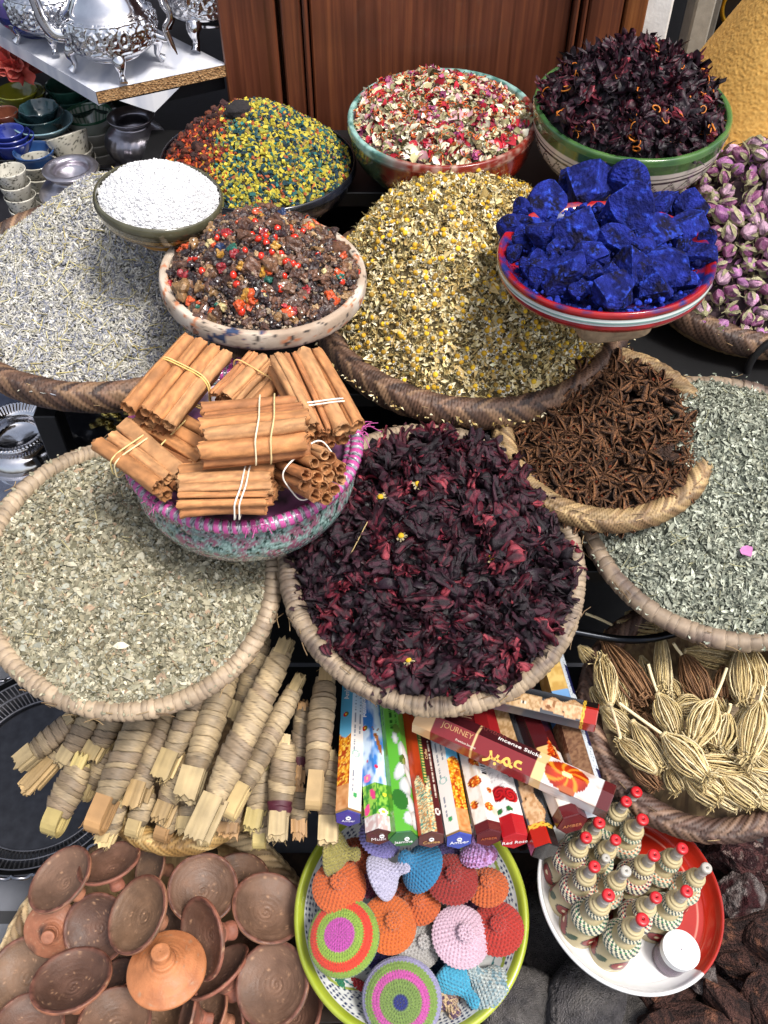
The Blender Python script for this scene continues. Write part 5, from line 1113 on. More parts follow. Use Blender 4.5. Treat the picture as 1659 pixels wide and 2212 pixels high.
Hro = Heap(Mrose, .186, .16, 1.5, (.02, .08), 0, .014, 12, 23); g = G(); P, N = Hro.pts(1500, (0, .014)); n = len(P)
scatter(g, STR + LT[:3], P, frames(N, .9), rng.gamma(7, .0010, n)[:, None] * np.ones(3), pick(hxs('7a4a70', '94608c', 'a09a74', '6a4a4c', '8c8a66'), n, jit=.2))
heap_obj('rose_petals', 'loose rose petals and sepals filling the basket at the right edge', Hro, g, M_dry, hx('3c2a30'), .012)
P, N = Hro.pts(3500, (-.003, .002), .99); keep = []
for i in range(len(P)):
    if len(keep) >= 290: break
    if all(np.sum((P[i] - P[j]) ** 2) > .0165 ** 2 for j in keep): keep.append(i)
Wp = Hro.world(P[keep]); Nw = N[keep] @ np.array(Mrose)[:3, :3].T
for p_, n_ in zip(Wp, Nw):
    mb, ms = RB[rng.integers(8)]; o = bpy.data.objects.new('rosebud', mb); COL.objects.link(o); s = rng.uniform(.022, .031); d = n_ * .1 + rng.normal(size=3) * .6
    o.matrix_world = mat4(frame(d, rng.uniform(0, 6)), p_ + n_ * .006) @ Matrix.Scale(s, 4); c = bpy.data.objects.new('sepals', ms); COL.objects.link(c); c.parent = o
    tag(o, 'dried mauve rosebud with pale sepals in the heap at the right edge', 'rosebud', 'rosebuds heaped at the right edge')

# ================================================================= BLUE PIGMENT STONES
Hbl = Heap(Mbl, .122, .052, 1.7, (0, .015), -.006, 0, 18, 24)
BR = []
for k in range(9):
    V, F, E_ = rock(5, 500 + k, 7, .012, 3.4, (1, .80, .74), (.42, .72), True); C = mixc(hx('151b54'), hx('222c80'), .5 + fbm(V * 2.2, 3, k) * 2.2); C = mixc(C, hx('1a1830'), (fbm(V * 2 + 9, 4, k) - .05) * 4); C = mixc(C, hx('3048b4'), E_ * .9 + (fbm(V * 9, 3, k) - .2) * 2)
    m = G().add(V, F, C).mesh('pigment_stone'); m.materials.append(vc('indigo_stone', rough=.95, var=.35, vscale=3, bump=.5, bscale=9, bdist=.04, spec=.15)); BR.append(m)
bl = [(990, 110, 190), (830, 175, 130), (1125, 205, 175), (1230, 175, 105), (1140, 105, 140), (1282, 170, 84), (1370, 190, 110), (1385, 245, 130), (822, 290, 120), (950, 262, 165), (700, 262, 84), (742, 250, 76), (752, 312, 74), (1100, 322, 120), (1240, 272, 150), (892, 420, 160), (1000, 357, 110), (1140, 402, 150), (1290, 392, 180), (1402, 362, 130), (1220, 470, 130), (1075, 492, 150), (1005, 430, 110), (790, 382, 76), (812, 424, 76), (712, 362, 62), (762, 400, 56), (945, 497, 54), (1352, 455, 84), (1432, 305, 60), (915, 75, 80), (1050, 62, 90), (745, 195, 60), (742, 215, 56), (690, 320, 60), (860, 340, 70), (1190, 340, 80), (1180, 440, 80), (980, 480, 60), (1300, 470, 60), (1330, 330, 80), (1070, 430, 60)]
bl.sort(key=lambda a: a[1])
pos_w = {0: 'big', 1: 'mid sized', 2: 'small'}
for k, (a, b, w) in enumerate(bl):
    px, py = 696.7 + a / 1.724, 331.8 + b / 1.724; q = Hbl.hit(px, py + w * .1); p_ = Hbl.world(q); dcam = CAM - p_; dcam /= np.linalg.norm(dcam)
    r = w / 1.724 / 2 * np.linalg.norm(p_ - CAM) / FPX * 1.30; o = bpy.data.objects.new('pigment_stone', BR[k % 9]); COL.objects.link(o)
    o.location = p_ - dcam * r * .25; o.rotation_euler = rng.uniform(0, 6.28, 3); o.scale = [r * 1.12] * 3
    size = 'big' if w > 140 else 'mid sized' if w > 90 else 'small'; hz = 'left' if a < 850 else 'right' if a > 1210 else 'centre'; vt = 'top' if b < 180 else 'middle' if b < 350 else 'front'
    tag(o, f'{size} blue pigment stone at {vt} {hz} of the heap', 'pigment stone', 'blue pigment stones in the dish')
from collections import defaultdict
dd = defaultdict(list)
for o in bpy.data.objects:
    if o.get('category') == 'pigment stone': dd[o['label']].append(o)
for lb, os_ in dd.items():
    os_.sort(key=lambda o: o.location[0]); m = len(os_)
    if m > 1:
        for i, o in enumerate(os_): o['label'] = (['leftmost', 'rightmost'] if m == 2 else ['leftmost', 'middle', 'rightmost'] if m == 3 else ['leftmost', 'second', 'third', 'fourth', 'fifth', 'sixth', 'seventh'])[min(i, 6)] + ' ' + lb
# small fill so that no gap shows the bare dish
for k in range(90):
    P, N = Hbl.pts(1, (.006, .018), .97); p_ = Hbl.world(P)[0]; o = bpy.data.objects.new('pigment_stone', BR[k % 9]); COL.objects.link(o); o.location = p_; o.rotation_euler = rng.uniform(0, 6.28, 3); o.scale = [rng.uniform(.011, .021)] * 3
    tag(o, 'deep blue pigment stone wedged low between the larger ones', 'pigment stone', 'blue pigment stones wedged between larger ones')

# ================================================================= DRIED UMBELS
def umbel_head(seed, cols, shape=0, L=1.0):
    q = np.random.default_rng(seed); g = G()
    for ring, n, k in ((1.0, 26, 1), (.62, 15, .93), (.25, 6, .9)):
        for i in range(n):
            a = i * 2 * math.pi / n + q.normal() * .06; s = np.linspace(0, 1, 9); Lr = k * q.uniform(.9, 1.06)
            pr = [[.16, .5, .8, .95, 1, .95, .8, .6, .42], [.16, .42, .66, .84, .96, 1.0, 1.0, .92, .84], [.3, .55, .75, .9, 1, 1.02, .92, .7, .45]][shape]
            rad = .235 * np.array(pr) * ring * q.uniform(.92, 1.06); ao = a + q.normal() * .05 * s * 2; P = np.stack([s * Lr, rad * np.cos(ao) * .95, rad * np.sin(ao) * .95], 1) + q.normal(size=(9, 3)) * .006
            c = np.asarray(cols)[q.integers(len(cols))] * q.uniform(.8, 1.15); tube(P, np.r_[np.full(7, .0125), .016, .012], 4, c, g, caps=False)
            for j in range(3): d = q.normal(size=3) * .06; tube([P[-1], P[-1] + d * .6 + [.02, 0, 0], P[-1] + d + [.03, 0, 0]], .013, 4, c * .85, g, caps=False)
    lathe([(.0, -.03), (.06, -.02), (.075, .02), (.04, .05)], 10, cols[0] * .8, g=(h := G())); G.merge(g, h, M=Matrix.Rotation(math.pi / 2, 4, 'Y')); return g
STRAW = hxs('d6c294', 'ccb680', 'e2d2a8', 'baa270'); BRN = hxs('7a5638', '8c6644', '6a4a30')
M_str = vc('straw', rough=.7, var=.2, vscale=8, bump=.3, bscale=40, bdist=.01)
UH = {}
for nm_, cc in (('s', STRAW), ('b', BRN)):
    for sh in (0, 1, 2): m = umbel_head(600 + sh + (9 if nm_ == 'b' else 0), cc, sh).mesh('flower_head'); m.materials.append(M_str); UH[nm_, sh] = m
def umbel(tip, neck, end, w, z, kind, label, z2=None):
    f = lambda a, zz: PZ(1194.4 + a[0] / 3.571, 1260.8 + a[1] / 3.571, zz)
    p0 = f(neck, z + .012); p1 = f(end, z if z2 is None else z2); M, L = axis_frame(p0, p1, roll=rng.uniform(0, 6)); M = M @ Matrix.Translation((-L / 2, 0, 0))
    t = thing('dried_umbel', label, 'dried umbel', M, 'dried umbel heads in the brown reed basket'); o = bpy.data.objects.new('flower_head', UH[kind]); COL.objects.link(o); o.parent = t
    ww = w / 3.571 * 1.40 / 2000 / .47 * 1.02; o.scale = (L, ww, ww)
    if tip is not None:
        pt = f(tip, z + .03); A = np.array(M.inverted()); q = A[:3, :3] @ pt + A[:3, 3]; tube(smoothpath([(0.004, 0, 0), q * .5 + [0, 0, .001], q], 8), np.linspace(.0026, .0019, 9)[:9] if False else .0022, 7, STRAW[2]).build('stem', M_str, t)
UM = [((510, 920), (850, 1160), (1190, 1500), 220, .475, ('s', 0), 'large straw umbel with long stem lying diagonally in the centre'),
 ((735, 620), (810, 850), (960, 1190), 190, .462, ('s', 0), 'straw umbel with upright thin stem above the central one'),
 ((1340, 650), (1240, 900), (1080, 1240), 215, .480, ('s', 0), 'straw umbel leaning left with thick stem pointing up right'),
 ((1370, 930), (1340, 1010), (1290, 1290), 200, .470, ('s', 2), 'round golden umbel with very short stem right of centre'),
 ((1620, 790), (1590, 920), (1490, 1370), 200, .480, ('s', 0), 'long straw umbel near the right edge with pale stem'),
 ((520, 1190), (440, 930), (380, 590), 165, .470, ('s', 2), 'upside down straw umbel at left with stem pointing down'),
 (None, (830, 360), (860, 830), 130, .474, ('s', 1), 'narrow upright straw umbel crossing the iron rod'),
 ((930, 460), (1010, 560), (1170, 910), 200, .466, ('b', 2), 'brown umbel with curved stem in the upper middle'),
 (None, (390, 430), (710, 920), 220, .458, ('b', 1), 'big dark brown umbel at upper left of the basket'),
 (None, (1440, 520), (1470, 910), 200, .470, ('s', 2), 'golden umbel hanging under the right leaf basket rim'),
 (None, (1550, 520), (1620, 820), 150, .462, ('s', 2), 'golden umbel at the far right under the leaf basket rim'),
 (None, (610, 1060), (850, 1420), 160, .455, ('s', 1), 'fan shaped straw umbel left of the large central one'),
 (None, (790, 1450), (530, 1220), 150, .450, ('s', 2), 'small tight straw umbel at lower left of the heap'),
 (None, (1120, 1370), (1460, 1430), 170, .455, ('s', 2), 'straw umbel lying level below the round golden one'),
 (None, (1290, 1470), (1560, 1680), 190, .445, ('s', 1), 'straw umbel with blunt brushy end at the bottom right'),
 (None, (1010, 1480), (1270, 1660), 190, .445, ('s', 1), 'brushy knotted umbel at the bottom centre'),
 (None, (880, 1400), (990, 1590), 150, .440, ('s', 1), 'short knotted umbel left of the brushy one'),
 (None, (1160, 920), (930, 980), 180, .458, ('s', 0), 'straw umbel lying crosswise between the two stemmed ones'),
 (None, (1500, 940), (1390, 1270), 130, .455, ('s', 0), 'slim golden umbel behind the long one at right'),
 (None, (1500, 1440), (1680, 1560), 170, .448, ('s', 1), 'straw umbel at the lower right corner of the heap'),
 (None, (1540, 1290), (1690, 1420), 150, .458, ('s', 0), 'golden umbel tucked in at the right edge of the heap'),
 (None, (500, 300), (800, 345), 130, .452, ('s', 1), 'blurry straw umbel lying level behind the iron rod'),
 (None, (560, 230), (700, 280), 110, .446, ('s', 1), 'straw umbel furthest back in the shade'),
 ((250, 230), (480, 330), (640, 420), 110, .445, ('s', 0), 'straw umbel with long stem in the shade behind the rod'),
 (None, (1010, 520), (1360, 590), 170, .456, ('s', 1), 'straw umbel lying level just below the rod at right'),
 (None, (900, 730), (960, 880), 150, .452, ('s', 1), 'small round umbel knot below the upright one'),
 (None, (1310, 640), (1330, 900), 150, .450, ('b', 1), 'brownish umbel deep between the golden ones'),
 (None, (500, 740), (560, 980), 120, .448, ('s', 0), 'golden umbel half hidden under the dark brown one'),
 (None, (370, 950), (620, 1180), 150, .446, ('s', 0), 'straw umbel beneath the long diagonal stem at left'),
 (None, (1630, 1080), (1700, 1320), 110, .460, ('s', 2), 'golden umbel cut by the right edge of the photo'),
 (None, (1620, 860), (1720, 1100), 120, .458, ('s', 2), 'straw umbel sticking out at the far right'),
 (None, (200, 480), (330, 620), 120, .440, ('s', 1), 'small pale umbel at the far left under the rod'),
 (None, (1150, 1180), (1260, 1420), 140, .446, ('s', 0), 'straw umbel deep under the leaning one'),
 (None, (700, 1000), (820, 1200), 130, .440, ('b', 0), 'brown umbel in the gap left of the centre'),
 (None, (900, 1180), (1100, 1330), 150, .438, ('s', 1), 'umbel buried beneath the large central one'),
 (None, (1200, 1560), (1420, 1700), 150, .432, ('s', 1), 'umbel lowest at the bottom between the brushy ones'), (None, (600, 1350), (800, 1560), 140, .432, ('b', 2), 'brown umbel low at the bottom left rim'), (None, (1560, 1640), (1720, 1700), 140, .436, ('s', 1), 'umbel low in the bottom right corner'), (None, (300, 800), (420, 1000), 130, .436, ('s', 2), 'umbel deep at the left edge below the tight one'), (None, (1200, 800), (1330, 1000), 130, .44, ('s', 2), 'umbel deep behind the thick stem'), (None, (680, 560), (760, 800), 120, .44, ('s', 0), 'pale umbel squeezed beside the upright one'), (None, (1050, 620), (1120, 760), 120, .44, ('s', 1), 'umbel buried under the curved brown one')]
for a in UM: umbel(*a)

g = G(); P, N = Hbl.pts(900, (0, .016), 1.04); n = len(P); scatter(g, [blob(k + 5, 1, .5) for k in range(3)], P, frames(N, 1), rng.gamma(3, .0007, n), pick(hxs('1c2a80', '2c40a8', '161c50'), n))
o = g.build('pigment_crumbs', MATS['indigo_stone'], smooth=False); o.matrix_world = Mbl; tag(o, 'blue pigment crumbs and dust between the stones in the dish', 'crumbs', kind='stuff')
# ================================================================= LIME RIMMED BOWL OF CROCHET TAGINES
Mcr = tilt((.036, .413, .303), 8, -3)
def c_cro(T, K, R, Z, D):
    inner = K > K.max() * .56; w = hx('d8dad8') * np.ones(R.shape + (3,)); lime = mixc(hx('8f9c2a'), hx('b4bc4c'), .5 + N3(T, R, Z, 12))
    rho = R / .158; cell = np.stack([np.round(T * 40 / (2 * np.pi) * 3) , np.round(rho * 42)], -1); du = np.abs(T * 120 / (2 * np.pi) - cell[..., 0]); dv = np.abs(rho * 42 - cell[..., 1])
    dots = (du ** 2 + dv ** 2 < .10) & (rho > .55) & (rho < .93); a = put(w, dots & (hash1(cell[..., 0] * 7 + cell[..., 1], 3) > .2), hx('24345c'))
    pet = np.abs(np.sin(T * 3)); band = (rho > .62) & (rho < .64 + .22 * pet); a = np.where((band & (pet > .5))[..., None], w, a)
    a = put(a, (np.abs(rho - (.62 + .24 * pet)) < .012) & (pet > .45), hx('97a44c')); a = put(a, (np.abs(rho - (.66 + .12 * pet)) < .008) & (pet > .6), hx('2f6f74'))
    a = put(a, np.abs(rho - .925) < .006, hx('4a6a8c')); a = np.where(inner[..., None], a, hx('c4c8b4')); return mixc(a, lime, (rho - .942) * 120 * inner + (Z > -.006) * 5)
ceramic('bowl', 'lime rimmed white bowl with blue dots holding crocheted tagines', 'bowl', Mcr, smoothprof([(.05, -.085), (.066, -.084), (.068, -.078), (.11, -.055), (.145, -.025), (.157, -.004), (.158, 0), (.155, .003), (.150, .001), (.140, -.012), (.115, -.036), (.07, -.06), (.03, -.068), (.001, -.068)], 260), c_cro, 420)
ROW = .0046
def stitch(nst_w=.0054, amp=.0028, twist=0.0):
    def f(T, K, R, Z, D):
        row = np.floor(D / ROW); fv = D / ROW - row; n = np.maximum(6, np.round(2 * np.pi * np.interp(row * ROW + ROW / 2, D[0], R[0]) / nst_w)); ph = T * n / (2 * np.pi) + row * .5; fu = ph - np.floor(ph)
        e = np.exp(-(((fu - .5) / .24) ** 2 + ((fv - .5) / .26) ** 2)); h = -amp * 1.5 * e + amp * .35 * np.abs(np.sin(np.pi * fv)); n3_ = np.interp(np.arange(len(D[0])), np.arange(len(D[0])), np.gradient(D[0]))
        dR = np.gradient(R[0]); dZ = np.gradient(Z[0]); L = np.hypot(dR, dZ) + 1e-9; return h * (dZ / L)[None], h * (-dR / L)[None]
    return f
def hat(label, zx, zy, rz, phi, ang, col, t=1.235, col2=None, mott=0, tall=1.0, closed=1.0):
    R = rz / 2.777 * t / FPX * 1.1
    pr = np.array([(.0, 1.0), (.12, 1.0), (.24, .95), (.29, .86), (.27, .75), (.26, .64), (.33, .53), (.47, .43), (.66, .33), (.84, .20), (.96, .07), (1.0, -.02), (.97, -.07), (.80, -.12), (.4, -.16), (.001, -.17)])
    pr = pr * [1, tall * (.72 if phi < 45 else 1.25)]; pr = np.maximum(pr, [.001, -9]) * R; pf = smoothprof([tuple(p) for p in pr[::-1]], int(sum(np.hypot(*np.diff(pr, axis=0).T)) / ROW * 8)); pf = [(max(a, .0004), b) for a, b in pf]
    def cf(T, K, R_, Z, D):
        c = hx(col) * .72 * np.ones(R_.shape + (3,)); m = noise(np.stack([np.floor(T * R_ / .004) * 1.7, np.floor(D / ROW) * 1.3, T * 0], -1), 4)
        if col2: c = mixc(c, hx(col2), (m * mott + .5))
        return c * (1 + .12 * m)[..., None]
    M = facing(597.2 + zx / 2.777, 1758.5 + zy / 2.777, t, phi, ang); t_ = lathe(pf, 220, cf, stitch()).build('crochet_tagine', M_yarn); t_.matrix_world = M @ Matrix.Translation((0, 0, -.1 * R)); t_.rotation_mode = 'QUATERNION'
    return tag(t_, label, 'crochet tagine', 'little crocheted tagines in the lime rimmed bowl')
hat('olive green crocheted tagine with stubby knob at top left of the bowl', 350, 230, 125, 70, -5, '948a48', 1.235)
hat('orange crocheted tagine at the left edge, knob facing up', 375, 430, 148, 18, 100, 'c8602a', 1.22)
hat('lavender blue crocheted tagine under the incense boxes', 625, 140, 120, 40, 60, '7f78b4', 1.24)
hat('white lilac crocheted tagine lying on its side with knob to the right', 635, 375, 125, 68, 25, 'b4b0c8', 1.215, tall=1.15)
hat('bright blue crocheted tagine with knob to the upper left', 865, 315, 137, 48, 150, '2a7aa8', 1.225)
hat('dark red crocheted tagine with hollow knob at upper right', 1055, 385, 142, 22, 80, '94261f', 1.22)
hat('pink and purple mottled crocheted tagine under the rose box', 1210, 235, 105, 55, 100, 'a0608c', 1.235, 'b08cc0', 2)
hat('small orange crocheted tagine at the far right', 1262, 430, 118, 30, 95, 'c05c28', 1.225)
hat('orange crocheted tagine half hidden behind the front one', 862, 540, 112, 25, 120, 'c05a24', 1.225)
hat('orange crocheted tagine in the middle, knob facing up', 680, 657, 155, 18, 40, 'c8621f', 1.20)
hat('grey white crocheted tagine between the orange and pink ones', 860, 775, 132, 24, 20, 'a8a4a0', 1.215)
hat('pale pink crocheted tagine right of centre', 1112, 730, 165, 20, 35, 'd0b0c0', 1.20)
hat('red crocheted tagine at the right edge of the bowl', 1325, 680, 146, 16, 80, 'b02c20', 1.215)
hat('turquoise crocheted tagine lying with its knob down', 1050, 960, 120, 80, -50, '3f9cbc', 1.215, tall=1.5)
hat('grey blue mottled crocheted tagine at lower right', 1262, 1040, 150, 60, 130, '7c9aa4', 1.215, '9aa09c', 2)
hat('purple and beige mottled crocheted tagine near the bottom', 1005, 1085, 125, 60, -60, '5a3c58', 1.22, 'a89070', 3)
hat('emerald green crocheted tagine peeking out at lower left', 350, 1010, 95, 70, 200, '1f7a54', 1.245)
hat('crimson crocheted tagine peeking out between the two striped caps', 490, 1060, 80, 60, 240, 'a81c28', 1.245)
hat('violet crocheted tagine deep beneath the two striped caps', 640, 880, 90, 40, 60, '3c2c74', 1.25)
for zx, zy, c_, lb in ((760, 480, '8c3a1c', 'rust brown'), (960, 640, '3a2a24', 'dark brown'), (1200, 560, '6c2c5c', 'plum'), (900, 900, '24406c', 'denim blue'), (1160, 930, 'a08848', 'golden'), (1180, 1000, '8c8494', 'dusty grey'), (480, 250, 'a8481c', 'burnt orange'), (420, 620, '2c5a3c', 'moss green'), (980, 250, '4c3c74', 'grape')): hat(lb + ' crocheted tagine buried under the others in the bowl', zx, zy, 118, 30, 90, c_, 1.26)
hat('maroon crocheted tagine deep behind the white lilac one', 540, 400, 100, 40, 60, '6c2440', 1.25)
def capdisc(label, zx, zy, rz, rings, phi, ang, t):
    R = rz / 2.777 * t / FPX; pr = [(.001, -.12), (.8, -.10), (.97, -.02), (1.0, .06), (.95, .16), (.8, .27), (.6, .34), (.4, .38), (.2, .40), (.001, .405)]; pf = smoothprof([(a * R, b * R) for a, b in pr], 340); pf = [(max(a, .0004), b) for a, b in pf]
    ks = [a for a, _ in rings]; cs = [hx(b) for _, b in rings]
    def cf(T, K, R_, Z, D):
        tot = D.max(); s = (tot - D) / R; s = s + .02 * np.sin(T * 60); c = np.ones(R_.shape + (3,)) * cs[-1]
        for a, cc in reversed(list(zip(ks, cs))): c = np.where((s < a)[..., None], cc, c)
        m = noise(np.stack([T * R_ / .002, D / ROW * 2, T * 0], -1), 4); return c * .8 * (1 + .18 * m)[..., None]
    o = lathe(pf, 240, cf, stitch(.0036, .0016)).build('crochet_disc', M_yarn); o.matrix_world = facing(597.2 + zx / 2.777, 1758.5 + zy / 2.777, t, phi, ang); tag(o, label, 'crochet disc', 'striped crochet discs in the lime rimmed bowl')
capdisc('round striped crochet cap with pink centre and red ring', 405, 740, 226, [(.42, 'b0489a'), (.66, '84a03c'), (.90, 'c83a24'), (1.12, '7c9838'), (9, '2c5a48')], 22, 150, 1.195)
capdisc('round striped crochet cap with navy centre and pink ring at the bottom', 752, 1110, 240, [(.18, '1c2468'), (.52, '6c8440'), (.72, 'b04c90'), (.93, '708a40'), (1.12, '8c88a8'), (9, '7c8c48')], 12, 250, 1.185)

# ================================================================= CLAY LIDS
def clay_parts(seed, tone):
    q = np.random.default_rng(seed); inner = [(0, -.28), (.10, -.275), (.2, -.26), (.5, -.19), (.8, -.04), (.90, .04), (.95, .065), (1.0, .05), (1.01, .0), (.98, -.05), (.8, -.14), (.5, -.30), (.33, -.44), (.26, -.56), (.001, -.56)]
    pr = smoothprof([(max(a, .001), b) for a, b in inner], 110); di, do = tone
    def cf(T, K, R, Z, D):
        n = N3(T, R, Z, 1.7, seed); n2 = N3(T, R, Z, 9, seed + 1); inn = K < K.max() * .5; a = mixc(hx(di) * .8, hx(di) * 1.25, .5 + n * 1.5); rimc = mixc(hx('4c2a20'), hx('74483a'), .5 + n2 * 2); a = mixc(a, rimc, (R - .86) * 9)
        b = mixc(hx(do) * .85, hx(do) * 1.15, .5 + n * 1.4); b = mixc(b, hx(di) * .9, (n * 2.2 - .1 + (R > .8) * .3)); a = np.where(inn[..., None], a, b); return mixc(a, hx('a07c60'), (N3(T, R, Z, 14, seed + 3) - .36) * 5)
    def df(T, K, R, Z, D): return .012 * fbm(np.stack([np.cos(T) * 1.4, np.sin(T) * 1.4, Z * 2 + seed], -1), 3, seed), .0075 * np.sin(D * 48 + T) * (R < .8) + .03 * N3(T, R, Z, .8, seed + 5)
    g = lathe(pr, 72, cf, df); k = lathe(smoothprof([(.001, -.54), (.25, -.54), (.22, -.68), (.24, -.82), (.235, -.93), (.16, -.96), (.001, -.95)], 40), 30, lambda T, K, R, Z, D: mixc(hx(do) * .8, hx(do) * 1.15, .5 + 1.5 * N3(T, R, Z, 5, seed)), lambda T, K, R, Z, D: (.03 * N3(T, R, Z, 3, seed), 0 * Z))
    return g, k
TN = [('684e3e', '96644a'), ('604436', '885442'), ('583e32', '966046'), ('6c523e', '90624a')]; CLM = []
M_cl = vc('fired_clay', rough=.6, var=.14, vscale=3, bump=.12, bscale=22, bdist=.012, rvar=.1)
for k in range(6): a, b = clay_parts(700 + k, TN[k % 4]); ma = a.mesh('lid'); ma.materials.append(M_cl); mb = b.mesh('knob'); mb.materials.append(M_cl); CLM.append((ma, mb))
a, b = clay_parts(720, ('a0623c', 'b4744a')); ma = a.mesh('lid'); ma.materials.append(M_cl); mb = b.mesh('knob'); mb.materials.append(M_cl); CLM.append((ma, mb))
CL = [(325, 350, 190, 50, 140, 1.24, 'clay lid leaning at the top left rim with a grey chip inside'), (590, 265, 170, 58, 110, 1.25, 'clay lid tipped sideways under the bark bundles, flared cone showing'),
 (520, 618, 182, 22, 200, 1.285, 'upturned clay lid with ringed golden brown hollow at centre left'), (742, 540, 205, 48, 160, 1.235, 'upright oval clay lid leaning left in the middle'), (1095, 402, 187, 14, 90, 1.28, 'round upturned clay lid with pale swirl at top centre'),
 (1092, 670, 212, 60, 195, 1.215, 'dark narrow clay lid with knob pointing right'), (1450, 505, 200, 30, 60, 1.28, 'upturned clay lid with spiral centre beside the lime bowl'), (900, 838, 212, 152, 290, 1.20, 'bright terracotta lid standing with its knob up in the middle'),
 (385, 895, 215, 46, 105, 1.225, 'wide clay lid tipped back with its knob below at left'), (130, 880, 205, 25, 160, 1.285, 'big clay lid at the left edge behind the wide one'), (620, 1120, 195, 30, 100, 1.225, 'clay lid cut by the bottom edge near the middle'),
 (155, 1150, 185, 25, 100, 1.22, 'clay lid in the bottom left corner of the photo'), (1470, 918, 215, 26, 170, 1.235, 'large clay lid with olive brown hollow at lower right'), (1180, 850, 190, 66, 125, 1.275, 'clay lid standing on edge under the dark narrow one'),
 (285, 620, 150, 160, 60, 1.30, 'reddish clay lid lying face down at left'), (810, 285, 140, 60, 170, 1.35, 'dark clay lid in the shade under the bark basket'), (1290, 340, 160, 40, 90, 1.37, 'dark clay lid hidden behind the round one at the top'),
 (1010, 1090, 150, 78, 170, 1.26, 'clay lid seen edge on at the bottom centre'), (1130, 1080, 160, 60, 160, 1.28, 'dark clay lid beneath at the bottom right of centre'), (1570, 1080, 200, 40, 150, 1.285, 'clay lid under the large one at lower right'),
 (590, 900, 150, 60, 120, 1.31, 'clay lid whose red edge shows right of the wide one'), (700, 930, 150, 40, 60, 1.34, 'clay lid wedged low left of the terracotta one'), (900, 590, 150, 30, 90, 1.36, 'clay lid deep under the dark narrow one'), (1260, 1090, 140, 70, 200, 1.29, 'dark clay lid edge near the bottom right'), (1330, 690, 150, 50, 90, 1.37, 'dark clay lid deep in the gap at right'),
 (330, 1130, 160, 50, 60, 1.34, 'clay lid deep in the gap at the bottom left'), (250, 760, 150, 30, 60, 1.38, 'clay lid low behind the wide one'), (820, 1100, 170, 40, 90, 1.35, 'clay lid lowest in the bottom middle'), (650, 760, 130, 30, 60, 1.38, 'dark clay lid low in the central gap')]
for k, (zx, zy, rz, phi, an, t, lb) in enumerate(CL):
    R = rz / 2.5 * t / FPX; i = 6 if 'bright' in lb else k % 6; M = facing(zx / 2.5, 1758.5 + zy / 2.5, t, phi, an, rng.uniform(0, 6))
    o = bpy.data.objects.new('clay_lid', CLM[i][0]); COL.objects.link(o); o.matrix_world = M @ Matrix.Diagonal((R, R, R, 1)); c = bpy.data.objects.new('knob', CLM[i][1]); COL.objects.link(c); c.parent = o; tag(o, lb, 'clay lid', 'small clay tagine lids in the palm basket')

# ================================================================= PLATE OF BOTTLES
Mpl = tilt(PT(1361, 1928, 1.25), 0, 8)
def c_plate(T, K, R, Z, D):
    x = R * np.cos(T); y = R * np.sin(T); red = mixc(hx('a82414'), hx('8c1c12'), .5 + N3(T, R, Z, 8)); wh = hx('dadada'); side = (x * .85 + y * .55) > .012 + .004 * N3(T, R, Z, 20); a = np.where(side[..., None], red, wh)
    return put(a, side & (np.abs(R - .100) < .0008), hx('c88070'))
ceramic('plate', 'half white half red glazed plate under the painted bottles', 'plate', Mpl, smoothprof([(.07, -.026), (.09, -.026), (.115, -.018), (.1255, -.004), (.1285, .001), (.1275, .0045), (.124, .0035), (.119, -.006), (.110, -.014), (.100, -.0165), (.05, -.018), (.001, -.018)], 160), c_plate, 400)
M_ceram = vc('painted_ceramic', rough=.35, var=.05, vscale=50, bump=.05, coat=.3)
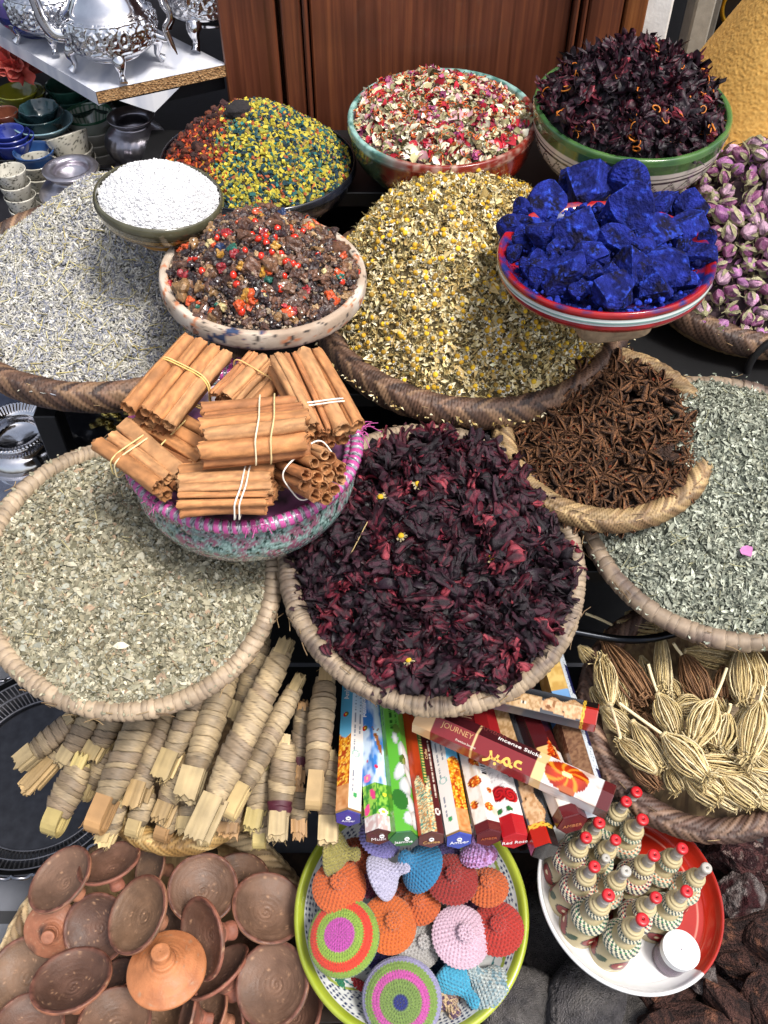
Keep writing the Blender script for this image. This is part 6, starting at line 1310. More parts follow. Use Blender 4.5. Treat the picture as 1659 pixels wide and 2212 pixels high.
def bottle(label, capx, capy, wrap, nocap=False, s=1.0, hcap=.134):
    A = np.array(Mpl)[:3, :3]; n = A[:, 2]; c0 = np.array(Mpl)[:3, 3] + n * (-.017); d = ray(1094.9 + capx / 2.941, 1658.9 + capy / 2.941); cc = c0 + n * hcap * s; tt = ((cc - CAM) @ n) / (d @ n); base = CAM + d * tt - n * hcap * s
    M = mat4(frame(n, rng.uniform(0, 6)), base) @ Matrix.Scale(s, 4) @ Matrix.Diagonal((rng.uniform(.92, 1.06),) * 2 + (1, 1)); t = thing('painted_bottle', label, 'bottle', M, 'painted bottles on the half red plate')
    cream = hx('ab9d78'); w1, w2 = wrap
    def body(T, K, R, Z, D):
        a = cream * np.ones(R.shape + (3,)); a = a * (1 + .12 * N3(T, R, Z, 60, 3))[..., None]
        for k in range(3):
            tc = 1.2 + k * 2.094; dT = (T - tc + np.pi) % (2 * np.pi) - np.pi; X = dT * .0155; Y = (Z - .018) * .8
            a = put(a, ((X / .0085) ** 2 + (Y / .0075) ** 2 < 1) | (((X - .006) / .006) ** 2 + ((Y + .005) / .005) ** 2 < 1), hx('241414')); a = put(a, ((X / .0072) ** 2 + (Y / .0062) ** 2 < 1) | (((X - .006) / .0048) ** 2 + ((Y + .005) / .0038) ** 2 < 1), hx('7c1a18')); a = put(a, X ** 2 + Y ** 2 < .002 ** 2, hx('d8c8a0'))
            dT2 = (T - tc - 1.0 + np.pi) % (2 * np.pi) - np.pi; X = dT2 * .022; a = put(a, ((X * .8 + Y * .6) / .008) ** 2 + ((-X * .6 + Y * .8) / .004) ** 2 < 1, hx('1c3a24'))
        return a
    lathe(smoothprof([(.001, 0), (.0235, .0), (.0255, .003), (.0245, .015), (.022, .026), (.0185, .036), (.015, .042)], 110), 72, body).build('painted_body', M_ceram, t)
    def wr(r0, z0, h, nring, c1, c2):
        def cf(T, K, R, Z, D): st = (np.floor(T * 40 / (2 * np.pi) + np.floor(D / .0024) * .5) % 2) ; i = np.floor(D / .0024); cA = np.where((hash1(i, 4) > .5)[..., None], hx(c1), hx(c2)); return np.where((st > .5)[..., None], cA, hx('c8bfa4'))
        return lathe(smoothprof([(r0 * .5, z0), (r0 * .85, z0 + h * .12), (r0, z0 + h * .45), (r0 * .86, z0 + h * .85), (r0 * .6, z0 + h)], 130), 120, cf, lambda T, K, R, Z, D: (.0007 * np.abs(np.sin(D / .0024 * np.pi)), 0 * Z))
    wr(.0232, .039, .023, 8, w1, w2).build('thread_wrap', M_yarn, t)
    lathe(smoothprof([(.014, .056), (.0165, .058), (.015, .064), (.0095, .072), (.009, .078)], 30), 40, cream).build('shoulder', M_ceram, t); wr(.0145, .074, .014, 5, w2, w1).build('thread_wrap', M_yarn, t)
    lathe(smoothprof([(.009, .086), (.0130, .088), (.0138, .091), (.0130, .094), (.011, .096), (.0105, .0985), (.0085, .100), (.0074, .102)], 40), 40, cream * 1.15).build('collar', M_ceram, t)
    nk = lathe([(.0072, .100), (.0068, .112), (.0070, .1125), (.0066, .113), (.0064, .121), (.0066, .1235)], 24, hx('a8a29c'), sub=2).build('neck', M_plast, t)
    lathe(smoothprof([(.0058, .1215), (.0076, .1225), (.0078, .1262), (.0060, .1282), (.0022, .1284), (.0018, .1272), (.001, .1268)], 24), 28, hx('a8a49c') if nocap else hx('b81c24')).build('cap', M_plast, nk)
    return t
RG = ('a84a4a', '2a2a3a'); GG = ('2c6a48', '3a4a4a'); MG = ('c07a5a', '4c6a5c')
for a in [('tallest looking bottle at the very back with red cap', 838, 135, GG), ('second bottle from the back under the long incense box', 772, 195, GG), ('back right bottle with red cap on the red half', 877, 310, MG), ('leftmost rear bottle touching the castle box, red cap', 517, 425, RG),
          ('bottle in the second row with red cap, green wraps', 705, 440, GG), ('rightmost red capped bottle near the red rim', 1130, 495, MG), ('red capped bottle in the centre right of the plate', 950, 538, RG), ('red capped bottle at the left with black and white wraps', 570, 610, RG),
          ('bottle with white cap at the far right', 1285, 620, MG, True), ('bottle with bare white cap in the middle', 770, 640, MG, True), ('red capped bottle with green wraps at lower right', 1160, 768, GG), ('front left bottle with broad saucer and red cap', 660, 793, GG), ('red capped bottle with pink wraps behind the frontmost', 963, 808, RG), ('frontmost bottle with dense green wraps and red cap', 877, 948, GG),
          ('bottle partly hidden under the amber box end', 600, 330, GG), ('bottle between the left and middle ones, low red cap', 640, 560, MG, True, .8)]:
    bottle(a[0], a[1], a[2], a[3], *(a[4:]))
pj = np.array(Mpl)[:3, :3][:, 2]; jr = PT(1094.9 + 1030 / 2.941, 1658.9 + 1215 / 2.941, 1.0); d = jr - CAM; c0 = np.array(Mpl)[:3, 3] - pj * .016; jb = CAM + d * (((c0 - CAM) @ pj) / (d @ pj))
jar = thing('small_jar', 'small clear jar with white screw lid and purple contents on the plate', 'jar', mat4(frame(pj), jb))
m, n_, l_, b_ = principled('clear_plastic'); b_.inputs['Base Color'].default_value = (.8, .72, .78, 1); b_.inputs['Transmission Weight'].default_value = .85; b_.inputs['Roughness'].default_value = .12; b_.inputs['IOR'].default_value = 1.35
lathe(smoothprof([(.001, .001), (.0215, .001), (.0225, .004), (.0225, .030), (.0205, .033)], 30), 48, (1, 1, 1)).build('jar_wall', m, jar); lathe(smoothprof([(.001, .003), (.020, .003), (.0205, .012), (.019, .016), (.001, .017)], 24), 40, hx('6a4468')).build('contents', M_plast, jar)
lathe(smoothprof([(.0215, .030), (.0238, .031), (.0240, .041), (.0225, .0435), (.001, .044)], 30), 60, hx('d8d8d8'), lambda T, K, R, Z, D: (.0003 * np.sin(T * 60) * (Z < .041), 0 * Z)).build('jar_lid', M_plast, jar)

# ================================================================= STONES AT LOWER RIGHT
pal = thing('pallet', 'dark slatted wooden pallet under the bowls and stones', 'pallet', (.35, .32, 0)); M_dk = woodmat('dark_plank', '1c130e', '2c2018', '3a2c22')
for k in range(6): box(1.05, .075, .018, (0, -.22 + k * .088, .071), (1, 1, 1)).build('plank', M_dk, pal, smooth=False)
for k in (-.45, 0, .45): box(.05, .5, .06, (k, 0, .031)).build('bearer', M_dk, pal, smooth=False)
def stone(label, px, py, rpx, z, kind, sc=(1, .9, .7), seed=0, nm='stone'):
    p = PZ(px, py, z); r = rpx * np.linalg.norm(p - CAM) / FPX
    if kind == 'pumice':
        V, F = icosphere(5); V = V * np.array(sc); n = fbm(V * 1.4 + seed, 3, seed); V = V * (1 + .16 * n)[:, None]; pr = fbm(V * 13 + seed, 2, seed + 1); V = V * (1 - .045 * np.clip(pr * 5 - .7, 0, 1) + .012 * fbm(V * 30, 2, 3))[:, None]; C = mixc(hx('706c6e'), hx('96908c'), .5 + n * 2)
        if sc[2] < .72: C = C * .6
    elif kind == 'grey':
        V, F = rock(5, seed, 12, .07, 3, sc, (.5, .85)); n = fbm(V * 3, 4, seed); C = mixc(hx('5c4a48'), hx('a09490'), .5 + n * 3); C = mixc(C, hx('4a1c20'), (fbm(V * 1.7 + 4, 3, seed) - .0) * 5)
    elif kind == 'maroon':
        V, F = rock(5, seed, 10, .07, 3, sc, (.5, .85)); n = fbm(V * 4, 4, seed); C = mixc(hx('3a2022'), hx('6c4442'), .5 + n * 3); C = mixc(C, hx('a89088'), (fbm(V * 6, 4, seed + 3) - .27) * 9)
    else:
        V, F = rock(5, seed, 10, .05, 2.4, sc, (.45, .85)); lay = fbm(np.stack([V[:, 0] * 1.2, V[:, 1] * 1.2, V[:, 2] * 16], -1), 3, seed); V = V * (1 + .05 * lay)[:, None]; n = fbm(V * 3, 3, seed); C = mixc(hx('32221f'), hx('604038'), .5 + lay * 2.4); C = mixc(C, hx('90604a'), (n - .22) * 5)
    o = G().add(V, F, C).build(nm, vc('rough_' + kind, rough=.9 if kind != 'maroon' else .45, var=.3, vscale=5, bump=1.0, bscale=30 if kind == 'pumice' else 16, bdist=.05 if kind == 'pumice' else .03, spec=.3)); o.location = p; o.rotation_euler = np.random.default_rng(seed).uniform(-.5, .5, 3) if kind != 'pumice' else (0, 0, seed); o.scale = [r] * 3; tag(o, label, 'stone' if kind in ('pumice', 'grey', 'maroon') else 'wood chunk')
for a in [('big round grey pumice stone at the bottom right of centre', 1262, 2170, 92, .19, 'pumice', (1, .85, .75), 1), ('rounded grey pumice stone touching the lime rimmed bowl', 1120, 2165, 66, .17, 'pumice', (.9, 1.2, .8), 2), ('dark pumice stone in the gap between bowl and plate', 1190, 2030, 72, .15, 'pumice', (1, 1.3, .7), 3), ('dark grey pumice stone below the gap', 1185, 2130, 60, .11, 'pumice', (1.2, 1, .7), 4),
          ('grey pumice stone at the very bottom edge', 1370, 2225, 70, .14, 'pumice', (1.1, .9, .7), 5), ('dark maroon shiny rock below the umbel basket', 1580, 1836, 62, .22, 'maroon', (1, .9, .8), 6), ('pale grey pink rock right of the plate', 1590, 1932, 58, .21, 'grey', (1, .85, .8), 7), ('small maroon rock at the right edge', 1650, 1862, 40, .22, 'maroon', (1, 1, .8), 8),
          ('small maroon rock behind the plate rim', 1520, 1795, 40, .16, 'maroon', (1, 1, .8), 18), ('grey stone low under the plate rim', 1520, 2110, 34, .19, 'grey', (1, .9, .8), 13)]: stone(*a[:6], a[6], a[7], 'rock')
for a in [('layered brown wood chunk right of the plate', 1600, 2010, 66, .19, 'chunk', (1.1, .8, .7), 9), ('dark wood chunk at the right edge', 1655, 2040, 48, .20, 'chunk', (.8, 1, .8), 10), ('reddish layered wood chunk below the plate at right', 1612, 2085, 58, .17, 'chunk', (1.2, .7, .7), 11), ('big dark wood chunk at the bottom right', 1560, 2165, 80, .17, 'chunk', (1, .8, .8), 12),
          ('dark wood chunk under the front of the plate', 1440, 2165, 62, .16, 'chunk', (1, .8, .8), 14), ('wood chunk in the bottom right corner', 1640, 2160, 62, .18, 'chunk', (1, 1, .8), 15), ('wood chunk cut by the bottom edge', 1500, 2225, 66, .18, 'chunk', (1.2, .8, .8), 16), ('small orange brown wood chip at the bottom', 1415, 2205, 36, .2, 'chunk', (1, .6, .5), 17), ('dark wood chunk near the umbel basket', 1640, 1950, 44, .17, 'chunk', (1, .8, .8), 19)]: stone(*a[:6], a[6], a[7], 'wood_chunk')
r_ = np.random.default_rng(77)
for k in range(20):
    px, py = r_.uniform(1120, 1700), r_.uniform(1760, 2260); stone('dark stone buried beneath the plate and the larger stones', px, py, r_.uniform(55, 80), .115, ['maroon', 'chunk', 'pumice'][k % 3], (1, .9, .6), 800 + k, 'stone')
for o in bpy.data.objects:
    if o.get('label', '').startswith('dark stone buried'): o['group'] = 'stones buried under the others'
# ================================================================= LEFT BACKGROUND: SHELF, SILVER, POTTERY
wl = thing('back_wall', 'dark wall behind the pottery table', 'wall', (-1.4, 2.75, 0)); box(2.6, .1, 2.6, (0, 0, 1.3), hx('1c1818'), bev=.002).build('wall_face', M_dull, wl, smooth=False)
w2 = thing('back_wall', 'dark wall behind the doorway at right', 'wall', (1.6, 2.6, 0)); box(2.6, .1, 2.6, (0, 0, 1.3), hx('14141a'), bev=.002).build('wall_face', M_dull, w2, smooth=False)
tb = thing('pottery_table', 'dark table carrying stacks of small glazed bowls', 'table', (-.85, 1.95, 0)); box(1.15, 1.2, .025, (0, 0, .69), hx('1a1a20')).build('tabletop', M_black, tb, smooth=False)
box(1.1, .02, .66, (0, .5, .34), hx('0c0c0e')).build('back_panel', M_black, tb, smooth=False)
for a in (-.5, .5): box(.05, .05, .67, (a, -.5, .34), K).build('leg', M_black, tb, smooth=False)
sb = thing('silver_table', 'low table with bluish silver cloth under the silver dishes', 'table', (-.72, 1.22, 0)); box(.62, .56, .02, (0, 0, .40), K).build('tabletop', M_black, sb, smooth=False)
nu = 60; U, Vv = np.meshgrid(np.linspace(-.3, .3, nu), np.linspace(-.27, .27, nu), indexing='ij'); Zc = .415 + .004 * fbm(np.stack([U * 14, Vv * 14, U * 0], -1), 3, 4)
g = G().grid(np.stack([U, Vv, Zc], -1), hx('7c86a0')); g.build('cloth', vc('silver_cloth', rough=.4, var=.2, vscale=80, bump=.4, bscale=200, metal=.5), sb)
box(.6, .02, .38, (0, .26, .2), K).build('back_panel', M_black, sb, smooth=False)
# shelf with paper and exposed chipboard
A_ = PZ(208, 198, .93)[:2]; B_ = PZ(485, 140, .93)[:2]; C_ = PZ(0, 75, .93)[:2]; dAB = B_ - A_; dAC = C_ - A_; A0 = A_
pB = A_ + dAB * 1.02; pC = A_ + dAC * 2.6; pD = pB + dAC * 2.6; sh = thing('shelf', 'white papered chipboard shelf carrying the silver teapots', 'shelf', (A0[0], A0[1], .93))
rel = lambda p: (p[0] - A0[0], p[1] - A0[1])
def chip(n, l, b):
    tc = n.new('ShaderNodeTexCoord'); v = n.new('ShaderNodeTexVoronoi'); v.inputs['Scale'].default_value = 330; l.new(tc.outputs['Object'], v.inputs['Vector']); rp = _ramp(n, [(0, hx('6a4a2c')), (.5, hx('9c764c')), (1, hx('b8946a'))]); l.new(v.outputs['Color'], rp.inputs[0]); l.new(rp.outputs[0], b.inputs['Base Color']); b.inputs['Roughness'].default_value = .95
    bp = n.new('ShaderNodeBump'); bp.inputs['Strength'].default_value = 1; bp.inputs['Distance'].default_value = .002; l.new(v.outputs['Distance'], bp.inputs['Height']); l.new(bp.outputs[0], b.inputs['Normal'])
M_chip = proc('chipboard', chip)
poly_slab([rel(A_), rel(pB), rel(pD), rel(pC)], -.019, -.0012).build('board', M_chip, sh, smooth=False)
u_ = dAC / np.linalg.norm(dAC); nrm_ = np.array([u_[1], -u_[0]]); nrm_ = nrm_ if nrm_ @ dAB < 0 else -nrm_
def paper(n, l, b):
    tc = n.new('ShaderNodeTexCoord'); w = n.new('ShaderNodeTexNoise'); mp = n.new('ShaderNodeMapping'); mp.inputs['Scale'].default_value = (30, 8, 1); mp.inputs['Rotation'].default_value = (0, 0, .5); l.new(tc.outputs['Object'], mp.inputs[0]); l.new(mp.outputs[0], w.inputs['Vector']); w.inputs['Scale'].default_value = 1
    rp = _ramp(n, [(.4, hx('b8bcc8')), (.6, hx('dcdce0'))]); l.new(w.outputs['Fac'], rp.inputs[0]); l.new(rp.outputs[0], b.inputs['Base Color']); b.inputs['Roughness'].default_value = .35
    bp = n.new('ShaderNodeBump'); bp.inputs['Strength'].default_value = .3; bp.inputs['Distance'].default_value = .003; l.new(w.outputs['Fac'], bp.inputs['Height']); l.new(bp.outputs[0], b.inputs['Normal'])
M_pap = proc('shelf_paper', paper); o_ = nrm_ * .0015
P3 = [rel(A_ + o_), rel(pB), rel(pD), rel(pC + o_)]; g = G().add([(*P3[0], 0), (*P3[1], 0), (*P3[2], 0), (*P3[3], 0), (*P3[0], -.0215), (*P3[3], -.0215), (*(np.array(P3[0]) - o_ * 20), -.0225), (*(np.array(P3[3]) - o_ * 20), -.0225)], [(0, 1, 2, 3), (0, 3, 5, 4), (4, 5, 7, 6)])
g.build('shelf_paper', M_pap, sh, smooth=False)
f0 = A_ + dAB * .15; G().add([(*rel(f0), -.021), (*rel(A_ + dAB * .62), -.021), (*rel(A_ + dAB * .40 - nrm_ * .0), -.052), (*rel(A_ + dAB * .30), -.040)], [(0, 1, 2, 3)]).build('loose_paper', M_pap, sh, smooth=False)
box(.16, .02, .03, (0, 0, 0), hx('16161a')).build('bracket', M_black, sh, smooth=False, loc=(rel(A_ + dAB * .7 + dAC * .12)[0], rel(A_ + dAB * .7 + dAC * .12)[1], -.036), rot=(0, 0, .47))
def emboss(T, K, R, Z, D, z0, z1, k=22, amp=.002, s=0):
    m = ((Z > z0) & (Z < z1)).astype(float); x = T * R * 0 + T * .07; fx = ((T * 9 / (2 * np.pi)) % 1) - .5; fy = (Z - (z0 + z1) / 2) / (z1 - z0); rr_ = np.hypot(fx * 1.6, fy); pat = np.cos(rr_ * 26) * (1 + .6 * np.cos(np.arctan2(fy, fx) * 7)) * (rr_ < .42) + 2.2 * fbm(np.stack([np.cos(T) * 13, np.sin(T) * 13, Z * 190], -1), 3, s) + 1.2 * (np.abs(np.abs(fy) - .44) < .03)
    return amp * np.tanh(pat * 1.5) * m
def potfeet(t, R, n, h, a0=0, s=1.0):
    for k in range(n):
        a = a0 + k * 2 * math.pi / n; d = np.array([math.cos(a), math.sin(a), 0]); P = smoothpath([d * R * .74 + [0, 0, h * 1.15], d * R * .95 + [0, 0, h * .8], d * R * .90 + [0, 0, h * .35], d * R * 1.0 + [0, 0, .004]], 14); rr = np.interp(np.linspace(0, 1, len(P)), [0, .25, .6, .85, 1], [.009, .012, .0055, .005, .0075]) * s
        tube(P, rr, 12, hx('d8d8dc')).build('foot', M_silver, t)
SV = hx('d4d4d8')
def teapot(label, x, y, R, a0, embk=22, top=True, spout=None, handle=None):
    t = thing('teapot', label, 'teapot', (x, y, .9305)); s = R / .075
    pr = smoothprof([(.001, .028), (.04, .026), (.045, .024), (.047, .030), (.060, .034), (.072, .046), (.0755, .062), (.075, .080), (.068, .092), (.060, .100), (.050, .118), (.036, .138), (.026, .150), (.024, .158), (.012, .165), (.006, .175), (.009, .182), (.001, .187)], 190)
    lathe([(a * s, b * s) for a, b in pr], 300, SV, lambda T, K, R_, Z, D: (emboss(T, K, R_, Z, D, .044 * s, .092 * s, embk), 0 * Z)).build('pot_body', M_silver, t)
    potfeet(t, R, 4, .040 * s, a0, s)
    if spout is not None:
        d = np.array([math.cos(spout), math.sin(spout), 0]); P = smoothpath([d * .055 * s + [0, 0, .058 * s], d * .085 * s + [0, 0, .062 * s], d * .100 * s + [0, 0, .085 * s], d * .108 * s + [0, 0, .125 * s], d * .135 * s + [0, 0, .165 * s]], 24); tube(P, np.linspace(.0135, .006, len(P)) * s, 16, SV).build('spout', M_silver, t)
    if handle is not None:
        d = np.array([math.cos(handle), math.sin(handle), 0]); P = smoothpath([d * .070 * s + [0, 0, .055 * s], d * .092 * s + [0, 0, .050 * s], d * .094 * s + [0, 0, .068 * s], d * .104 * s + [0, 0, .085 * s], d * .098 * s + [0, 0, .112 * s], d * .108 * s + [0, 0, .13 * s], d * .085 * s + [0, 0, .150 * s], d * .03 * s + [0, 0, .150 * s]], 36); tube(P, .0055 * s, 10, SV, sq=.7).build('handle', M_silver, t)
        tube([d * .093 * s + [0, 0, .062 * s], d * .100 * s + [0, 0, .040 * s], d * .106 * s + [0, 0, .026 * s]], np.array([.006, .0045, .001]) * s, 8, SV).build('handle_scroll', M_silver, t)
    return t
c1 = PZ(250, 118, .95); teapot('polished silver teapot with embossed belly and curved feet on the shelf', c1[0], c1[1], .074, math.radians(-72), 22, True, math.radians(195), math.radians(-8))
c2 = PZ(445, 62, .95); teapot('larger dull silver teapot cut by the cabinet edge', c2[0] + .01, c2[1] + .03, .088, math.radians(-105), 14)
c3 = PZ(128, 95, .95); teapot('silver teapot standing behind the polished one at left', c3[0] - .02, c3[1] + .06, .07, math.radians(-80), 26, True, None, math.radians(185))
c4 = PZ(68, 66, .95)
def c_enam(T, K, R, Z, D):
    a = mixc(hx('1c2454'), hx('2c3a8c'), .5 + N3(T, R, Z, 9)); dT = (T - 4.9 + np.pi) % (2 * np.pi) - np.pi; band = (Z > .045) & (Z < .11)
    a = np.where(band[..., None], mixc(hx('10142c'), hx('6a5c9c'), (N3(T, R, Z, 16, 5) - .05) * 5), a); X = dT * .075; e = (X / .014) ** 2 + ((Z - .085) / .014) ** 2; a = np.where((e < 1)[..., None], mixc(hx('b82c34'), hx('7c1420'), .5 + .5 * np.sin(np.sqrt(e) * 12 + np.arctan2(Z - .085, X) * 2)), a)
    e2 = ((X + .022) / .012) ** 2 + ((Z - .10) / .012) ** 2; a = put(a, e2 < 1, hx('3c6ab8')); return put(a, band & (noise(np.stack([X * 160, Z * 160, X * 0], -1), 3) > .5) & (e > 1), hx('3f7a4c'))
t = lathe([(a, b) for a, b in smoothprof([(.001, .0), (.035, .0), (.04, .004), (.065, .025), (.078, .06), (.076, .09), (.06, .125), (.03, .15), (.001, .155)], 160)], 300, c_enam).build('enamel_pot', M_glaze, loc=(c4[0], c4[1] + .05, .9305)); tag(t, 'dark blue enamel pot painted with roses on the shelf', 'pot')
# stacks of little bowls
def wall_bowl(px, py, z, rpx, h, cols, label, speck=None, tiltxy=(0, 0), inside=None, stripes=False, scallop=0, glaze=True):
    p = PZ(px, py, z); r = rpx * np.linalg.norm(p - CAM) / FPX; ca, cb = hx(cols[0]), hx(cols[1]); sd = int(px * 7 + py)
    def cf(T, K, R, Z, D):
        inn = K > K.max() * .53; n = N3(T, R, Z, 40, sd); a = np.where(inn[..., None], mixc(ca, cb, .5 + n * 1.5), mixc(ca, cb, .5 + n * 1.5) if inside is None else mixc(hx(inside), ca, n))
        if speck: a = mixc(a, hx(speck), (N3(T, R, Z, 420, sd + 2) - .2) * 10)
        if stripes: a = put(a, inn & (((T * 22 / np.pi) % 1) < .4), hx('3f6a50')); a = mixc(a, hx('2f5c44'), (Z > -.003) * 1.0)
        return a
    pr = smoothprof([(r * .4, -h), (r * .5, -h), (r * .62, -h * .8), (r * .86, -h * .35), (r, -.001), (r * .985, .0012), (r * .94, 0), (r * .8, -h * .38), (r * .5, -h * .8), (.001, -h * .88)], 90)
    o = lathe(pr, 72, cf, (lambda T, K, R, Z, D: (.03 * r * np.sin(T * scallop) * (Z > -h * .5), 0 * Z)) if scallop else None).build('small_bowl', M_glaze); o.location = p; o.rotation_euler = (tiltxy[0], tiltxy[1], 0); tag(o, label, 'bowl', 'little glazed bowls in stacks'); return o
ct = ('a39e90', 'bdb8a8'); sp = '3a3832'
def stack(px, py, rpx, n, ztop, dz, cols, word, speck=None, h=.04, dpx=(2, 0)):
    for k in range(n):
        zz = ztop - k * dz; q = PZ(px, py, ztop); d = (zz - CAM[2]); pq = np.array([q[0], q[1] - k * .0008, zz]); v = pq - CAM; fx = v @ FW; X = 829.5 + FPX * (v @ RT) / fx + dpx[0] * k; Y = 1106 - FPX * (v @ UP) / fx
        wall_bowl(X, Y, zz, rpx, h, cols, f'{["top", "second", "third", "fourth", "fifth", "sixth"][k]} bowl of the {word}', speck, (np.random.default_rng(k + int(px)).normal() * .03, np.random.default_rng(k).normal() * .03))
wall_bowl(190, 245, .80, 46, .05, ('b8bcb0', 'a8b0a4'), 'white bowl with green radiating stripes inside', stripes=True); stack(200, 272, 46, 3, .775, .018, ('b4b0a4', 'c4c0b4'), 'cream stack under the green striped bowl', h=.045)
wall_bowl(143, 293, .82, 41, .05, ct, 'speckled bowl tilted on top of its grey stack', sp, (-.35, -.3)); stack(152, 322, 42, 4, .80, .018, ct, 'grey speckled stack under the tilted bowl', None, .045)
wall_bowl(83, 232, .835, 36, .03, ('1c2a30', '2f4a50'), 'innermost dark teal bowl of the scalloped set', None, scallop=9); wall_bowl(84, 246, .825, 46, .035, ('182a2c', '264448'), 'dark teal bowl under the scalloped one'); wall_bowl(92, 262, .815, 56, .03, ('5c7c88', '84a0a8'), 'pale blue plate like bowl under the dark teal ones'); stack(86, 285, 44, 4, .80, .02, ('8c8478', 'a49c8e'), 'brownish speckled stack under the pale blue plate', sp, .045)
wall_bowl(16, 283, .825, 30, .03, ('1c2464', '2c3a8c'), 'smallest royal blue nested bowl'); wall_bowl(20, 290, .82, 38, .035, ('1a2160', '2a3684'), 'middle royal blue nested bowl'); wall_bowl(24, 298, .815, 42, .04, ('182060', '28347c'), 'outermost royal blue nested bowl'); wall_bowl(22, 322, .79, 46, .03, ('101418', '1c2024'), 'black scalloped dish under the royal blue bowls', scallop=20)
wall_bowl(72, 326, .81, 38, .045, ('24406c', '34588c'), 'steel blue bowl on top of its speckled stack'); stack(78, 348, 38, 6, .795, .020, ct, 'speckled stack under the steel blue bowl', sp, .042)
stack(20, 368, 30, 6, .83, .022, ('b0aca0', 'c8c4b8'), 'front left speckled cream stack', sp, .042, (3, 0))
wall_bowl(8, 243, .83, 26, .04, ('6a3c2c', '3a1c18'), 'brown bowl at the left edge above the blue ones'); wall_bowl(8, 262, .81, 32, .04, ('8c2c20', '5c1c18'), 'red bowl under the brown one at the left edge')
wall_bowl(42, 200, .82, 46, .05, ('7c7c20', '5c601c'), 'olive yellow speckled bowl under the coral flower', '24241c'); wall_bowl(36, 196, .83, 38, .03, ('848428', '60641e'), 'olive bowl nested inside the larger olive one')
wall_bowl(145, 182, .82, 42, .04, ('244a40', '3a6a5a'), 'dark green bowl under the shelf corner'); wall_bowl(150, 204, .80, 46, .04, ('1c4038', '2f5a50'), 'larger dark green bowl below the first'); wall_bowl(160, 222, .79, 50, .03, ('1c3a34', '183028'), 'dark green dish beneath the green bowls'); wall_bowl(255, 212, .79, 58, .04, ('12201e', '1c3430'), 'wide black green dish right of the green bowls')
# coral tulle flower
g = G()
for k in range(34):
    q = np.random.default_rng(900 + k); nu, nv = 14, 8; u = np.linspace(-1, 1, nu); v = np.linspace(0, 1, nv); U, Vv = np.meshgrid(u, v, indexing='ij'); w = .028 * np.sqrt(Vv + .02); X = U * w; Y = .004 * np.sin(U * 7 + k) * Vv + .014 * Vv ** 2; Z = Vv * .055 * (1 - .2 * U ** 2); V = np.stack([X, Y, Z], -1).reshape(-1, 3)
    d = q.normal(size=3); d[2] = abs(d[2]) + .2; V = V @ frame(d, q.uniform(0, 6)).T; g.grid(V.reshape(nu, nv, 3), hxs('c85c50', 'd87468', 'b84a44')[q.integers(3)])
pf_ = PZ(38, 150, .86); tag(g.build('tulle_flower', vc('tulle', rough=.7, var=.15, sss=.2, bump=0), loc=pf_), 'coral pink tulle flower above the olive bowl', 'fabric flower')
# pewter burners
def burner(label, px, py, z, s, M_=None, open_=True):
    p = PZ(px, py, z); t = thing('incense_burner', label, 'incense burner', (p[0], p[1], z)); return t
p_ = PZ(283, 254, .834); t = thing('metal_urn', 'dark pewter urn with flared lip and little curled feet', 'urn', (p_[0], p_[1], .703)); PW = hx('a8a4ac') * .8
lathe(smoothprof([(.001, .045), (.02, .042), (.03, .048), (.042, .06), (.052, .078), (.054, .092), (.048, .106), (.036, .116), (.031, .121), (.034, .126), (.040, .130), (.0415, .133), (.039, .134), (.030, .128), (.028, .12), (.04, .1), (.001, .06)], 120), 90, PW, lambda T, K, R, Z, D: (.0006 * np.sin(T * 24) * (R > .045) + .0006 * N3(T, R, Z, 60), 0 * Z)).build('urn_body', M_pewter, t)
for k in range(3):
    a = -2.2 + k * 2.09; d = np.array([math.cos(a), math.sin(a), 0]); P = smoothpath([d * .028 + [0, 0, .050], d * .040 + [0, 0, .040], d * .034 + [0, 0, .020], d * .044 + [0, 0, .003]], 12); tube(P, np.interp(np.linspace(0, 1, len(P)), [0, .4, 1], [.007, .006, .009]), 10, PW * 1.3).build('foot', M_pewter, t)
p_ = PZ(151, 362, .835); t = thing('metal_urn', 'squat hammered pewter urn with open ringed mouth behind the lavender', 'urn', (p_[0], p_[1], .741))
lathe(smoothprof([(.02, .0), (.045, .004), (.04, .02), (.028, .03), (.05, .04), (.060, .052), (.052, .064), (.034, .074), (.030, .080), (.034, .086), (.043, .090), (.044, .094), (.036, .096), (.028, .092), (.026, .08), (.001, .066)], 120), 90, PW * 1.3, lambda T, K, R, Z, D: (.0005 * np.sin(T * 50) * (Z > .085) + .0012 * N3(T, R, Z, 70), 0 * Z)).build('urn_body', M_pewter, t)
tube(smoothpath([(.058, .0, .05), (.075, -.01, .055), (.08, -.01, .075), (.08, -.01, .10)], 12), .005, 10, PW).build('handle', M_pewter, t)
p_ = PZ(235, 350, .70); t = lathe(smoothprof([(.001, .002), (.05, .002), (.075, .012), (.078, .014), (.074, .016), (.04, .008), (.001, .008)], 50), 60, PW * 1.2).build('metal_dish', M_pewter, loc=(p_[0] + .02, p_[1] + .02, .703)); tag(t, 'flat pewter dish between the urns', 'dish')
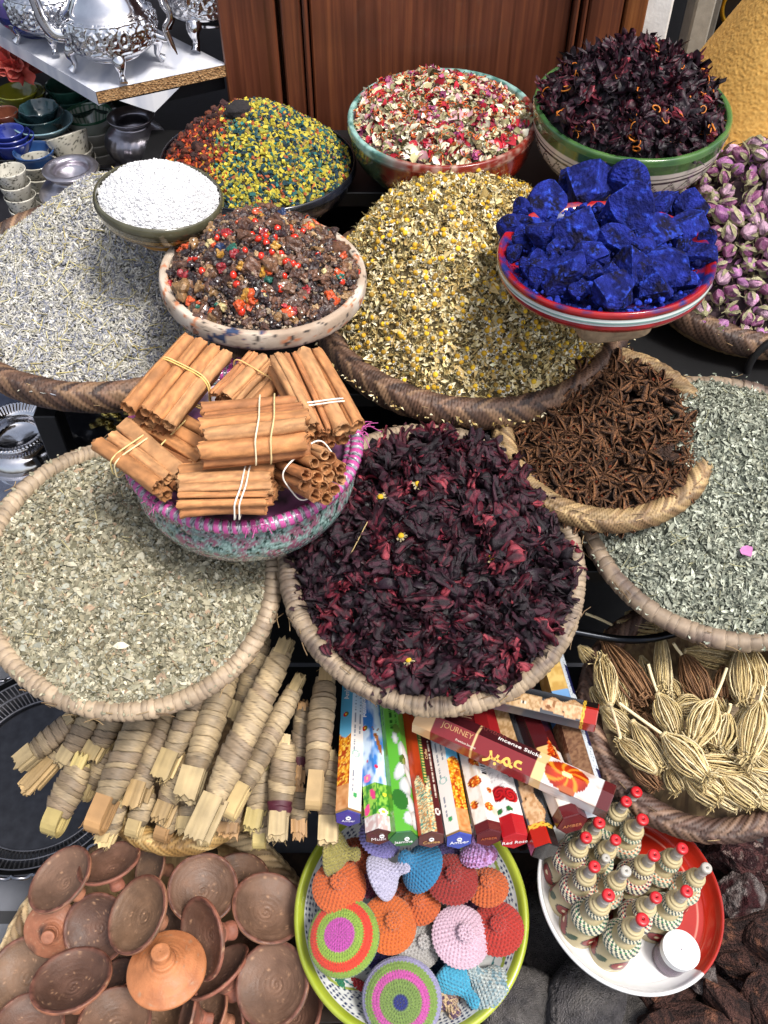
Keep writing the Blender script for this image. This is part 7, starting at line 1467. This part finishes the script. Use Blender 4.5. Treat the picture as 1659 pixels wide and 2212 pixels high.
# lower left silver
def sdish(label, px, py, z, pr, amp=.0012, k=60, mat=None, col=None):
    p = PZ(px, py, z); t = lathe(smoothprof(pr, 130), 260, SV if col is None else col, lambda T, K, R, Z, D: (amp * np.sin(T * k) * (np.abs(Z - max(b for a, b in pr)) < .006), amp * .5 * N3(T, R, Z, 60, 3))).build('silver_dish', mat or M_silver, loc=p); return tag(t, label, 'silver dish')
sdish('hammered silver burner bowl with beaded rim at the left edge', 32, 930, .50, [(.001, -.08), (.055, -.082), (.06, -.078), (.045, -.066), (.072, -.05), (.080, -.035), (.070, -.012), (.052, -.002), (.060, .006), (.062, .009), (.057, .010), (.042, .0), (.036, -.02), (.001, -.026)])
sdish('round silver dish with rope edge under the burner bowl', 30, 1030, .425, [(.001, -.008), (.09, -.008), (.112, .002), (.115, .005), (.110, .007), (.08, -.001), (.001, -.001)], .0014, 80)
sdish('silver plate with rope edge between the black leg and the cinnamon', 222, 895, .47, [(.001, -.012), (.07, -.012), (.10, .0), (.104, .004), (.098, .005), (.06, -.006), (.001, -.007)], .0014, 80)
g = G()
for k in range(16): sphere(.006, 8, 6, hx('c8b060'), (1.6, 1, .6), (rng.uniform(-.03, .03), rng.uniform(-.03, .03), rng.uniform(0, .012)), g)
o = g.build('brass_trinkets', M_silver, loc=PZ(232, 878, .475) + [0, 0, .0]); tag(o, 'small pile of brass trinkets on the silver plate', 'trinkets', kind='stuff')
# pierced tray at lower left
ptr = PZ(80, 1655, .20); t = thing('pierced_tray', 'round dark silver tray with pierced gallery under the leaf basket at left', 'tray', tilt(ptr, 6, -4)); DS = hx('9a9aa0') * .35
lathe(smoothprof([(.001, -.03), (.12, -.030), (.150, -.026), (.165, -.012), (.170, .004)], 60), 240, DS * .5).build('dish', M_pewter, t)
nu, nv = 260, 8; g = G(); Rg = .152
for k in range(130):
    a = k * 2 * math.pi / 130; r0, r1 = .128, .160; tw = .05; P = np.array([[(r0 + (r1 - r0) * s) * math.cos(a + tw * s), (r0 + (r1 - r0) * s) * math.sin(a + tw * s), -.024 + .022 * s] for s in np.linspace(0, 1, 5)]); tube(P, .0012, 5, DS * 1.5, g, caps=False)
for r_, z_ in ((.127, -.0245), (.161, -.001), (.144, -.0115)): th = np.arange(160) * 2 * np.pi / 160; tube(np.stack([r_ * np.cos(th), r_ * np.sin(th), z_ + 0 * th], -1), .0018, 6, DS * 1.4, g, closed=True)
g.build('pierced_gallery', M_pewter, t)
th = np.arange(480) * 2 * np.pi / 480; rr = .172 + .004 * np.abs(np.sin(th * 18)) ** .5; tube(np.stack([rr * np.cos(th), rr * np.sin(th), .006 + .002 * np.sin(th * 36)], -1), .0032, 8, DS * 2.2, closed=True).build('scalloped_edge', M_silver, t)
